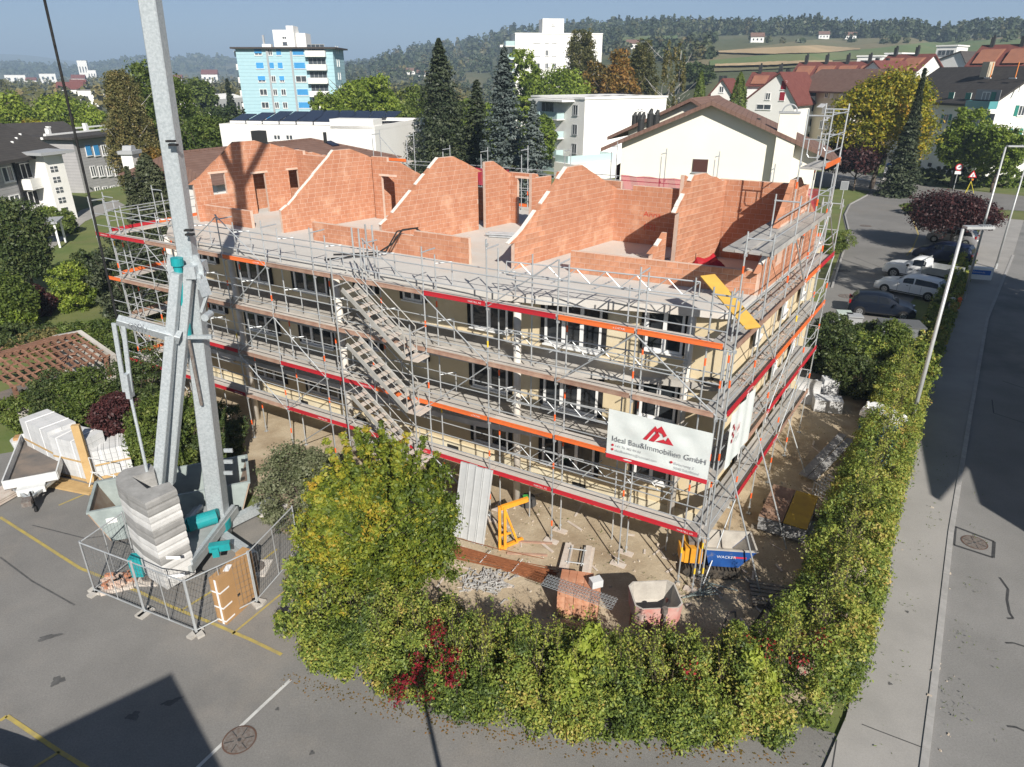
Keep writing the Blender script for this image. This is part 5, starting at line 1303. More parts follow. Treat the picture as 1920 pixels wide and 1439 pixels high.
M_eave = mat('dark eave', (0.06, 0.05, 0.045), None, rough=0.8)
M_solar = mat('solar panel', (0.010, 0.013, 0.028), (0.014, 0.018, 0.035), 3, 0.12, spec=0.6)
M_teals = mat('teal shutter', (0.02, 0.20, 0.16), (0.025, 0.17, 0.14), 3, 0.6)
M_tealb = mat('teal glass balcony', (0.10, 0.30, 0.32), None, rough=0.2)
M_bglass = mat('pale glass balcony', (0.42, 0.55, 0.55), None, rough=0.15)
M_awn = mat('striped awning', (0.72, 0.60, 0.48), None, rough=0.8)
M_chim = mat('dark flue', (0.035, 0.037, 0.037), None, rough=0.5)
class Bld:
    def __init__(s, name, label, cat, uL, dL, uR, dR, vtop, D, base=0.0, group=None, rows=None):
        a, b = PD(uL, vtop, dL), PD(uR, vtop, dR); s.H = a.z - base
        a2, b2 = Vector((a.x, a.y)), Vector((b.x, b.y)); s.W = (b2 - a2).length; s.D = D; s.base = base
        s.t = thing(name, label, cat, (a.x, a.y, base), math.atan2((b2 - a2).y, (b2 - a2).x), group)
        s.inv = (Matrix.Translation((a.x, a.y, base)) @ Matrix.Rotation(s.t.rotation_euler.z, 4, 'Z')).inverted()
    def loc(s, u, v, d):                   # pixel at depth -> local
        return s.inv @ PD(u, v, d)
    def on(s, u, v, face='F'):             # pixel -> local point on a facade
        R3 = s.inv.to_3x3(); o = s.inv @ Vector((0, 0, CAM_H)); d = R3 @ ray(u, v)
        t = (-o.y / d.y) if face == 'F' else ((s.W - o.x) / d.x if face == 'R' else -o.x / d.x)
        return o + d * t
    def walls(s, m, H=None, z0=-1.0):
        MB().box((s.W / 2, s.D / 2, ((H or s.H) + z0) / 2), (s.W, s.D, (H or s.H) - z0)).build('wall', m, s.t); return s
    def win(s, x, z, w, h, face='F', frame=M_wfr, pane=M_pane, n=2, blind=None, bf=1.0, shut=None, name='window'):
        key = ('w', round(w, 2), round(h, 2), frame.name, n)
        if key not in _cache:
            f = MB(); fw = 0.09
            f.box((0, -0.03, h / 2 - fw / 2), (w, 0.10, fw)).box((0, -0.03, -h / 2 + fw / 2), (w, 0.10, fw))
            for i in range(n + 1): f.box((-w / 2 + fw / 2 + (w - fw) * i / n, -0.03, 0), (fw, 0.10, h - 2 * fw))
            f.box((0, -0.06, -h / 2 - 0.05), (w + 0.15, 0.18, 0.07))
            _cache[key] = f.mesh('window', frame)
        o = link(name, _cache[key], s.t)
        if face == 'F': o.location = (x, 0, z)
        elif face == 'R': o.location = (s.W, x, z); o.rotation_euler = (0, 0, R(90))
        else: o.location = (0, x, z); o.rotation_euler = (0, 0, R(-90))
        p = box_obj('pane', (0, -0.012, 0), (round(w - 0.1, 2), 0.02, round(h - 0.1, 2)), 0, pane, o)
        if blind is not None:
            hb = round((h - 0.06) * bf, 2); box_obj('blind', (0, -0.075, h / 2 - 0.03 - hb / 2), (round(w - 0.02, 2), 0.03, hb), 0, blind, o)
        if shut is not None:
            sw = round(w * 0.5, 2)
            if shut[1] == 'open':
                for sx in (-1, 1): box_obj('shutter', (sx * (w / 2 + sw / 2 + 0.04), -0.04, 0), (sw, 0.05, h), 0, shut[0], o)
            else: box_obj('shutter', (0, -0.10, 0), (round(w + 0.05, 2), 0.05, h), 0, shut[0], o)
        return o
    def balcony(s, x, z, w, m, out=1.2, h=0.95, face='F', slab=M_wwall):
        o = bpy.data.objects.new('balcony', MB().box((0, -out / 2, -0.1), (w, out, 0.18)).mesh('balcony', slab)); C.objects.link(o); o.parent = s.t
        if face == 'F': o.location = (x, -0.01, z)
        elif face == 'R': o.location = (s.W + 0.01, x, z); o.rotation_euler = (0, 0, R(90))
        else: o.location = (-0.01, x, z); o.rotation_euler = (0, 0, R(-90))
        MB().box((0, -out + 0.04, h / 2), (w, 0.07, h)).box((-w / 2 + 0.03, -out / 2, h / 2), (0.06, out - 0.1, h)).box((w / 2 - 0.03, -out / 2, h / 2), (0.06, out - 0.1, h)).build('parapet', m, o)
        return o
    def gable_x(s, zr, m, oh=0.7, ohx=0.6, th=0.28, ze=None, gm=None):   # ridge along the front
        ze = s.H if ze is None else ze; k = (zr - ze) / (s.D / 2); D = s.D
        poly = [(-oh, ze - oh * k), (D / 2, zr), (D + oh, ze - oh * k), (D + oh, ze - oh * k + th), (D / 2, zr + th), (-oh, ze - oh * k + th)]
        MB().xprism(poly, -ohx, s.W + ohx).build('roof', m, s.t)
        if gm is not None: 
            for x in (0.01, s.W - 0.3): MB().xprism([(0.02, ze - 0.05), (D - 0.02, ze - 0.05), (D / 2, zr - 0.02)], x, x + 0.29).build('gable_end', gm, s.t)
        return s
    def gable_y(s, zr, m, ax=0.5, oh=0.7, ohy=0.6, th=0.28, ze=None, gm=None, zeR=None):   # ridge running back, apex at ax*W
        ze = s.H if ze is None else ze; zeR = ze if zeR is None else zeR; X = s.W * ax; k = (zr - ze) / X; k2 = (zr - zeR) / (s.W - X)
        poly = [(-oh, ze - oh * k), (X, zr), (s.W + oh, zeR - oh * k2), (s.W + oh, zeR - oh * k2 + th), (X, zr + th), (-oh, ze - oh * k + th)]
        MB().yprism(poly, -ohy, s.D + ohy).build('roof', m, s.t)
        if gm is not None: MB().yprism([(0.003, min(ze, zeR) - 1.0), (s.W - 0.003, min(ze, zeR) - 1.0), (s.W - 0.003, zeR), (X, zr - 0.02), (0.003, ze)], -0.004, 0.3).build('gable_end', gm, s.t)
        return s
    def flat(s, m, oh=0.6, th=0.3, top=M_flat):
        MB().box((s.W / 2, s.D / 2, s.H + th / 2), (s.W + 2 * oh, s.D + 2 * oh, th)).build('roof', m, s.t); return s
    def add(s, name, c, d, m, rz=0): return MB().box(c, d, rz).build(name, m, s.t)

# -- pale blue tower block
b = Bld('tower_block', 'pale blue seven storey tower block with blue roller blinds', 'building', 441, 155, 623, 155, 92, 11); b.walls(M_tblue2).flat(M_eave, 0.9, 0.35)
pat = ['bwBB', 'BBBB', 'bwbw', 'wwwB', 'wwwB', 'BBBw', 'wBwB']
for r_ in range(7):
    for ci, (u, wd) in enumerate(((484, 1.7), (506.5, 1.0), (522.5, 1.1), (559, 2.5))):
        q = b.on(u, 98 + 0.4 * 0, 'F'); z = b.on(484, 98, 'F').z - 2.78 * r_; ch = pat[r_][ci]
        b.win(q.x, z, wd, 1.35, blind=M_bblind if ch in 'bB' else None, bf=0.7 if ch == 'b' else 0.98)
    zb = b.on(590, 103.5).z - 2.78 * r_; q0, q1 = b.on(575, 105).x, b.on(612, 105).x
    b.win((q0 + q1) / 2, zb + 1.45, q1 - q0 - 0.5, 1.5, n=4, frame=M_gfr)
    b.balcony((q0 + q1) / 2, zb - 0.2, q1 - q0, M_wwall, 1.3, 1.05)
    b.balcony(4.5, zb - 0.1, 4.0, M_wwall, 1.3, 1.05, 'L')
    for y in (3.5, 5.5): b.win(y, zb + 1.2, 0.5, 1.5, 'R', n=1)
for u in (500, 545): b.add('downpipe', (b.on(u, 95).x, -0.12, b.H / 2), (0.4, 0.2, b.H), M_gfr)
q = b.on(b.W, 0); x0, x1 = b.on(510, 83).x, b.on(548, 83).x
b.add('penthouse', ((x0 + x1) / 2, 4, b.H + 2.1), (x1 - x0, 5, 3.6), M_wwall); b.add('lift_tower', (x1 - 0.5, 3.0, b.H + 2.5), (1.6, 4, 4.4), M_wwall); b.add('stair_head', (x1 + 1.2, 5, b.H + 1.8), (2.4, 4.5, 3.0), M_wwall)
b.add('chimney', (b.on(487, 83).x, 3, b.H + 1.6), (0.4, 0.4, 2.6), M_gfr); b.add('vent_box', (b.on(493, 83).x, 3, b.H + 0.6), (2.0, 1.4, 0.9), M_wwall); b.win(b.on(533, 70).x, b.H + 2.2, 1.0, 0.6)
# -- white high-rise
b = Bld('high_rise', 'white high rise with stair head among trees on the slope', 'building', 966, 161, 1130, 163, 64, 12); b.walls(M_wwall).flat(M_wwall, 0.1, 0.25)
for r_ in range(6):
    for u, wd in ((1007, 1.6), (1026, 0.8), (1040, 1.0), (1075, 1.4), (1100, 1.4)):
        q = b.on(u, 75); b.win(q.x, b.on(1007, 75).z - 2.8 * r_, wd, 1.3, frame=M_wfr, blind=M_wblind if r_ == 0 or (r_ + int(u)) % 3 == 0 else None)
    zb = b.on(966, 86).z - 2.8 * r_; b.balcony(2.0, zb, 3.5, M_bglass, 2.2, 1.0, 'L'); b.balcony(5.5, zb, 3.0, M_wwall, 3.2, 0.3, 'L')
x0, x1 = b.on(1017, 64).x, b.on(1057, 64).x; b.add('stair_head', ((x0 + x1) / 2, 3, b.H + 1.7), (x1 - x0, 6, 3.1), M_wwall); b.win((x0 + x1) / 2, b.H + 1.9, 0.7, 0.4)
# -- white building with glass balconies in the middle distance
b = Bld('flat_building', 'white four storey flat roofed building with glass balconies', 'building', 1097, 105, 1250, 114, 187, 14); b.walls(M_wwall).flat(M_wwall, 0.15, 0.3)
for r_ in range(4):
    z = b.on(1060 + 35, 208).z - 2.85 * r_
    for y in (2.2,): b.win(y, z, 1.2, 1.5, 'L', n=2, frame=M_gfr)
    b.win(9.5, z, 3.2, 1.9, 'L', n=3, frame=M_gfr)
    if r_ < 3 or True: b.balcony(6.6, z - 1.4, 3.2, M_bglass, 1.5, 1.0, 'L'); b.balcony(10.8, z - 1.4, 3.0, M_bglass, 1.9, 1.0, 'L')
for k in range(9): o = b.add('solar_panel', (4.5 + 1.6 * k, 4.0 + (k % 2), b.H + 0.65), (1.5, 1.6, 0.06), M_solar); o.rotation_euler = (0, 0, 0)
b.add('roof_canopy', (-1.2, 7, b.H - 0.25), (2.6, 9, 0.3), M_wwall)
for k in range(2): b.win(b.on(1196 + 7 * k, 206).x, b.on(1196, 206).z, 0.4, 0.4, n=1)
b.add('terrace', (2, -3, 1.2), (16, 5, 2.4), M_wwall); b.balcony(-1, 2.4, 9, M_bglass, 3.2, 1.0)
# -- ivory gable house right behind the building
b = Bld('gable_house', 'ivory house with broad gable and brown tiled roof behind the brick attic', 'house', 1166, 55, 1540, 50.5, 268, 9)
b.walls(M_cwall, b.H - 0.9)
ap = b.on(1335, 197); zr = ap.z; hR = b.on(1540, 268).z
b.gable_y(zr, M_roofbx, ap.x / b.W, 1.5, 0.9, 0.3, gm=M_cwall, zeR=b.on(1540, 290).z)
x0, x1 = b.on(1449, 300).x, b.on(1485, 300).x; b.add('chimney_breast', ((x0 + x1) / 2, -0.35, b.on(1465, 212).z / 2), (x1 - x0, 0.9, b.on(1465, 212).z), M_cwall)
b.add('chimney_cap', ((x0 + x1) / 2, -0.35, b.on(1465, 212).z + 0.05), (x1 - x0 + 0.12, 1.0, 0.1), M_gfr)
arc = [((x0 + x1) / 2 + 0.5 * math.cos(a), -0.35, b.on(1465, 212).z + 0.1 + 0.5 * math.sin(a)) for a in np.linspace(0, math.pi, 10)]
MB().path(arc, 0.06, 6).build('chimney_hood', M_gfr, b.t)
q = b.on(1313, 311); w = b.win(q.x, q.z, 1.15, 1.0, n=1, frame=M_gfr, blind=mat('brown slat blind', (0.075, 0.03, 0.025), None, rough=0.6))
for k, u in enumerate((1408, 1424, 1436, 1418, 1430)): q = b.loc(1205 + 0, 250, 54); MB().tube((0, 0, 0), (0, 0, 0.9), 0.14, 10).build('flue', M_chim, b.t).location = (b.W * 0.62 + 0.5 * (k % 3), 2.4 + 0.9 * (k // 3), zr - 1.9)
for k, (u, v) in enumerate(((1198, 228), (1213, 218), (1223, 221))):
    q = b.on(u, v + 16); o = MB().tube((0, 0, 0), (0, 0, 1.1), 0.26, 12).tube((0, 0, 1.1), (0.1, 0, 1.45), 0.2, 10, r2=0.1).build('flue', M_chim, b.t); o.location = (q.x, 0.9 + 0.6 * k, q.z - 0.35)
b.add('loggia', (-0.9, 5, 3.2), (1.6, 9, 0.2), M_eave); b.add('loggia_wall', (-0.5, 5.5, b.H / 2 - 0.9), (0.12, 9, b.H - 2), M_roofr)
b.add('base_strip', (b.W / 2, -0.03, 1.0), (b.W, 0.05, 3.0), M_plinth)
b2 = Bld('gable_house', 'second ivory gable house set back behind the first, dark flues on its roof', 'house', 1178, 67, 1400, 62, 246, 9); b2.walls(M_cwall, b2.H - 0.5)
q = b2.on(1300, 190); b2.gable_y(q.z, M_roofbx, q.x / b2.W, 1.8, 0.9, 0.3, gm=M_cwall)
for k in range(3): o = MB().tube((0, 0, 0), (0, 0, 1.2), 0.27, 12).tube((0, 0, 1.2), (0.1, 0, 1.5), 0.2, 10, r2=0.08).build('flue', M_chim, b2.t); qq = b2.on(1178 + 8 * k, 232); o.location = (qq.x + 0.2, 1.2, qq.z - 0.5)
# -- brown roofed house behind the left attic
b = Bld('roof_house', 'house with long brown tiled hip roof behind the left attic gables', 'house', 398, 45, 735, 60, 296, 9.5); b.walls(M_wwall)
ze = b.on(735, 296).z; zr = PD(632, 248, 65).z; Wd_, D_ = b.W, b.D; oh = 0.6
for t_ in list(b.t.children): t_.location.z = ze - b.H
MB().add([(-oh, -oh, ze), (Wd_ + oh, -oh, ze), (Wd_ + oh, D_ + oh, ze), (-oh, D_ + oh, ze), (0.0, D_ / 2, zr), (Wd_ - 4.6, D_ / 2, zr)], [(0, 1, 5, 4), (1, 2, 5), (2, 3, 4, 5), (3, 0, 4), (3, 2, 1, 0)]).build('roof', M_roofb, b.t)
MB().bar((0, D_ / 2, zr + 0.04), (Wd_ - 4.6, D_ / 2, zr + 0.04), 0.25, 0.12).bar((Wd_ - 4.6, D_ / 2, zr + 0.04), (Wd_ + oh, -oh, ze + 0.05), 0.22, 0.10).build('ridge_tiles', M_roofbx, b.t)
sl = math.atan2(zr - ze, D_ / 2 + oh)
for x, y in ((Wd_ * 0.55, 2.6), (Wd_ * 0.80, 3.4)): o = b.add('skylight', (0, 0, 0), (0.8, 1.0, 0.10), M_solar); o.location = (x, y, ze + (y + oh) * math.tan(sl) + 0.06); o.rotation_euler = (sl, 0, 0)
b.add('chimney', (Wd_ * 0.42, D_ / 2 - 0.6, zr + 0.3), (0.8, 0.8, 1.5), M_chim); b.add('vent_pipe', (Wd_ * 0.78, D_ / 2 - 1.0, zr + 0.1), (0.2, 0.2, 0.9), M_chim)
b = Bld('roof_house', 'low white house with brown gable roof beside the crane mast', 'house', 298, 66, 400, 60, 325, 6); b.walls(M_wwall, b.H); q = b.on(345, 294); b.gable_y(q.z, M_roofbx, 0.42, 0.9, 0.6, 0.25, gm=M_wwall)
b = Bld('white_chimney', 'white chimney stack beside the birch on the left', 'chimney', 226, 62, 247, 62, 290, 1.4); b.walls(M_wwall); b.add('cowl', (b.W / 2, 0.7, b.H + 0.15), (b.W + 0.3, 1.8, 0.3), M_gfr); MB().xprism([(0.2, 0), (1.2, 0), (1.0, 0.4), (0.4, 0.4)], 0.1, b.W - 0.1).build('hood', M_gfr, b.t).location = (0, 0, b.H + 0.3)
# -- flat white building with solar panels
b = Bld('solar_building', 'low white flat roofed building carrying dark solar panels', 'building', 412, 78, 702, 74, 240, 16); b.walls(M_wwall)
MB().box((b.W / 2, b.D / 2, b.H + 0.02), (b.W - 0.4, b.D - 0.4, 0.05)).build('roof', M_flat, b.t)
for c_, d_ in (((b.W / 2, 0.12, b.H + 0.2), (b.W, 0.24, 0.45)), ((b.W / 2, b.D - 0.12, b.H + 0.2), (b.W, 0.24, 0.45)), ((0.12, b.D / 2, b.H + 0.2), (0.24, b.D - 0.5, 0.45)), ((b.W - 0.12, b.D / 2, b.H + 0.2), (0.24, b.D - 0.5, 0.45))): b.add('parapet', c_, d_, M_wwall)
for r_ in range(4):
    for k in range(7):
        if (r_, k) in ((0, 6), (3, 0)): continue
        o = b.add('solar_panel', (1.6 + 2.1 * k + 0.5 * r_, 2.6 + 3.3 * r_, b.H + 0.75), (1.85, 2.6, 0.06), M_solar, 0); o.data.transform(Matrix.Translation(-Vector((1.6 + 2.1 * k + 0.5 * r_, 2.6 + 3.3 * r_, b.H + 0.75)))); o.location = (1.6 + 2.1 * k + 0.5 * r_, 2.6 + 3.3 * r_, b.H + 1.0); o.rotation_euler = (R(13), 0, 0); o2 = b.add('mounting_rail', (1.6 + 2.1 * k + 0.5 * r_, 2.6 + 3.3 * r_ - 1.4, b.H + 0.55), (1.9, 0.15, 0.3), M_wwall)
b.add('roof_upstand', (b.W * 0.86, 1.2, b.H + 0.6), (b.W * 0.27, 2.4, 1.0), M_wwall)
for u in (520, 543): q = b.on(u, 258); b.win(q.x, q.z, 0.9, 0.6)
# -- white hall
b = Bld('sports_hall', 'white hall with shallow curved roof beyond the crane mast', 'hall', 336, 190, 405, 190, 187, 22); b.walls(M_wwall)
MB().yprism([(0, 0), (b.W * 0.3, 0.9), (b.W * 0.5, 1.1), (b.W * 0.7, 0.9), (b.W, 0)], -0.1, b.D).build('roof', M_wwall, b.t).location = (0, 0, b.H)
for k in range(7): b.add('slat_window', (b.W + 0.03, 2.5 + 2.8 * k, b.H * 0.55), (0.06, 1.2, b.H * 0.6), M_pane)
b.add('mast_chimney', (b.W * 0.15, -0.6, b.H * 0.6), (0.5, 0.5, b.H * 1.3), M_wwall)
# -- white block on the left with stair tower
b = Bld('apartment_block', 'white and grey apartment block with dark roof and stair tower on the left', 'building', -45, 66, 92, 76, 303, 14); b.walls(M_gwall)
b.gable_x(b.H + 3.2, M_roofd, 1.1, 1.5, 0.3, gm=M_gwall)
for r_ in range(3):
    z = b.on(14, 327).z - 2.8 * r_; b.win(b.on(14, 327).x, z, 1.5, 1.5)
    q0, q1 = b.on(35, 330).x, b.on(66, 330).x; zb = b.on(45, 333).z - 2.8 * r_
    b.add('loggia_shade', ((q0 + q1) / 2, -0.02, zb + 0.6), (q1 - q0, 0.06, 1.7), M_black); b.win((q0 + q1) / 2, zb + 0.6, 1.6, 1.6); b.balcony((q0 + q1) / 2, zb - 1.0, q1 - q0, M_wwall, 1.1, 0.9)  # flat black panel on the wall paints the loggia's shade
b.add('downpipe', (b.on(30, 330).x, -0.1, b.H / 2), (0.2, 0.2, b.H), M_black)
for k in range(9): b.add('snow_guard', (3 + 1.6 * k, 1.6 + 0.6 * (k % 3), b.H + 1.05 + 0.27 * (k % 3)), (0.12, 0.25, 0.25), M_wfr)
st = Bld('stair_tower', 'white stair tower with rows of small four pane windows', 'tower', 80, 72, 116, 74, 291, 6); st.walls(M_wwall); st.flat(M_gfr, 0.9, 0.3)
for k in range(5):
    q = st.on(101, 317.5); wo = st.add('window', (q.x, 0.0, q.z - 1.08 * k), (0.86, 0.03, 0.62), M_wfr)
    for du in (-1, 1):
        for dv in (-1, 1): MB().box((q.x + du * 0.24, -0.03, q.z - 1.08 * k + dv * 0.165), (0.36, 0.03, 0.24)).build('pane', M_pane, wo)
b = Bld('apartment_block', 'grey shingle clad apartment wing with dark flat roof behind the stair tower', 'building', 135, 90, 222, 98, 262, 18); b.walls(M_gwall).flat(M_roofd, 0.8, 0.3)
for r_ in range(4):
    for u in (165, 180, 195, 210): q = b.on(u, 282); b.win(q.x, q.z - 2.75 * r_, 0.95, 1.4, n=2, blind=M_bblind if (r_ == 0 and u < 182) else None)
for k in range(5): b.add('roof_vent', (3 + 3.5 * k, 6 + (k % 2) * 3, b.H + 0.7), (0.5, 0.5, 0.8), M_wfr)
for k in range(2): b.add('roof_rail', (10, 4 + 6 * k, b.H + 0.45), (20, 0.3, 0.2), M_wfr)
b = Bld('apartment_block', 'dark roofed apartment wing beyond the left block', 'building', 60, 92, 150, 96, 262, 16); b.walls(M_gwall); b.gable_x(b.H + 1.4, M_roofd, 0.8, 0.8, 0.3)
# -- beige block
b = Bld('beige_block', 'beige three storey block with balconies and dark brown roof', 'building', 1492, 146, 1618, 128, 166, 12, base=-0.0); b.walls(M_bwall)
b.gable_x(b.H + 3.4, M_roofb, 1.2, 0.6, 0.3, gm=M_bwall_lit)
b.add('end_wall', (b.W + 0.03, b.D / 2, b.H / 2), (0.08, b.D - 0.02, b.H - 0.02), M_bwall_lit)  # same render painted brighter for the sunlit end; the front keeps its shaded tone
for r_ in range(4):
    z = b.on(1500, 174).z - 2.9 * r_
    for u, wd, nn in ((1496, 1.0, 2), (1550, 1.0, 2), (1560, 0.9, 2), (1578, 1.2, 2), (1592, 1.0, 2)): b.win(b.on(u, 178).x, z, wd, 1.5, n=nn, blind=M_wblind if (r_ + u) % 3 == 0 else None)
    for u0, u1 in ((1508, 1530), (1598, 1612)):
        q0, q1 = b.on(u0, 178).x, b.on(u1, 178).x; b.add('loggia_shade', ((q0 + q1) / 2, -0.02, z - 0.1), (q1 - q0, 0.05, 1.9), M_black); b.balcony((q0 + q1) / 2, z - 1.5, q1 - q0, M_wwall, 1.3, 0.95)  # loggia depth is a flat black panel, shade painted on the facade
        o = b.add('awning', ((q0 + q1) / 2, -0.5, z + 0.55), (q1 - q0 - 0.3, 1.1, 0.05), M_wblind); o.rotation_euler = (R(35), 0, 0)
q0, q1 = b.on(1535, 178).x, b.on(1595, 178).x; b.add('bay', ((q0 + q1) / 2, 0.0, b.H / 2), (q1 - q0, 0.04, b.H), M_bwall)
for k in range(6): b.add('garage_door', (3 + 3.4 * k, -0.04, 1.2), (2.4, 0.08, 2.2), M_wblind)
# -- teal shutter block
b = Bld('shutter_block', 'white three storey block with teal shutters and dark tiled roof', 'building', 1690, 122, 1864, 102, 184, 13); b.walls(M_wwall); zr = b.H + 4.6
b.gable_x(zr, M_roofd, 1.0, 0.8, 0.35, gm=M_wwall)
for r_ in range(3):
    for u, md in ((1706, 'open'), (1784, 'open'), (1816, 'shut'), (1742, 'open')):
        q = b.on(u, 182 + 0); z = b.on(1784, 183).z - 3.25 * r_; b.win(q.x, z, 1.15, 1.55, n=2, shut=(M_teals, md if (r_ + u) % 4 else 'shut'))
    q0, q1 = b.on(1827, 190).x, b.on(1873, 190).x; zb = b.on(1850, 193).z - 3.25 * r_
    b.add('loggia_shade', ((q0 + q1) / 2, -0.02, zb + 0.6), (q1 - q0, 0.05, 2.4), mat('loggia shade', (0.30, 0.30, 0.31))); b.win((q0 + q1) / 2 - 0.3, zb + 0.5, 1.6, 2.0, n=2); box_obj('shutter', ((q0 + q1) / 2 + 1.2, -0.08, zb + 0.5), (0.9, 0.05, 2.0), 0, M_teals, b.t)  # flat grey panel gives the loggia its shade by colour
    b.balcony((q0 + q1) / 2, zb - 0.8, q1 - q0, M_tealb, 1.4, 1.05)
    for y in (5.0,): b.win(y, b.on(1784, 183).z - 1.6 - 3.25 * r_, 1.1, 1.5, 'R', n=2, shut=(M_teals, 'open'))
b.add('chimney', (b.on(1798, 150).x, 4.4, zr - 0.1), (1.5, 0.9, 2.2), M_bwall)
M_snow = mat('orange roof hook', (0.75, 0.25, 0.06)); 
for u in (1805, 1896, 1850): q = b.on(u, 165); b.add('roof_mast', (q.x, 4.2, zr - 0.2), (0.1, 0.1, 2.2), M_snow); b.add('mast_base', (q.x + 0.5, 3.4, zr - 1.3), (1.4, 0.15, 0.12), M_wfr)
for k in range(5): b.add('basement_window', (3 + 4.2 * k, -0.02, 0.7), (0.9, 0.05, 0.6), M_black)
# -- red roofed terrace houses on the rising ground
def redhouse(label, uL, dL, uR, dR, veave, vridge, D, kind='y', ax=0.5, base=2.0, dorm=0, wins=()):
    b = Bld('terrace_house', label, 'house', uL, dL, uR, dR, veave, D, base=base, group='red roofed houses on the slope'); b.walls(M_wwall, b.H)
    if kind == 'y': q = b.on(uL + (uR - uL) * ax, vridge); b.gable_y(q.z, M_roofr, ax, 0.7, 0.5, 0.3, gm=M_wwall)
    else: b.gable_x(b.on((uL + uR) / 2, vridge).z, M_roofr, 0.6, 0.5, 0.3, gm=M_wwall)
    zr = b.on(uL + (uR - uL) * ax, vridge).z
    if kind == 'x':
        for k in range(dorm):
            x = b.W * (k + 0.5) / dorm; MB().xprism([(-0.5, b.H + (zr - b.H) * 0.12), (b.D * 0.24, b.H + (zr - b.H) * 0.80), (b.D * 0.42, b.H + (zr - b.H) * 0.86), (b.D * 0.42, b.H)], x - b.W / dorm * 0.36, x + b.W / dorm * 0.36).build('dormer', M_dormer, b.t)
        for k in range(max(2, dorm)): b.add('chimney', (b.W * (k + 0.3) / max(2, dorm), b.D * 0.45, zr + 0.7), (0.7, 0.7, 2.2), M_chim); b.add('chimney_hat', (b.W * (k + 0.3) / max(2, dorm) + 0.15, b.D * 0.45, zr + 1.9), (0.3, 0.5, 0.5), M_chim)
    else:
        for k in range(2): b.add('chimney', (b.W * ax - 1.2, 3 + 4 * k, zr - 0.1), (0.7, 0.7, 1.8), M_chim)
    for (u, v, w_, h_, m_) in wins: q = b.on(u, v); b.win(q.x, q.z, w_, h_, n=2, blind=m_)
    return b
M_rblind = mat('red blind', (0.28, 0.015, 0.03))
redhouse('white gabled house with dark window between the two thujas', 1333, 150, 1372, 148, 176, 150, 10, 'y', 0.5, 2, 0, ((1353, 168, 1.0, 1.3, None),))
redhouse('white gable with red blinds beside the second thuja', 1400, 140, 1492, 134, 188, 138, 14, 'y', 0.62, 1.5, 0, ((1470, 160, 1.0, 1.6, M_rblind), (1467, 181, 1.0, 1.6, M_rblind), (1440, 181, 1.0, 1.3, None), (1432, 201, 3.0, 1.0, None)))
redhouse('red roofed row with orange dormers behind the gable with red blinds', 1402, 156, 1480, 152, 160, 138, 11, 'x', 0.5, 2.5, 2)
redhouse('long red roofed row with orange dormers above the beige block', 1480, 170, 1640, 158, 150, 118, 12, 'x', 0.5, 4, 4)
redhouse('white gable peeking above the beige block roof', 1616, 160, 1655, 156, 134, 116, 12, 'y', 0.5, 4)
redhouse('red roofed row behind the yellow maple', 1640, 168, 1720, 160, 132, 104, 11, 'x', 0.5, 4, 2)
redhouse('red roofed house with orange dormers on the far right above the teal block', 1815, 150, 1990, 138, 124, 84, 13, 'x', 0.5, 5, 3)
b = Bld('dark_roof_house', 'white house with black roof above the teal shutter block', 'house', 1735, 190, 1812, 182, 122, 10, base=6); b.walls(M_wwall); b.gable_y(b.on(1800, 98).z, M_roofdx, 0.8, 0.6, 0.5, 0.3, gm=M_wwall)
for i, (uL, uR, d, vt, lab) in enumerate(((1757, 1795, 215, 88, 'modern white cube house on the slope above the black roof'), (1608, 1655, 225, 107, 'low modern white house among the red roofs'), (1660, 1690, 228, 102, 'second low modern white house left of the slope conifer'))):
    b = Bld('modern_house', lab, 'house', uL, d, uR, d - 4, vt, 9, base=8); b.walls(M_wwall).flat(M_wwall, 0.3, 0.4)
    for k in range(2): b.win(b.W * (0.3 + 0.4 * k), b.H - 1.8, 2.2, 1.6, n=2, frame=M_gfr)
# -- scattered far houses: white walls, small roofs
def farhouse(u, v, w, h, d, label, roof=M_roofr, flat=False, big=1.0):
    p = PD(u, v, d); z0 = terrain(p.x, p.y); t = thing('far_house', label, 'house', (p.x, p.y, z0 - 0.5), math.atan2(-p.x, p.y) * 0.6, 'distant houses')
    MB().box((0, w * 0.35, h / 2), (w, w * 0.7, h)).build('wall', M_wwall, t)
    if flat: MB().box((0, w * 0.35, h + 0.15), (w + 0.4, w * 0.7 + 0.4, 0.3)).build('roof', M_flat, t)
    else: MB().xprism([(-0.5, h - 0.3), (w * 0.35, h + w * 0.28), (w * 0.7 + 0.5, h - 0.3)], -w / 2 - 0.4, w / 2 + 0.4).build('roof', roof, t)
    for k in range(3): MB().box((-w * 0.3 + w * 0.3 * k, -0.03, h * 0.55), (w * 0.12, 0.06, h * 0.3)).build('window', M_pane, t)
    return t
for (u, v, w, h, d, lab, fl) in ((160, 148, 16, 34, 1300, 'tall white silo tower far out in the valley', True), (30, 152, 30, 14, 1150, 'long white house left of the guy rope in the valley', True), (92, 155, 26, 16, 1250, 'white flat block in the valley left of the silo', True),
        (176, 157, 14, 18, 1200, 'small white block beside the silo in the valley', True), (60, 160, 12, 8, 900, 'small pale house before the valley trees', False), (150, 165, 14, 8, 800, 'valley house below the silo', False),
        (135, 187, 14, 7, 420, 'white gabled house above the lime trees', False), (152, 184, 10, 9, 500, 'narrow white house beside the white gabled house', False), (185, 193, 16, 8, 330, 'pale flat building behind the lime trees', True), (395, 158, 22, 12, 1000, 'white house right of the mast in the valley', False), (330, 160, 16, 9, 850, 'grey house by the mast in the valley', False)):
    farhouse(u, v, w, h, d, lab, flat=fl)
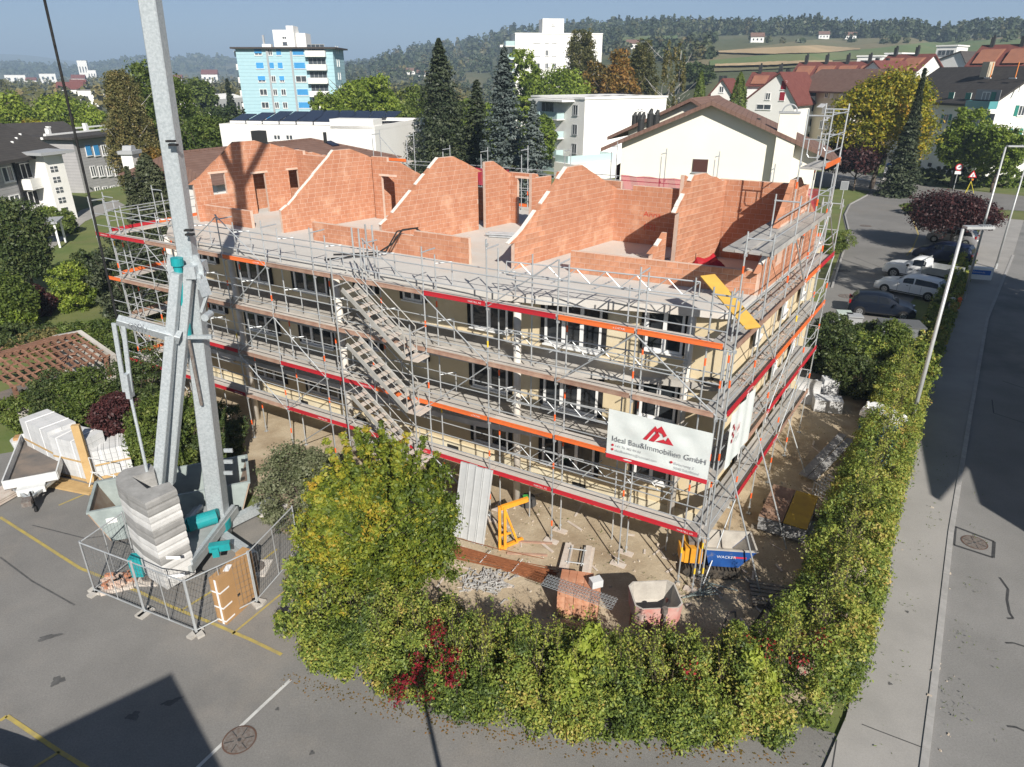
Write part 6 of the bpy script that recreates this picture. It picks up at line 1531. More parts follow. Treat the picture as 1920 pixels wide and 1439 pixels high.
for (u, v, lab) in ((714, 138, 'white house at the hill foot right of the tower block trees'), (736, 136, 'second white house at the hill foot'), (790, 140, 'white house among trees left of the dark spruce top'), (885, 120, 'white hillside house left of the high rise'), (905, 117, 'pale hillside house beside the high rise'), (1186, 89, 'farmhouse beside the clearing above the brown maple'),
        (1420, 76, 'dark roofed farmhouse on the meadow'), (1545, 70, 'white farmhouse on the upper meadow'), (1595, 72, 'small white house right of the upper farmhouse'), (1540, 40, 'blue grey house on the ridge'), (1566, 49, 'long low house below the ridge'), (770, 137, 'pale house between hill foot trees')):
    p = onhill(u, v + 4, 200); r = p.length; farhouse(u, v, 8.5, 4.2, (Vector((p.x, p.y, p.z - CAM_H))).dot(Vector((0, _c, -_s))), lab, roof=M_roofb)
# -- house behind the viewer whose gable throws the foreground shadow
def shadow_house():
    k = 1 / math.tan(SUN_EL); tip = W(322, 1262); h = 9.6
    ap = Vector((tip.x + SX * h * k, tip.y + SY * h * k, h))
    t = thing('street_house', 'white gabled house on the near side of the parking lot, casting its gable shadow', 'house', (ap.x, ap.y, 0), R(-21))
    MB().yprism([(-4.6, -0.2), (3.4, -0.2), (3.4, h - 3.0), (0, h - 0.25), (-4.6, h - 3.4)], -7.8, -0.5).build('wall', M_wwall, t)
    MB().yprism([(-5.6, h - 3.9), (0, h - 0.2), (3.9, h - 3.3), (3.9, h - 3.0), (0, h), (-5.6, h - 3.6)], -8.2, 0).build('roof', M_roofbx, t)
shadow_house()

# -- house across the road whose roof shades the carriageway
t = thing('street_house', 'long gabled house across the road, shading the carriageway', 'house', (20.1, 10.0, 0), math.atan2(9.1, 4.1) - R(90))
MB().box((4.8, 15, 4.0), (8.4, 29.0, 8.0)).build('wall', M_wwall, t)
MB().yprism([(-0.2, 8.6), (5, 12.2), (10.2, 8.6), (10.2, 8.9), (5, 12.5), (-0.2, 8.9)], -0.6, 31).build('roof', M_roofbx, t)
# ------------------------------------------------------------------ vehicles
def paint(name, c_, rough=0.3): return mat(name, c_, None, rough=rough, spec=0.25, coat=0.12)
M_cglass = mat('car glass', (0.012, 0.014, 0.017), None, rough=0.05, spec=0.6)
M_tyre = mat('tyre', (0.02, 0.02, 0.021), None, rough=0.85)
M_rim = mat('alloy rim', (0.42, 0.43, 0.44), None, rough=0.35, metal=0.7)
M_hl = mat('headlamp', (0.55, 0.57, 0.6), None, rough=0.1, spec=0.7)
M_tl = mat('tail lamp', (0.30, 0.01, 0.012), None, rough=0.2)
M_trim = mat('black plastic trim', (0.02, 0.02, 0.021), None, rough=0.6)
PROF = {  # fraction along the length from the rear, height of the top line
 'hatch': [(0, .62), (.02, .86), (.06, 1.18), (.13, 1.43), (.25, 1.50), (.42, 1.52), (.54, 1.46), (.61, 1.36), (.745, 1.00), (.86, .92), (.95, .78), (.985, .64), (1, .50)],
 'estate': [(0, .60), (.015, .90), (.05, 1.15), (.10, 1.38), (.2, 1.45), (.42, 1.48), (.53, 1.43), (.59, 1.34), (.71, 1.00), (.84, .92), (.95, .78), (.985, .64), (1, .50)],
 'mpv': [(0, .65), (.015, 1.0), (.05, 1.35), (.10, 1.58), (.22, 1.64), (.5, 1.64), (.60, 1.56), (.66, 1.45), (.80, 1.08), (.90, .98), (.96, .82), (.99, .66), (1, .5)],
 'cab': [(.40, .95), (.405, 1.30), (.41, 1.66), (.46, 1.76), (.55, 1.76), (.60, 1.70), (.70, 1.20), (.74, 1.14), (.88, 1.08), (.96, .98), (.985, .80), (1, .62)],
}
def car(name, label, kind, center, ang, L, Wd, col, zb=0.22, wr=0.31, hs=1.0, axles=(0.18, 0.82)):
    t = thing(name, label, 'car' if kind != 'cab' else 'pickup', (center.x, center.y, 0.01), ang, 'vehicles in the car park')
    pr = PROF[kind]; hw = Wd / 2; secs = []
    for f, zt in pr:
        zt *= hs; x = (f - 0.5) * L
        e = min(f, 1 - f) if kind != 'cab' else min(1 - f, 0.3)
        w = hw * (1 - 0.20 * max(0, 1 - e / 0.10) ** 2)
        belt = min((0.94 if kind != 'mpv' else 1.02) * hs, zt - 0.02) if kind != 'cab' else min(1.14, zt - 0.02)
        cab = zt - belt > 0.12
        wt = w * (0.76 if cab else 0.93)
        secs.append([(x, w * 0.9, zb), (x, w, zb + 0.12), (x, w, zb + 0.34), (x, w * 0.97, belt), (x, wt, zt - (0.07 if cab else 0.01)), (x, wt * 0.82, zt), (x, 0, zt + 0.015)])
    mb = MB(); n = 13
    for sct in secs:
        mb.v += [p for p in sct] + [(p[0], -p[1], p[2]) for p in reversed(sct[:-1])]
    for i in range(len(secs) - 1):
        for j in range(n - 1): mb.f.append((i * n + j, i * n + j + 1, (i + 1) * n + j + 1, (i + 1) * n + j)); mb.mi.append(0)
        mb.f.append((i * n + n - 1, i * n, (i + 1) * n, (i + 1) * n + n - 1)); mb.mi.append(0)
    mb.f.append(tuple(range(n))); mb.f.append(tuple((len(secs) - 1) * n + k for k in reversed(range(n)))); mb.mi += [0, 0]
    body = mb.build('body', col, t, True)
    if body.data.polygons[len(body.data.polygons) // 2].normal.dot(Vector((0, 0, 1))) < -0.5: body.data.flip_normals()
    md = body.modifiers.new('edges', 'EDGE_SPLIT'); md.split_angle = R(32)
    def lerp(a, b, k): return Vector(a) + (Vector(b) - Vector(a)) * k
    cabs = [i for i, sct in enumerate(secs) if sct[4][2] - sct[3][2] > 0.10]
    c0, c1 = cabs[0], cabs[-1]
    for sy in (1, -1):                      # side windows in two or three lights
        cuts = np.array_split(np.arange(c0, c1), 2 if kind != 'cab' else 1)
        for seg in cuts:
            if len(seg) == 0: continue
            w = MB(); up = []; lo = []
            for i in list(seg) + [seg[-1] + 1]:
                a, b_ = secs[i][3], secs[i][4]
                sh = 0.0
                p0, p1 = lerp(a, b_, 0.10), lerp(a, b_, 0.90)
                lo.append(p0 + Vector((0, 0.012, 0))); up.append(p1 + Vector((0, 0.012, 0)))
            lo[0].x += 0.05; up[0].x += 0.06; lo[-1].x -= 0.05; up[-1].x -= 0.05
            for i in range(len(lo) - 1):
                q_ = [lo[i], lo[i + 1], up[i + 1], up[i]]; w.add([(p.x, p.y * sy, p.z) for p in q_], [(0, 1, 2, 3) if sy > 0 else (3, 2, 1, 0)])
            w.build('side_window', M_cglass, t)
    # windscreen and rear window
    def screen(i0, i1, nm):
        w = MB(); rows = []
        for k in range(i0, i1 + 1):
            a = Vector(secs[k][5]); rows.append((a.x, a.y * 1.05, a.z + 0.022))
        rows[0] = tuple(lerp(rows[0], rows[1], 0.12)); rows[-1] = tuple(lerp(rows[-1], rows[-2], 0.12))
        for k in range(len(rows) - 1):
            (x0, y0, z0), (x1, y1, z1) = rows[k], rows[k + 1]
            w.add([(x0, -y0, z0), (x0, y0, z0), (x1, y1, z1), (x1, -y1, z1)], [(0, 3, 2, 1)])
        w.build(nm, M_cglass, t)
    k_ws = [i for i in range(len(pr) - 1) if pr[i][1] - pr[i + 1][1] > 0.25 and 0.5 < pr[i][0] < 0.8]
    if k_ws: screen(k_ws[0], k_ws[-1] + 1, 'windscreen')
    if kind != 'cab': screen(1, 3, 'rear_window')
    for f in axles:
        for sy in (-1, 1):
            x = (f - 0.5) * L
            MB().tube((x, sy * (hw - 0.20), wr), (x, sy * (hw + 0.004), wr), wr * 1.13, 20).build('wheel_arch', M_trim, t)
            wl = MB().tube((x, sy * (hw - 0.2), wr), (x, sy * (hw + 0.02), wr), wr, 22).build('wheel', M_tyre, t)
            rm = MB(); rm.tube((x, sy * (hw + 0.005), wr), (x, sy * (hw + 0.026), wr), wr * 0.62, 18)
            rm.build('rim', M_rim, wl)
            sp = MB()
            for k in range(5): a = k * 2 * math.pi / 5 + 0.3; sp.tube((x + math.cos(a) * wr * 0.36, sy * (hw + 0.026), wr + math.sin(a) * wr * 0.36), (x + math.cos(a) * wr * 0.36, sy * (hw + 0.029), wr + math.sin(a) * wr * 0.36), wr * 0.12, 8)
            sp.build('rim_gaps', M_tyre, wl)
    for sy in (-1, 1):
        MB().box((L * 0.455, sy * hw * 0.66, 0.66 * hs * (1.25 if kind == 'cab' else 1)), (0.22, 0.34, 0.15), -sy * 0.35).build('headlight', M_hl, t)
        if kind != 'cab': MB().box((-L * 0.488, sy * hw * 0.72, 0.88 * hs), (0.12, 0.24, 0.22)).build('tail_light', M_tl, t)
        zbm = (0.98 if kind != 'cab' else 1.18) * hs; xm = (pr[k_ws[-1]][0] - 0.5) * L + 0.25 if k_ws else 0.6
        MB().box((xm, sy * (hw + 0.08), zbm), (0.14, 0.2, 0.13)).build('mirror', M_trim if kind == 'cab' else col, t)
    MB().box((0, 0, zb + 0.03), (L * 0.9, Wd * 0.86, 0.12)).build('underbody', M_trim, t)
    MB().box((L * 0.502, 0, 0.40), (0.03, 0.5, 0.11)).build('number_plate', M_white, t)
    if kind != 'cab': MB().box((-L * 0.503, 0, 0.55), (0.03, 0.5, 0.11)).build('number_plate', M_white, t)
    for sy in (-1, 1):
        for fx in ((0.30, 0.46, 0.64) if kind != 'cab' else (0.44, 0.66)): MB().box(((fx - 0.5) * L, sy * (hw + 0.001), zb + 0.42), (0.012, 0.008, 0.55)).build('door_seam', M_trim, t)
        MB().box((0, sy * (hw + 0.002), zb + 0.10), (L * 0.52, 0.014, 0.06)).build('sill_trim', M_trim, t)
    MB().box((L * 0.495, 0, 0.42), (0.06, Wd * 0.55, 0.16)).build('grille', M_trim, t)
    for sy in (-1, 1): MB().box((0.02, sy * (hw + 0.002), 0.84 * hs), (0.16, 0.012, 0.03)).build('door_handle', M_trim, t)
    return t
def between(u0, v0, u1, v1): return W(u0, v0), W(u1, v1)
wa, wb = W(1740, 566), W(1654, 549); hd = wb - wa; H_EST = math.atan2(hd.y, hd.x); back = Vector((-math.sin(H_EST), math.cos(H_EST), 0))
if back.y < 0: back = -back
fwd = Vector((math.cos(H_EST), math.sin(H_EST), 0))
P_wh = paint('white car paint', (0.74, 0.75, 0.76)); P_db = paint('dark blue car paint', (0.008, 0.012, 0.022)); P_nv = paint('navy car paint', (0.012, 0.02, 0.05)); P_gr = paint('grey car paint', (0.20, 0.20, 0.21)); P_bk = paint('black car paint', (0.012, 0.012, 0.014)); P_pk = paint('off white car paint', (0.55, 0.50, 0.49))
hb = W(1704, 604) - W(1614, 593)
car('dark_hatchback', 'dark blue hatchback facing the pavement, nearest in the car park', 'hatch', (W(1704, 604) + W(1614, 593)) / 2 + Vector((0.1, 0.85, 0)), math.atan2(hb.y, hb.x), 4.0, 1.7, P_db)
car('white_estate', 'white estate car between the dark hatchback and the pickup', 'estate', (wa + wb) / 2 + back * 0.9, H_EST, 4.55, 1.78, P_wh)
fw_ = W(1673, 521)
pk = car('white_pickup', 'white pickup truck with open grey drop side bed', 'cab', fw_ + back * 0.92 - fwd * 1.66, H_EST, 5.2, 1.84, P_wh, 0.32, 0.38, 1.0, (0.2, 0.82))
M_dside = mat('grey drop side', (0.40, 0.42, 0.42), (0.34, 0.35, 0.35), 3, 0.5, metal=0.3)
MB().box((-1.45, 0, 0.80), (2.4, 1.9, 0.10)).build('bed_floor', M_dside, pk)
for sy in (-1, 1): MB().box((-1.45, sy * 0.93, 1.05), (2.4, 0.04, 0.42)).build('drop_side', M_dside, pk)
for x in (-2.63, -0.27): MB().box((x, 0, 1.05), (0.04, 1.84, 0.42)).build('bed_end', M_dside, pk)
for sy in (-0.8, -0.27, 0.27, 0.8): MB().box((-0.3, sy, 1.45), (0.05, 0.05, 0.75)).build('rack_bar', M_dside, pk)
MB().box((-0.3, 0, 1.80), (0.05, 1.7, 0.05)).build('rack_top', M_dside, pk)
MB().box((-1.5, 0, 0.55), (2.6, 0.9, 0.25)).build('chassis', M_trim, pk)
MB().box((-1.3, 0.1, 0.92), (1.2, 0.9, 0.12)).build('load', mat('green load', (0.18, 0.27, 0.15), (0.35, 0.3, 0.2), 3), pk)
lt = text('BIOSIM', 0.26, pk, (0.62, 0.925, 0.80), (R(90), 0, R(180)), M_ink); text('BIOSIM', 0.26, pk, (-0.35 + 0.0, -0.925, 0.80), (R(90), 0, 0), M_ink)
car('navy_van', 'navy people carrier behind the white pickup', 'mpv', W(1715, 486) + back * 0.9 - fwd * 1.9, H_EST, 4.5, 1.8, P_nv)
car('grey_hatchback', 'grey hatchback under the dark red tree', 'hatch', W(1751, 455) + back * 0.85 - fwd * 1.25, H_EST, 4.1, 1.7, P_gr)
car('black_hatchback', 'black car almost hidden under the dark red tree', 'hatch', W(1749, 428) + back * 0.85 - fwd * 1.25, H_EST, 4.1, 1.7, P_bk)
car('pale_hatchback', 'off white car parked tail out beside the slim spruce', 'hatch', W(1748, 412) + back * 0.6 - fwd * 1.5, H_EST + math.pi, 4.1, 1.7, P_pk)
car('white_van', 'white car whose bonnet corner shows at the lower left edge', 'mpv', Vector((-12.2, 8.3, 0)), R(72), 4.6, 1.9, P_wh, hs=1.2)

# ------------------------------------------------------------------ street furniture
M_pole = mat('grey lamp pole', (0.45, 0.46, 0.46), (0.52, 0.53, 0.53), 3, 0.45, metal=0.3)
def lamp(u, v, h, label, arm=1.0, ang=0.0):
    p = W(u, v); t = thing('street_lamp', label, 'street lamp', p, ang)
    MB().tube((0, 0, 0), (0, 0, h), 0.09, 12, r2=0.055).build('pole', M_pole, t, True)
    MB().tube((0, 0, 0), (0, 0, 0.5), 0.11, 12).build('base_sleeve', M_pole, t)
    hd_ = MB().box((arm * 0.55, 0, h + 0.05), (arm, 0.30, 0.09)).build('lamp_head', M_pole, t)
    MB().box((arm * 0.6, 0, h - 0.005), (arm * 0.7, 0.22, 0.02)).build('diffuser', M_hl, hd_)
    for k in range(5): MB().box((arm * (0.62 + 0.09 * k), 0, h + 0.11), (0.03, 0.26, 0.04)).build('cooling_fin', M_pole, hd_)
    return t
lamp(1690, 862, 9.55, 'street lamp nearest the viewer, rising from the hedge')
lamp(1806, 562, 10.3, 'second street lamp, beside the car park hedge', 1.5, R(-5))
t3 = lamp(1866, 505, 8.0, 'farthest street lamp pole, carrying the blue crossing sign', 1.4, R(-20))
nl = thing('street_lamp', 'street lamp on the near side whose thin shadow crosses the foreground lot', 'street lamp', (0.55, 3.5, 0))
MB().tube((0, 0, 0), (0, 0, 7.6), 0.08, 10, r2=0.05).build('pole', M_pole, nl, True); MB().box((0, -0.4, 7.65), (0.3, 0.9, 0.09)).build('lamp_head', M_pole, nl)
M_sblue = mat('sign blue', (0.02, 0.12, 0.45), None, rough=0.4); M_swht = mat('sign white', (0.75, 0.75, 0.75), None, rough=0.4); M_sred = mat('sign red', (0.5, 0.02, 0.025), None, rough=0.4)
q = PD(1908, 372, (W(1866, 505) - Vector((0, 0, CAM_H))).dot(Vector((0, _c, -_s))))
t = thing('crossing_sign', 'blue square crossing sign with white triangle on the far lamp pole', 'sign', (q.x, W(1866, 505).y - 0.12, q.z - 0.5), R(-10))
MB().box((0, 0, 0.45), (0.95, 0.03, 0.95)).build('plate', M_sblue, t); MB().add([(-0.36, -0.02, 0.15), (0.36, -0.02, 0.15), (0, -0.02, 0.78)], [(0, 1, 2)]).build('triangle', M_swht, t); MB().add([(-0.09, -0.025, 0.2), (0.09, -0.025, 0.2), (0.0, -0.025, 0.55)], [(0, 1, 2)]).build('figure', M_ink, t)
p = W(1836, 528)
t = thing('parking_sign', 'box shaped white and blue sign on the hedge by the second lamp', 'sign', W(1832, 530), R(-20))
MB().box((0, 0, 0.75), (1.6, 0.5, 0.9)).build('cabinet', M_troof, t); MB().box((0, -0.256, 0.85), (1.3, 0.012, 0.35)).build('panel', M_sblue, t); text('Gemeinde', 0.2, t, (-0.55, -0.268, 0.8), (R(90), 0, 0), M_label)
p = W(1575, 392)
t = thing('notice_board', 'small grey notice board on a post at the grass edge', 'sign', p, R(-15)); MB().tube((0, 0, 0), (0, 0, 2.3), 0.05, 8).build('post', M_pole, t); MB().box((0, -0.06, 2.7), (0.85, 0.05, 1.0)).build('board', M_gfr, t); MB().box((0, -0.09, 2.7), (0.72, 0.02, 0.86)).build('sheet', mat('grey notice', (0.22, 0.23, 0.24)), t)
t = thing('traffic_totem', 'white totem with speed and parking signs at the road junction', 'sign', W(1659, 345), R(-10))
MB().box((0, 0, 0.45), (1.2, 0.5, 0.9)).build('plinth', M_conc, t); MB().box((0, 0, 2.6), (0.95, 0.12, 3.4)).build('panel', M_swht, t)
for z, m_ in ((3.8, M_gfr), (2.6, M_sblue)): MB().tube((0, -0.065, z), (0, -0.075, z), 0.36, 20).build('disc', m_, t)
MB().tube((0, -0.076, 3.8), (0, -0.08, 3.8), 0.26, 20).build('disc_face', M_swht, t); MB().box((0, -0.07, 1.25), (0.93, 0.02, 0.6)).build('chevron_panel', M_ink, t); text('<<', 0.5, t, (-0.35, -0.085, 1.05), (R(90), 0, 0), M_label)
t = thing('no_entry_sign', 'round red rimmed traffic sign with white plate below at the roadside', 'sign', W(1787, 358), R(-15)); MB().tube((0, 0, 0), (0, 0, 3.4), 0.05, 8).build('post', M_pole, t)
MB().tube((0, -0.06, 3.1), (0, -0.09, 3.1), 0.46, 24).build('disc', M_sred, t); MB().tube((0, -0.09, 3.1), (0, -0.1, 3.1), 0.33, 24).build('disc_face', M_swht, t); MB().box((0, -0.105, 3.1), (0.26, 0.01, 0.13)).build('vehicle_mark', M_ink, t); MB().box((0, -0.07, 2.4), (0.75, 0.03, 0.4)).build('plate', M_swht, t)
t = thing('warning_sign', 'red triangular roadworks sign on a yellow tripod', 'sign', W(1815, 362), R(-12))
MB().add([(-0.55, -0.05, 2.0), (0.55, -0.05, 2.0), (0, -0.05, 2.95)], [(0, 1, 2)]).build('triangle', M_sred, t); MB().add([(-0.36, -0.06, 2.1), (0.36, -0.06, 2.1), (0, -0.06, 2.72)], [(0, 1, 2)]).build('triangle_face', M_swht, t); MB().box((0.02, -0.068, 2.28), (0.12, 0.01, 0.3), 0).build('worker_mark', M_ink, t)
for dx, dy in ((-0.5, -0.4), (0.6, -0.3), (0.05, 0.6)): MB().tube((dx, dy, 0), (0, 0, 1.5), 0.035, 6).build('leg', mat('yellow leg', (0.65, 0.55, 0.05)), t)
MB().tube((0, 0, 1.4), (0, 0, 2.9), 0.03, 6).build('post', M_pole, t); MB().tube((0.1, -0.06, 1.75), (0.1, -0.1, 1.75), 0.13, 12).build('lamp', mat('amber lamp', (0.7, 0.2, 0.02)), t)
# litter bins at the end of the car park hedge
for k, (u, v, lab, m_) in enumerate(((1577, 618, 'pale green bin box behind the scaffold', mat('pale bin', (0.42, 0.48, 0.44))), (1596, 624, 'grey bin box beside the pale green one', M_gfr))):
    t = thing('bin_box', lab, 'bin', W(u, v), R(-12)); MB().box((0, 0, 0.55), (0.8, 0.7, 1.1)).build('bin', m_, t); MB().box((0, -0.03, 1.13), (0.86, 0.8, 0.08)).build('lid', m_, t)
t = thing('garden_shed', 'grey flat topped container among the bushes', 'container', W(1680, 650), R(-12)); MB().box((0, 0, 0.7), (2.2, 1.4, 1.4)).build('body', mat('grey container', (0.16, 0.17, 0.175)), t); MB().box((0, 0, 1.43), (2.3, 1.5, 0.07)).build('lid', mat('grey container lid', (0.11, 0.115, 0.12)), t)
t = thing('hydrant', 'small orange hydrant with white post at the hedge end', 'hydrant', W(1795, 580), 0); MB().tube((0, 0, 0), (0, 0, 0.7), 0.12, 10).tube((0, 0, 0.7), (0, 0, 0.85), 0.16, 10, r2=0.05).build('body', M_band, t); MB().box((-0.5, 0, 0.4), (0.25, 0.2, 0.8)).build('marker_post', M_swht, t)
# timber carport on the left with bare rafters
M_raft = mat('red brown rafters', (0.17, 0.085, 0.055), (0.27, 0.15, 0.10), 4, 0.85, 0.1, rand=0.2)
ca, cb = W(-40, 690, 2.4), W(148, 634, 2.4)
t = thing('timber_roof', 'stripped shed roof with bare red brown rafters on the left', 'shed', (ca.x, ca.y, 0), math.atan2((cb - ca).y, (cb - ca).x)); L = (cb - ca).length
for k in range(13):
    x = L * (k + 0.5) / 13; MB().bar((x, -2.6, 1.9), (x, 0, 2.6), 0.08, 0.14).bar((x, 2.6, 1.9), (x, 0, 2.6), 0.08, 0.14).build('rafter', M_raft, t)
for j in range(11):
    y = -2.5 + 0.5 * j; z = 2.68 - abs(y) * 0.27; MB().bar((0, y, z), (L, y + random.uniform(-.05, .05), z), 0.06, 0.05).build('batten', M_raft, t)
for k in range(26): a = (random.uniform(0, L), random.uniform(-2.3, 2.3)); MB().bar((a[0], a[1], 2.0 + random.uniform(-.2, .4)), (a[0] + random.uniform(-.8, .8), a[1] + random.uniform(-.8, .8), 2.0 + random.uniform(-.2, .4)), 0.06, 0.05).build('strut', M_raft, t)
for x in (0.2, L - 0.2):
    for y in (-2.4, 2.4): MB().box((x, y, 0.95), (0.16, 0.16, 1.9)).build('post', M_raft, t)
MB().box((L / 2, -2.5, 0.5), (L, 0.12, 0.8)).build('front_wall', M_conc2, t); MB().box((L + 0.1, 0, 1.0), (0.15, 5.4, 2.0)).build('end_wall', M_conc2, t); MB().bar((L + 0.1, -2.7, 1.95), (L + 0.1, 0, 2.72), 0.2, 0.1).bar((L + 0.1, 2.7, 1.95), (L + 0.1, 0, 2.72), 0.2, 0.1).build('verge_board', M_conc2, t)
MB().box((L / 2, 0, 0.05), (L - 0.3, 4.8, 0.06)).build('floor', M_bed, t)
# small pavilion on the lawn at the left
t = thing('garden_pavilion', 'small grey roofed garden pavilion on the lawn at the left', 'pavilion', W(84, 462), R(20)); MB().box((0, 0, 2.3), (3.6, 3.0, 0.18)).build('roof', M_gfr, t)
for x in (-1.5, 1.5):
    for y in (-1.2, 1.2): MB().box((x, y, 1.1), (0.16, 0.16, 2.2)).build('post', M_swht, t)
# ------------------------------------------------------------------ vegetation
L_lime = leafmat('lime leaves', [(0.080, 0.123, 0.017), (0.160, 0.225, 0.029), (0.246, 0.312, 0.043), (0.348, 0.392, 0.065)])
L_mid = leafmat('green leaves', [(0.041, 0.068, 0.014), (0.088, 0.128, 0.024), (0.142, 0.189, 0.038), (0.203, 0.230, 0.054)])
L_dark = leafmat('dark leaves', [(0.021, 0.036, 0.010), (0.039, 0.062, 0.018), (0.065, 0.094, 0.026), (0.104, 0.124, 0.039)], 0.2)
L_hedge = leafmat('mixed hedge leaves', [(0.048, 0.078, 0.018), (0.111, 0.162, 0.030), (0.213, 0.265, 0.044), (0.325, 0.325, 0.065), (0.410, 0.290, 0.085)], 0.18)
L_gold = leafmat('turning maple leaves', [(0.072, 0.094, 0.012), (0.166, 0.180, 0.017), (0.288, 0.274, 0.023), (0.461, 0.331, 0.029), (0.547, 0.288, 0.043)])
L_oran = leafmat('rusty leaves', [(0.084, 0.072, 0.018), (0.168, 0.120, 0.026), (0.264, 0.150, 0.034), (0.324, 0.156, 0.042)])
L_birch = leafmat('birch leaves', [(0.072, 0.078, 0.026), (0.130, 0.130, 0.046), (0.208, 0.182, 0.065), (0.286, 0.208, 0.085)])
L_plum = leafmat('plum leaves', [(0.018, 0.009, 0.010), (0.035, 0.014, 0.015), (0.06, 0.02, 0.02), (0.09, 0.028, 0.026)], 0.15)
L_spr = leafmat('spruce needles', [(0.019, 0.032, 0.015), (0.036, 0.051, 0.024), (0.060, 0.075, 0.038), (0.087, 0.099, 0.051)], 0.08)
L_bspr = leafmat('blue spruce needles', [(0.042, 0.059, 0.053), (0.077, 0.101, 0.092), (0.119, 0.147, 0.137), (0.168, 0.196, 0.182)], 0.08)
L_red = leafmat('red creeper leaves', [(0.10, 0.008, 0.012), (0.22, 0.012, 0.022), (0.32, 0.03, 0.03)], 0.3)
L_shrub = leafmat('yellowing shrub leaves', [(0.05, 0.08, 0.012), (0.11, 0.15, 0.018), (0.19, 0.225, 0.024), (0.32, 0.29, 0.03), (0.42, 0.27, 0.035)], 0.22)
L_grey = leafmat('grey green leaves', [(0.060, 0.074, 0.031), (0.108, 0.126, 0.060), (0.168, 0.180, 0.102), (0.216, 0.222, 0.132)], 0.2)
L_forest = leafmat('forest leaves', [(0.026, 0.042, 0.021), (0.046, 0.065, 0.029), (0.072, 0.085, 0.036), (0.117, 0.098, 0.042)], 0.1)
M_bark = mat('bark', (0.085, 0.065, 0.05), (0.13, 0.105, 0.085), 3, 0.95, 0.6, 12)
M_birchb = mat('birch bark', (0.55, 0.53, 0.49), (0.30, 0.28, 0.26), 3, 0.9, 0.3, 12)
def veg(name, label, cat, loc, group=None): return thing(name, label, cat, loc, 0, group)
def limbs(t, H, r, top, n=9, m=M_bark, spread=0.5, z0=0.25):
    mb = MB(); pts = []; x = y = 0.0
    for k in range(6): pts.append((x, y, H * top * k / 5)); x += random.uniform(-.02, .02) * H; y += random.uniform(-.02, .02) * H
    mb.path(pts, [r * (1 - 0.15 * k) for k in range(6)], 8)
    mb.build('trunk', m, t, True)
    lm = MB()
    for k in range(n):
        a = k * 2.4 + random.uniform(-.3, .3); z = H * random.uniform(z0, top * 0.9); l = H * spread * random.uniform(.35, .75)
        p0 = Vector((0, 0, z)); p1 = p0 + Vector((math.cos(a) * l * .6, math.sin(a) * l * .6, l * .45)); p2 = p1 + Vector((math.cos(a + .3) * l * .4, math.sin(a + .3) * l * .4, l * .4))
        lm.path([p0, p1, p2], [r * .42, r * .25, r * .08], 6)
    lm.build('limbs', m, t, True)
def round_tree(label, u, vtop, wpx, d, lm, n=8000, z0=0.16, name='broadleaf_tree', loose=0.0, ls=None, lumps=10, wd=None, spread=0.16, bark=M_bark, tone=0.45, basez=None):
    tp = PD(u, vtop, d); bz = terrain(tp.x, tp.y) if basez is None else basez; H = tp.z - bz; w = wpx * d / FPX / 2; wy = wd or w
    t = veg(name, label, 'tree', (tp.x, tp.y, bz))
    ls = ls or max(0.09, d * 0.0021); n = int(n * 1.5); cz = H * (1 + z0) / 2; rz = H * (1 - z0) / 2
    per = 45; k = max(20, n // per)
    P, tt = crown_points(k, w * 0.95, wy * 0.95, rz * 0.95, cz, lumps, 0.26 + loose * 0.14, 0.3)
    k = len(P); tc = np.clip(rng.normal(tone, 0.17, k), 0.02, 0.98)
    rad = np.full(k, w * (0.26 if not loose else 0.20)) * rng.uniform(0.7, 1.3, k)
    a = clump_leaves(P, rad, per, ls, tc, spread)
    link('crown', leaf_mesh('crown', *a, lm), t)
    limbs(t, H, max(0.12, H * 0.022), 0.72, 8, bark)
    return t
def birch(label, u, vtop, wpx, d, lm=L_birch, n=9000, name='birch_tree', trunk=True, bark=M_birchb, tone=0.5):
    tp = PD(u, vtop, d); bz = terrain(tp.x, tp.y); H = tp.z - bz; w = wpx * d / FPX / 2
    t = veg(name, label, 'tree', (tp.x, tp.y, bz)); ns = max(40, int(n * 1.6) // 70); P = []; T = []
    for k in range(ns):
        z = H * random.uniform(0.25, 0.99); rr = w * (1 - abs(z / H - 0.5) * 1.2) * random.uniform(0.25, 1.0); a = random.uniform(0, 6.28)
        cx, cy = rr * math.cos(a), rr * math.sin(a); l = H * random.uniform(0.05, 0.16); tt = min(0.95, max(0.05, random.gauss(tone, 0.16)))
        m_ = 70; s = rng.random(m_)
        pts = np.stack([cx + rng.normal(0, w * 0.07, m_) + s * cx * 0.15, cy + rng.normal(0, w * 0.07, m_) + s * cy * 0.15, z - s * l], 1); P.append(pts); T.append(np.full(m_, tt) + rng.normal(0, 0.12, m_))
    P = np.concatenate(P); T = np.concatenate(T); n_ = len(P)
    link('crown', leaf_mesh('crown', P, unit(n_) + np.array([0, -0.2, 0.3]), max(0.08, d * 0.0017) * rng.uniform(.6, 1.3, n_), T, lm), t)
    limbs(t, H, max(0.07, H * 0.007), 0.93, 14, bark, 0.30, 0.3)
    return t
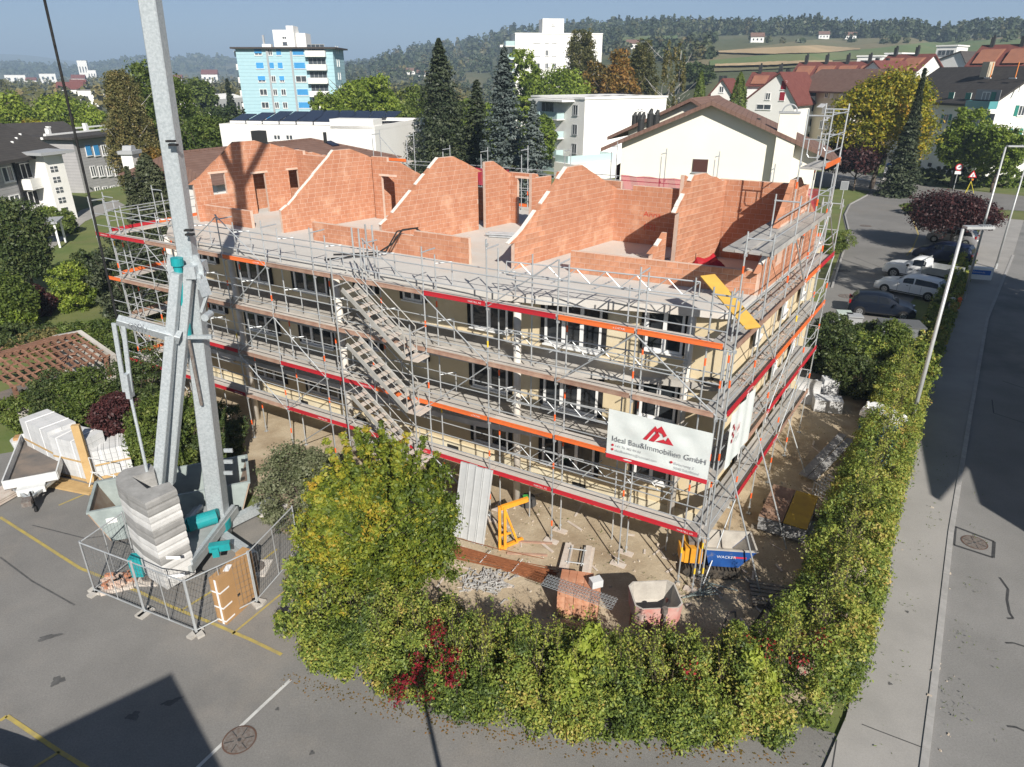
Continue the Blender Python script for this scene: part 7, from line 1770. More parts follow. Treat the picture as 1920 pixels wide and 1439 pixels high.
def spruce(label, u, vtop, wpx, d, lm=L_spr, n=9000, name='spruce_tree', z0=0.04, droop=0.35, slim=1.0, base=None, tone=0.42):
    tp = PD(u, vtop, d); bz = terrain(tp.x, tp.y) if base is None else base; H = tp.z - bz; w = wpx * d / FPX / 2
    t = veg(name, label, 'tree', (tp.x, tp.y, bz)); nb = max(90, int(n * 1.7) // 60); P = []; N = []; T = []
    for k in range(nb):
        f = (k + random.random()) / nb; z = H * (z0 + (1 - z0) * f); R_ = w * (1 - f) ** slim * random.uniform(0.55, 1.15) + 0.12; a = k * 2.39996 + random.uniform(-.35, .35)
        m_ = max(14, int(60 * (0.35 + 0.65 * (1 - f)))); s = np.sqrt(rng.random(m_)); sw = R_ * 0.23
        q = rng.normal(0, 1, m_) * sw * (0.35 + 0.65 * s) * 0.8
        x = s * R_ * math.cos(a) - q * math.sin(a); y = s * R_ * math.sin(a) + q * math.cos(a)
        zz = z - droop * s ** 1.5 * R_ * 0.9 + 0.10 * R_ * (s ** 6) - rng.random(m_) * 0.10 * R_
        P.append(np.stack([x, y, zz], 1)); N.append(np.stack([0.5 * np.full(m_, math.cos(a)), 0.5 * np.full(m_, math.sin(a)), np.full(m_, 0.9)], 1) + rng.normal(0, .45, (m_, 3)))
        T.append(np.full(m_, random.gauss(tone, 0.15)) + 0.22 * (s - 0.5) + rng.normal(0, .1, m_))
    P = np.concatenate(P); n_ = len(P)
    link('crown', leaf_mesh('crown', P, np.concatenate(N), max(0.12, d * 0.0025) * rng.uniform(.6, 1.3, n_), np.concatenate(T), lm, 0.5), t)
    MB().tube((0, 0, 0), (0, 0, H * 0.95), max(0.14, H * 0.016), 8, r2=0.03).build('trunk', M_bark, t, True)
    return t
def thuja(label, u, vtop, wpx, d, lm=L_mid, n=6000):
    tp = PD(u, vtop, d); bz = terrain(tp.x, tp.y); H = tp.z - bz; w = wpx * d / FPX / 2; t = veg('thuja', label, 'tree', (tp.x, tp.y, bz))
    f = rng.random(n); a = rng.random(n) * 6.283; prof_ = np.sin(np.clip(f * 0.93 + 0.07, 0, 1) * math.pi) ** 0.55 * (1 - f * 0.45)
    lump = 1 + 0.12 * np.sin(a * 5 + f * 19) + 0.08 * np.sin(a * 9 - f * 33); rr = w * prof_ * lump * (0.72 + 0.28 * rng.random(n) ** 0.4)
    P = np.stack([rr * np.cos(a), rr * np.sin(a), H * f], 1); N = np.stack([np.cos(a), np.sin(a), np.full(n, 0.5)], 1) + rng.normal(0, .5, (n, 3))
    link('crown', leaf_mesh('crown', P, N, max(0.08, d * 0.0016) * rng.uniform(.6, 1.3, n), 0.42 + 0.25 * (lump - 1) / 0.2 + rng.normal(0, .14, n), lm), t)
    MB().tube((0, 0, 0), (0, 0, H * 0.7), 0.15, 8, r2=0.05).build('trunk', M_bark, t)
    return t
def bush(label, x, y, rx, ry, h, lm, n=9000, ls=0.07, tone=0.45, name='bush', lumps=12, lump=0.3, spread=0.16, z0=0.0, shoots=14, group=None, cat='bush', rz=0.0):
    t = thing(name, label, cat, (x, y, z0), rz, group)
    per = 60; k = max(12, n // per); P, tt = crown_points(k, rx * 0.9, ry * 0.9, h * 0.56, h * 0.46, lumps, lump, 0.25, -0.95)
    P[:, 2] = np.maximum(P[:, 2], 0.12); k = len(P)
    a = clump_leaves(P, rng.uniform(0.7, 1.3, k) * min(rx, ry, h) * 0.20, per, ls, np.clip(rng.normal(tone, .17, k), .02, .98), spread)
    a[0][:, 2] = np.maximum(a[0][:, 2], 0.02)
    link('foliage', leaf_mesh('foliage', *a, lm), t)
    br = MB()
    for k in range(9): an = k * 0.7; br.path([(0.1 * math.cos(an), 0.1 * math.sin(an), 0), (rx * .4 * math.cos(an), ry * .4 * math.sin(an), h * .45), (rx * .7 * math.cos(an), ry * .7 * math.sin(an), h * .75)], [0.04, 0.025, 0.01], 5)
    br.build('stems', M_bark, t)
    return t
def vnoise(x, y, s=0.0): return 0.5 + 0.25 * np.sin(x * 1.7 + s) * np.cos(y * 1.3 - s) + 0.15 * np.sin(x * 3.9 - y * 2.7 + s * 2) + 0.10 * np.sin(x * 7.3 + y * 6.1)
def hedge(label, path, hw, h, lm, n, ls=0.05, tone=0.42, name='hedge', hv=0.25, shoots=60, tone_amp=0.5, spread=0.13, seed=0.0, z0=0.0, shoot_h=0.6):
    """hedge along a path: leaf clumps over a rounded section with uneven top and shoots"""
    pts = [Vector(p) for p in path]; seg = [(pts[i + 1] - pts[i]).length for i in range(len(pts) - 1)]; tot = sum(seg); cum = np.concatenate([[0], np.cumsum(seg)])
    xs = np.array([p[0] for p in pts]); ys = np.array([p[1] for p in pts])
    def at(s): return np.interp(s, cum, xs), np.interp(s, cum, ys)
    t = thing(name, label, 'hedge', (pts[0].x, pts[0].y, z0))
    per = 55; k = n // per; s = rng.random(k) * tot; cx, cy = at(s); dx, dy = at(np.minimum(s + 0.3, tot)); ex, ey = at(np.maximum(s - 0.3, 0)); tx, ty = dx - ex, dy - ey; ln = np.hypot(tx, ty) + 1e-6; nx, ny = -ty / ln, tx / ln
    hh = h * (1 + hv * 2 * (vnoise(cx * 1.1, cy * 1.1, seed) - 0.5) + 0.22 * np.sin(s * 5.3 + seed) * np.sin(s * 2.1 + 1.3 * seed) + 0.10 * np.sin(s * 13.0)); ww = hw * (1 + 0.35 * (vnoise(cx * 1.4, cy * 1.4, seed + 3) - 0.5))
    th = rng.random(k) * math.pi; shell = np.where(rng.random(k) < 0.72, rng.uniform(0.86, 1.03, k), rng.uniform(0.3, 0.86, k))
    off = np.sign(np.cos(th)) * np.abs(np.cos(th)) ** 0.6 * ww * shell; z = np.abs(np.sin(th)) ** 0.75 * hh * shell
    low = rng.random(k) < 0.35; z = np.where(low, rng.random(k) * hh * 0.8, z); off = np.where(low, np.sign(rng.random(k) - 0.5) * ww * rng.uniform(0.8, 1.0, k), off)
    P = np.stack([cx + nx * off - pts[0].x, cy + ny * off - pts[0].y, z], 1)
    tc = np.clip(tone + tone_amp * (vnoise(cx * 0.8 + off, cy * 0.8 + z, seed + 7) - 0.5) + rng.normal(0, .15, k), 0.02, 0.98)
    kp = ~((vnoise(cx * 3.1 + off, cy * 3.1 - z, seed + 9) < 0.36) & (shell > .5)); P = P[kp]; tc = tc[kp]; k = len(P)
    A = clump_leaves(P, rng.uniform(0.14, 0.34, k), per, ls, tc, spread)
    ps, pn, pS, pT = [A[0]], [A[1]], [A[2]], [A[3]]; tw = MB()
    for q in range(shoots):
        s1 = random.random() * tot; x, y = at(s1); o_ = random.uniform(-.8, .8) * hw; hx = h * random.uniform(0.85, 1.05); l = shoot_h * random.uniform(0.5, 1.6); d = Vector((random.uniform(-.35, .35), random.uniform(-.35, .35), 1)).normalized()
        b0 = Vector((float(x) - pts[0].x + o_ * 0.7, float(y) - pts[0].y + o_ * 0.7, hx)); tw.tube(b0 - d * 0.3, b0 + d * l, 0.008, 4, r2=0.003)
        m_ = int(10 + l * 26); f = rng.random(m_); pp = np.array(b0)[None] + f[:, None] * np.array(d)[None] * l + rng.normal(0, .045, (m_, 3)); ps.append(pp); pn.append(unit(m_) + np.array([0, 0, .4])); pS.append(ls * rng.uniform(.6, 1.2, m_)); pT.append(np.full(m_, random.uniform(.4, .75)) + rng.normal(0, .1, m_))
    P = np.concatenate(ps); P[:, 2] = np.maximum(P[:, 2], 0.02)
    link('foliage', leaf_mesh('foliage', P, np.concatenate(pn), np.concatenate(pS), np.concatenate(pT), lm), t)
    if tw.v: tw.build('shoots', M_bark, t)
    br = MB()
    for q in range(int(tot * 2.2)):
        s1 = random.random() * tot; x, y = at(s1); x, y = float(x) - pts[0].x, float(y) - pts[0].y; br.path([(x, y, 0), (x + random.uniform(-.2, .2), y + random.uniform(-.2, .2), h * .5), (x + random.uniform(-.5, .5), y + random.uniform(-.5, .5), h * .85)], [0.03, 0.02, 0.008], 5)
    o = br.build('stems', M_bark, t); o['kind'] = 'stuff'
    return t
# ---- hedges round the site
hedge('tall mixed autumn hedge along the foreground lot before the building site', [(-5.4, 14.9), (-3.2, 13.95), (-0.6, 13.0), (2.0, 12.6), (5.0, 12.4), (6.6, 12.4)], 1.0, 1.7, L_hedge, 210000, 0.037, 0.38, seed=1.0, shoots=320, hv=0.5, tone_amp=0.8, shoot_h=0.65)
hedge('tall mixed hedge along the pavement on the right of the building site', [(6.5, 12.45), (7.8, 13.2), (9.7, 16.05), (11.75, 19.35), (14.3, 23.1), (17.0, 27.2), (18.7, 30.3)], 0.98, 2.35, L_hedge, 215000, 0.040, 0.40, seed=4.0, shoots=280, hv=0.45, tone_amp=0.8, shoot_h=0.6)
hedge('lower clipped hedge between the car park and the pavement', [(22.3, 34.6), (26.0, 39.9), (29.7, 45.2), (33.9, 51.1), (38.4, 57.6)], 0.65, 1.15, L_hedge, 42000, 0.075, 0.5, seed=2.0, shoots=40, shoot_h=0.4)
# lime vine and red creeper in the foreground hedge
def patch(label, pts, lm, n, ls, tone, name, cat, rad=0.3, spread=0.15):
    c_ = [W(u, v, z) for u, v, z in pts]; b0 = c_[0]; t = thing(name, label, cat, (b0.x, b0.y, 0))
    cent = np.array([[p.x - b0.x, p.y - b0.y, p.z] for p in c_]); k = len(cent); per = max(20, n // k)
    a = clump_leaves(cent, np.full(k, rad) * rng.uniform(.7, 1.2, k), per, ls, np.full(k, tone), spread, 0.3)
    link('leaves', leaf_mesh('leaves', *a, lm), t)
    vn = MB()
    for p in c_: vn.path([(p.x - b0.x, p.y - b0.y + 0.35, 0.0), (p.x - b0.x + 0.05, p.y - b0.y + 0.2, p.z * 0.6), (p.x - b0.x, p.y - b0.y, p.z)], 0.008, 4)
    vn.build('vine_stems', M_bark, t)
    return t
patch('bright lime vine climbing the middle of the foreground hedge', [(1065, 1235, 1.9), (1090, 1210, 2.1), (1110, 1185, 2.3), (1075, 1270, 1.5), (1100, 1250, 1.7), (1120, 1225, 2.0), (1060, 1300, 1.2), (1085, 1290, 1.3)], L_lime, 2600, 0.06, 0.82, 'lime_vine', 'vine', 0.28)
patch('bright lime leaved vine at the right end of the foreground hedge', [(1420, 1240, 2.0), (1440, 1265, 1.8), (1400, 1280, 1.6), (1450, 1290, 1.5), (1425, 1315, 1.2), (1410, 1225, 2.2)], L_lime, 1500, 0.075, 0.9, 'lime_vine', 'vine', 0.24)
patch('dark red creeper trailing down the left part of the foreground hedge', [(820, 1175, 2.3), (818, 1195, 2.1), (850, 1265, 1.6), (790, 1250, 1.6), (775, 1270, 1.4), (755, 1280, 1.2), (745, 1310, 0.9), (800, 1300, 1.0), (850, 1225, 1.9), (740, 1290, 1.1), (845, 1275, 1.4), (830, 1240, 1.8), (780, 1240, 1.7)], L_red, 900, 0.04, 0.4, 'red_creeper', 'creeper', 0.32, 0.3)
patch('rusty red twigs in the hedge corner by the pavement', [(1405, 1215, 2.1), (1440, 1218, 2.1), (1545, 1195, 2.2), (1530, 1210, 2.0), (1290, 1250, 1.8), (1500, 1240, 1.8)], L_red, 260, 0.04, 0.9, 'red_creeper', 'creeper', 0.35)
# the big turning shrub by the hedge corner
t = thing('hazel_shrub', 'big yellowing shrub tree at the left end of the foreground hedge', 'tree', (-3.6, 15.7, 0))
P = np.concatenate([crown_points(n_, rx, ry, rz, 0, 10, 0.4, 0.3, -1)[0] + np.array([cx, cy, cz]) for n_, cx, cy, cz, rx, ry, rz in ((300, 0, 0, 2.9, 1.45, 1.25, 2.1), (170, -1.25, .2, 2.7, 1.0, 1.0, 1.7), (150, 1.05, -.1, 3.1, .85, .85, 1.8), (110, .2, .3, 4.3, .75, .75, 1.2), (190, -.5, -.6, 1.7, 1.4, 1.0, 1.5), (60, 1.75, 0, 2.9, .42, .45, 2.2), (60, -.9, .1, 4.3, .5, .5, 1.0))])
P[:, 2] = np.maximum(P[:, 2], .15); k = len(P)
sh_ = []
for q in range(46):                          # ragged leading shoots
    d_ = unit(1)[0]; d_[2] = abs(d_[2]) * 1.1 + 0.35; c0 = d_ * np.array([1.5, 1.3, 1.7]) + np.array([0, 0, 3.0]); ll = random.uniform(.3, 1.0)
    for f in np.linspace(0, 1, 5): sh_.append(c0 + d_ * f * ll * np.array([.45, .45, .9]))
P = np.concatenate([P, np.array(sh_)]); k = len(P); rad = np.concatenate([rng.uniform(.18, .42, k - len(sh_)), np.full(len(sh_), .13)])
tc = np.clip(0.32 - 0.08 * P[:, 0] + 0.10 * (P[:, 2] - 3.0) / 2.5 + 0.5 * (vnoise(P[:, 0] * 1.5, P[:, 2] * 1.5, 2.0) - .5) + rng.normal(0, .17, k), .03, .97)
a = clump_leaves(P, rad, 74, 0.048, tc, 0.13, 0.4)
link('crown', leaf_mesh('crown', *a, L_shrub), t); limbs(t, 5.2, 0.09, 0.8, 14, M_bark, 0.5, 0.1)
bush('olive bush around the foot of the yellowing shrub', -5.6, 15.6, 1.15, 1.3, 2.6, L_hedge, 16000, 0.05, 0.38)
bush('grey green shrub between the crane and the yellowing shrub', -6.9, 20.6, 1.75, 1.5, 2.9, L_grey, 26000, 0.05, 0.5)
# bushes left of the site, behind crane and block packs
for i, (u, v, rx, ry, h, lm, tn, lab) in enumerate(((60, 800, 1.5, 1.3, 1.5, L_mid, .5, 'bright leafy bush at the left edge behind the block packs'), (120, 805, 1.8, 1.6, 2.5, L_dark, .6, 'dark laurel bush behind the leftmost block pack'), (175, 825, 1.6, 1.5, 2.8, L_mid, .35, 'tall green bush behind the standing timber post'),
        (225, 855, 1.3, 1.3, 2.9, L_plum, .75, 'dark plum bush above the separate block pack'), (250, 800, 1.9, 1.6, 3.3, L_dark, .5, 'dark green bush behind the crane tie rod'), (300, 880, 1.6, 1.5, 3.0, L_mid, .55, 'leafy green bush behind the crane struts'), (350, 880, 1.5, 1.4, 2.9, L_mid, .5, 'leafy green bush behind the crane mast'), (405, 880, 1.2, 1.2, 2.6, L_dark, .6, 'dark bush just right of the crane mast foot'))):
    p = W(u, v); bush(lab, p.x, p.y + 0.5, rx, ry, h, lm, 17000, 0.055, tn)
for i, (u, v, rx, ry, h, lm, tn, lab) in enumerate(((20, 655, 2.6, 2.0, 1.4, L_dark, .6, 'low dark shrubbery behind the bare rafters'), (100, 655, 2.6, 1.6, 1.1, L_birch, .45, 'brownish shrubbery beside the bare rafters'), (175, 655, 2.2, 1.6, 1.5, L_mid, .3, 'green shrubbery between rafters and end scaffold'), (150, 575, 1.7, 1.7, 2.6, L_lime, .45, 'bright rounded bush on the lawn'), (192, 560, 1.7, 1.7, 3.2, L_dark, .55, 'tall dark bush behind the end scaffold corner'),
        (25, 620, 2.0, 1.8, 2.0, L_lime, .35, 'lime green bush at the left edge of the lawn'), (75, 590, 1.2, 1.2, 1.9, L_plum, .6, 'small wine red bush on the lawn edge'), (120, 440, 1.7, 1.4, 2.2, L_mid, .5, 'clipped green bush by the garden path'), (90, 430, 1.6, 1.4, 2.0, L_lime, .3, 'low green bush beside the pavilion'), (165, 345, 2, 1.6, 2.6, L_dark, .5, 'dark round bush below the grey wing'))):
    p = W(u, v); bush(lab, p.x, p.y, rx, ry, h, lm, 11000, 0.075 if v > 560 else 0.10, tn)
# conifers and shrubs at the left edge and behind the end scaffold
round_tree('dense dark green tree at the left edge above the lawn', 15, 388, 112, 47, L_dark, 16000, 0.02, tone=.62, ls=0.10)
round_tree('smaller dark tree below it at the left edge', -5, 505, 110, 42, L_mid, 10000, 0.02, tone=.4, ls=0.09)
spruce('young spruce clump behind the end scaffold, right of the white chimney', 270, 288, 195, 46, L_spr, 28000, tone=.8, slim=.65)
spruce('narrow young spruce beside the white chimney', 236, 312, 80, 45, L_spr, 12000, tone=.72)
bush('big dark yew behind the end scaffold decks', *W(265, 600)[:2], 2.6, 2.2, 5.4, L_spr, 20000, 0.09, .6)
bush('dark evergreen behind the crane lever arm', *W(330, 560)[:2], 2.2, 2.2, 5.6, L_spr, 16000, 0.09, .6)
bush('low green shrub under the end scaffold', *W(215, 690)[:2], 1.8, 1.3, 1.8, L_mid, 11000, 0.06, .5)
bush('leafy shrub under the crane lever arm', *W(265, 705)[:2], 1.7, 1.3, 2.2, L_dark, 11000, 0.06, .6)
# ---- trees in the middle distance, left to right
round_tree('lime green tree at the far left behind the dark roof', 15, 186, 90, 112, L_lime, 9000)
round_tree('orange tinged small tree among the lime trees', 55, 208, 55, 108, L_gold, 5000)
round_tree('broad bright lime tree above the dark roof', 103, 181, 110, 118, L_lime, 11000)
round_tree('low lime tree right of the broad one', 168, 203, 70, 112, L_lime, 6000)
birch('tall golden birch left of the crane mast', 218, 126, 95, 74, n=26000)
birch('second birch top behind the golden birch', 248, 138, 50, 82, L_birch, 6000, tone=.3)
round_tree('tall green tree just left of the crane mast', 285, 130, 110, 84, L_mid, 13000, lumps=14)
round_tree('green tree right of the crane mast before the hall', 375, 195, 100, 80, L_mid, 10000, tone=.35)
round_tree('rusty brown small tree left of the mast', 288, 262, 62, 62, L_oran, 7000)
round_tree('round green tree above the white hall', 368, 141, 62, 172, L_mid, 5000)
spruce('dark pointed spruce left of the tower block', 425, 148, 34, 172, n=4000)
round_tree('dark shrubby tree left of the tower block foot', 415, 200, 80, 120, L_dark, 6000)
round_tree('loose pale green tree right of the tower block', 668, 122, 120, 112, L_lime, 12000, loose=.8, tone=.35)
round_tree('second loose pale green tree further right', 722, 160, 95, 104, L_lime, 9000, loose=.8, tone=.4)
round_tree('low pale tree before the tower block corner', 612, 188, 80, 108, L_lime, 7000, loose=.6, tone=.35)
round_tree('green tree filling the gap left of the dark spruce', 745, 200, 110, 92, L_mid, 9000)
round_tree('green tree behind the left flank of the big dark spruce', 775, 172, 100, 106, L_mid, 9000, tone=.55)
round_tree('green tree behind the dark yew', 872, 178, 110, 112, L_mid, 9000, tone=.5)
round_tree('yellow green tree just left of the tall blue spruce', 915, 205, 80, 90, L_lime, 7000, tone=.12)
round_tree('lime tree above the white flat building', 1120, 170, 90, 134, L_lime, 8000, tone=.3)
round_tree('green tree below the tower block', 655, 215, 110, 92, L_lime, 9000, tone=.2)
spruce('tall dark spruce in the middle of the tree belt', 822, 72, 215, 78, L_spr, 20000, slim=.85, tone=.42)
spruce('dark yew tree between the two big spruces', 893, 150, 90, 78, L_spr, 9000, slim=.6, tone=.45)
spruce('tall blue grey spruce in the middle of the tree belt', 945, 88, 150, 66, L_bspr, 18000, slim=.75)
spruce('smaller pale blue spruce right of the tall one', 1000, 188, 115, 63, L_bspr, 10000, slim=.8, tone=.6)
round_tree('light green tree behind the blue spruce', 990, 98, 75, 128, L_lime, 8000, loose=.3, tone=.3)
round_tree('broad lime tree below the high rise', 1062, 138, 150, 128, L_lime, 13000, tone=.3)
round_tree('dark lime tree below the broad one', 1012, 205, 70, 100, L_lime, 6000, tone=.1)
birch('drooping green birch before the high rise', 1092, 50, 95, 142, L_birch, 12000, tone=.22)
round_tree('rusty orange maple right of the high rise', 1160, 100, 80, 126, L_oran, 9000, tone=.55)
round_tree('brownish tree left of the rusty maple', 1118, 118, 70, 130, L_oran, 6000, tone=.25)
birch('dark green birch right of the rusty maple', 1205, 70, 78, 130, L_birch, 11000, tone=.12)
birch('slender nearly bare birch with white trunk', 1258, 72, 46, 112, L_birch, 1500, tone=.5)
birch('second nearly bare birch beside it', 1278, 78, 34, 116, L_birch, 1000, tone=.5)
bush('brown shrubs below the bare birches', *PD(1262, 200, 108)[:2], 5, 3, 3.5, L_birch, 7000, .2, .5)
thuja('left of two thujas behind the ivory house', 1316, 134, 40, 112)
thuja('broader thuja right of the first', 1390, 136, 56, 102, n=8000)
round_tree('dark tree group at the meadow edge', 1305, 122, 60, 210, L_dark, 4000)
round_tree('big yellowing maple at the road junction', 1682, 118, 165, 90, L_gold, 17000, z0=.22, tone=.42, spread=.14, lumps=14)
spruce('slim tall spruce on the car park island', 1735, 128, 88, 84, L_spr, 14000, slim=1.5, tone=.5, droop=.5)
bush('clipped lime hedge left of the slim spruce', *W(1690, 338)[:2], 4, 1.2, 2.6, L_lime, 8000, .14, .3)
bush('mixed low shrubs around the slim spruce foot', *W(1735, 402)[:2], 2.6, 1.6, 1.3, L_mid, 8000, .10, .5)
round_tree('dark plum tree left of the maple', 1580, 262, 75, 98, L_plum, 7000, z0=.25, tone=.45)
round_tree('dark plum tree with visible trunk by the crossing', 1618, 266, 85, 92, L_plum, 8000, z0=.3, tone=.5)
round_tree('light green young tree before the teal shutters', 1815, 216, 105, 94, L_lime, 9000, z0=.2, loose=.5, tone=.3)
round_tree('light green tree at the right edge', 1893, 236, 100, 90, L_lime, 8000, z0=.15, loose=.5, tone=.3)
bush('dark hedge below the teal shutter block', *W(1780, 346)[:2], 9, 1.4, 2.6, L_dark, 12000, .14, .6)
bush('green hedge at the right edge of the junction', *W(1885, 352)[:2], 7, 1.6, 2.8, L_lime, 11000, .14, .15)
round_tree('dark red plum tree over the parked cars', 1806, 366, 145, 60, L_plum, 17000, z0=.40, tone=.5, ls=.10, lumps=14)
# bushes between the building and the car park
for (u, v, rx, ry, h, lm, tn, n, lab) in ((1560, 690, 1.9, 1.8, 2.2, L_dark, .55, 16000, 'dark bush beside the side scaffold foot'), (1612, 690, 1.8, 1.6, 2.0, L_hedge, .35, 16000, 'olive bush before the car park'), (1665, 690, 1.5, 1.4, 2.4, L_mid, .45, 16000, 'upright green bush by the grey container'), (1698, 735, 1.2, 1.2, 2.2, L_hedge, .4, 14000, 'bush beside the nearest street lamp'), (1610, 745, 1.8, 1.4, 2.2, L_dark, .7, 13000, 'dark green bush behind the portable toilet'), (1668, 770, 1.2, 1.2, 2.2, L_mid, .4, 14000, 'green bush between toilet and pavement'),
        (1550, 650, 1.3, 1.3, 1.9, L_dark, .6, 9000, 'dark bush at the rear foot of the side scaffold'), (1650, 632, 2.4, 0.8, 1.0, L_dark, .7, 9000, 'low dark hedge before the dark hatchback'), (1560, 470, 1.6, 4.0, 1.6, L_mid, .55, 10000, 'bright green hedge between netting and car park drive')):
    p = W(u, v); bush(lab, p.x, p.y, rx, ry, h, lm, n, 0.065, tn, rz=0.0 if ry < 3 else ROTB)
# stray grass and weeds on the soil
k = 9000; pq_ = np.array([tuple(B(random.uniform(-6.5, 9), random.uniform(-4.5, 1.5))[:2]) if random.random() < .5 else tuple(B(random.uniform(-8, -1.2), random.uniform(-2, 14))[:2]) for _ in range(k)])
keep = vnoise(pq_[:, 0] * 1.1, pq_[:, 1] * 1.1, 5.0) > 0.66; pq_ = pq_[keep]; k = len(pq_)
o = link('weeds', leaf_mesh('weeds', np.column_stack([pq_, rng.uniform(.01, .09, k)]), unit(k) * .9 + np.array([0, 0, .3]), rng.uniform(.02, .05, k), rng.uniform(.2, .8, k), L_mid, .3)); tag(o, 'sparse weeds and grass tufts on the trampled soil', 'weeds', kind='stuff')
# fallen leaves along the hedge foot
k = 700; s = rng.random(k); lx = np.interp(s, [0, .2, .45, .7, 1], [-6.1, -3.7, -.9, 2, 6.6]) + rng.normal(0, .12, k); ly = np.interp(s, [0, .2, .45, .7, 1], [13.55, 12.75, 11.85, 11.4, 11.15]) + np.abs(rng.normal(0, .22, k)) * -1 + .1
o = link('fallen_leaves', leaf_mesh('fallen_leaves', np.column_stack([lx, ly, np.full(k, .012)]), np.tile([0, 0, 1.], (k, 1)) + rng.normal(0, .15, (k, 3)), rng.uniform(.02, .04, k), rng.random(k), L_oran)); tag(o, 'fallen brown leaves scattered along the hedge foot', 'leaves', kind='stuff')
# ---- wooded ridge, hill trees and valley trees: masses too far to count
def mass(name, label, trees, lm, q=42):
    """trees: (x, y, z, height, radius, conifer, tone)"""
    Ps, Ns, Ss, Ts = [], [], [], []
    for x, y, z, H, r, con, tn in trees:
        m_ = q
        if con:
            f = rng.random(m_) ** 1.3; a = rng.random(m_) * 6.283; rr = r * (1 - f) * .95 + .15
            P = np.stack([rr * np.cos(a), rr * np.sin(a), H * (0.08 + 0.92 * f)], 1); N = np.stack([np.cos(a), np.sin(a), np.full(m_, .7)], 1)
        else:
            d = unit(m_); P = d * np.array([r, r, H * .45]) * rng.uniform(.7, 1.05, (m_, 1)); P[:, 2] += H * .52; N = d + np.array([0, 0, .3])
        Ps.append(P + np.array([x, y, z])); Ns.append(N + rng.normal(0, .35, (m_, 3))); Ss.append(rng.uniform(.6, 1.2, m_) * r * .42); Ts.append(np.full(m_, tn) + rng.normal(0, .1, m_))
    o = link(name, leaf_mesh(name, np.concatenate(Ps), np.concatenate(Ns), np.concatenate(Ss), np.concatenate(Ts), lm, .8)); tag(o, label, 'trees', kind='stuff'); return o
def pol(az, r): return r * math.sin(R(az)), r * math.cos(R(az))
tr = []
for k in range(1700):                       # forest along the ridge
    az = random.uniform(-13, 50); RR = ridge_r(az); ff = float(np.interp(az, [-13, 2, 8, 14, 50], [.2, .3, .62, .86, .90])); r = RR * random.uniform(ff, 1.03); x, y = pol(az, r)
    con = random.random() < (.45 if az > 0 else .12); sc = r / 800; tr.append((x, y, terrain(x, y) - 1, random.uniform(11, 17) * min(sc, 1.25), random.uniform(3.4, 5.5) * min(sc, 1.4), con, random.gauss(.42, .2)))
mass('ridge_forest', 'mixed forest covering the hill and its ridge', tr, L_forest)
tr = []
for k in range(170):                        # hedgerows and lone trees on the meadows
    u = random.choice((random.uniform(1270, 1340), random.uniform(1400, 1640), random.uniform(1130, 1280), random.uniform(1640, 1920))); v = random.uniform(62, 84) if u > 1340 else random.uniform(76, 118)
    p = onhill(u, v, 175)
    if random.random() < .75: tr.append((p.x, p.y, p.z - .5, random.uniform(4, 9), random.uniform(2, 4), random.random() < .15, random.gauss(.5, .2)))
mass('hillside_trees', 'scattered trees and hedgerows on the hillside meadows', tr, L_forest)
tr = []
for k in range(1500):                       # valley floor on the left
    az = random.uniform(-48, -3); r = 150 * (14 ** random.random()); x, y = pol(az, r)
    if r < 300 and az > -34: continue
    tr.append((x, y, terrain(x, y) - .5, random.uniform(6, 12), random.uniform(2.5, 4.5), random.random() < .2, random.gauss(.35, .25)))
mass('valley_trees', 'autumn trees filling the valley floor on the left', tr, L_birch)
tr = []
for k in range(900):                        # wooded hill beyond the valley
    az = random.uniform(-45, 2); r = random.uniform(2150, 3300); x, y = pol(az, r); tr.append((x, y, terrain(x, y) - 2, random.uniform(16, 24), random.uniform(10, 17), random.random() < .4, random.gauss(.35, .15)))
mass('far_forest', 'blue hazed forest on the hill beyond the valley', tr, L_forest, 26)

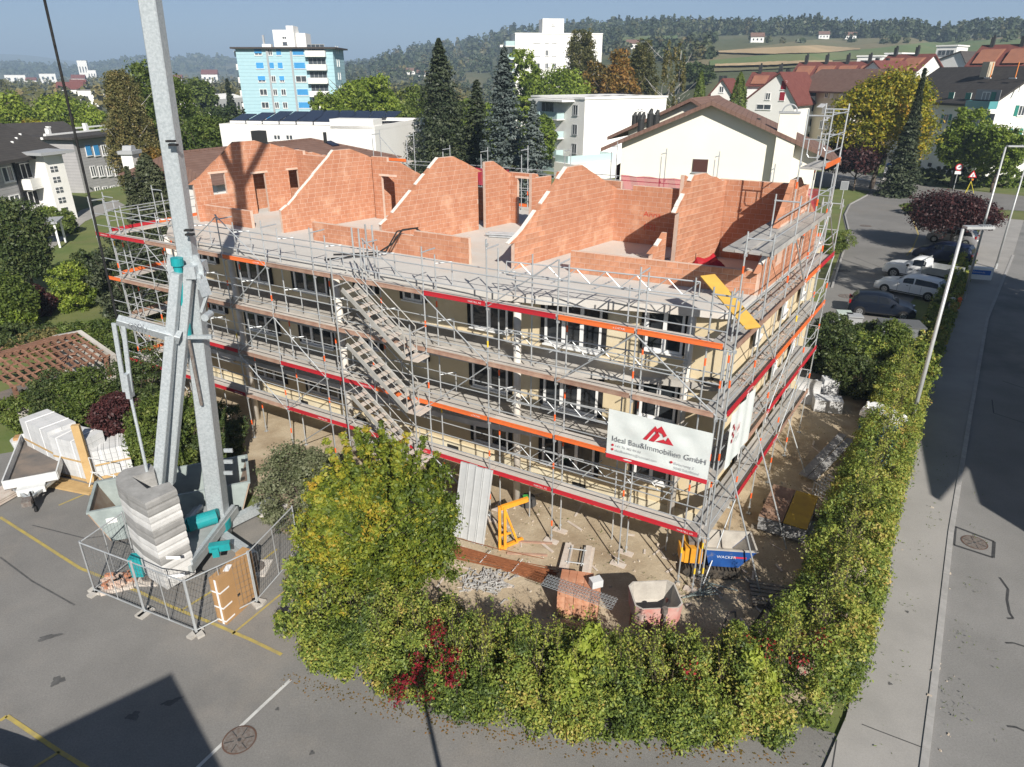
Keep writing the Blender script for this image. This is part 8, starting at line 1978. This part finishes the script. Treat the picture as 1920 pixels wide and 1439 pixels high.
# street trees and house across the road whose shade falls on the pavement
for (x, y, H, r, lab) in ((33.4, 35.3, 15.5, 2.9, 'tall street tree across the road shading the car park'), (30.5, 28.0, 10.5, 2.6, 'street tree across the road shading the pavement'), (40.0, 42.0, 12.0, 3.0, 'farther street tree across the road')):
    t = thing('street_tree', lab, 'tree', (x, y, 0)); P, tt = crown_points(260, r, r, H * .38, H * .62, 12, .35, .3); k = len(P)
    a = clump_leaves(P, np.full(k, r * .2), 45, .16, np.clip(rng.normal(.5, .15, k), 0, 1), .15); link('crown', leaf_mesh('crown', *a, L_mid), t); limbs(t, H, .2, .7, 8)

# scraps trodden into the building ground
sc = MB()
for k in range(150):
    w_ = B(random.uniform(-1, 13), random.uniform(-4.2, 2.4)) if k % 2 else B(random.uniform(-6, -1.2), random.uniform(-3, 12)); l = random.uniform(.12, .8)
    sc.box((w_.x, w_.y, .02), (l, random.uniform(.03, .1), .02), random.uniform(0, 3.1))
o = sc.build('scraps', M_tread); tag(o, 'wood scraps and laths littering the trampled soil', 'scraps', kind='stuff')
# ------------------------------------------------------------------ lettering to real meshes
bpy.context.view_layer.update()
dg = bpy.context.evaluated_depsgraph_get()
for o in [o for o in SC.objects if o.type == 'FONT']:
    me = bpy.data.meshes.new_from_object(o.evaluated_get(dg))
    n = bpy.data.objects.new('lettering', me); C.objects.link(n)
    n.parent = o.parent; n.location = o.location; n.rotation_euler = o.rotation_euler; n.scale = o.scale
    nm = o.name.split('.')[0]; bpy.data.objects.remove(o); n.name = nm
# ------------------------------------------------------------------ haze: the valley air
hm = bpy.data.materials.new('valley haze'); hm.use_nodes = True; nt = hm.node_tree
nt.nodes.remove(nt.nodes['Principled BSDF'])
pv = nt.nodes.new('ShaderNodeVolumePrincipled'); pv.inputs['Color'].default_value = (0.56, 0.76, 1.0, 1); pv.inputs['Density'].default_value = 0.00036; pv.inputs['Anisotropy'].default_value = 0.0
nt.links.new(pv.outputs['Volume'], nt.nodes['Material Output'].inputs['Volume'])
hz = MB().box((0, 0, 140), (64000, 64000, 342)).build('haze', hm); tag(hz, 'thin blue haze filling the valley air', 'haze', kind='stuff')
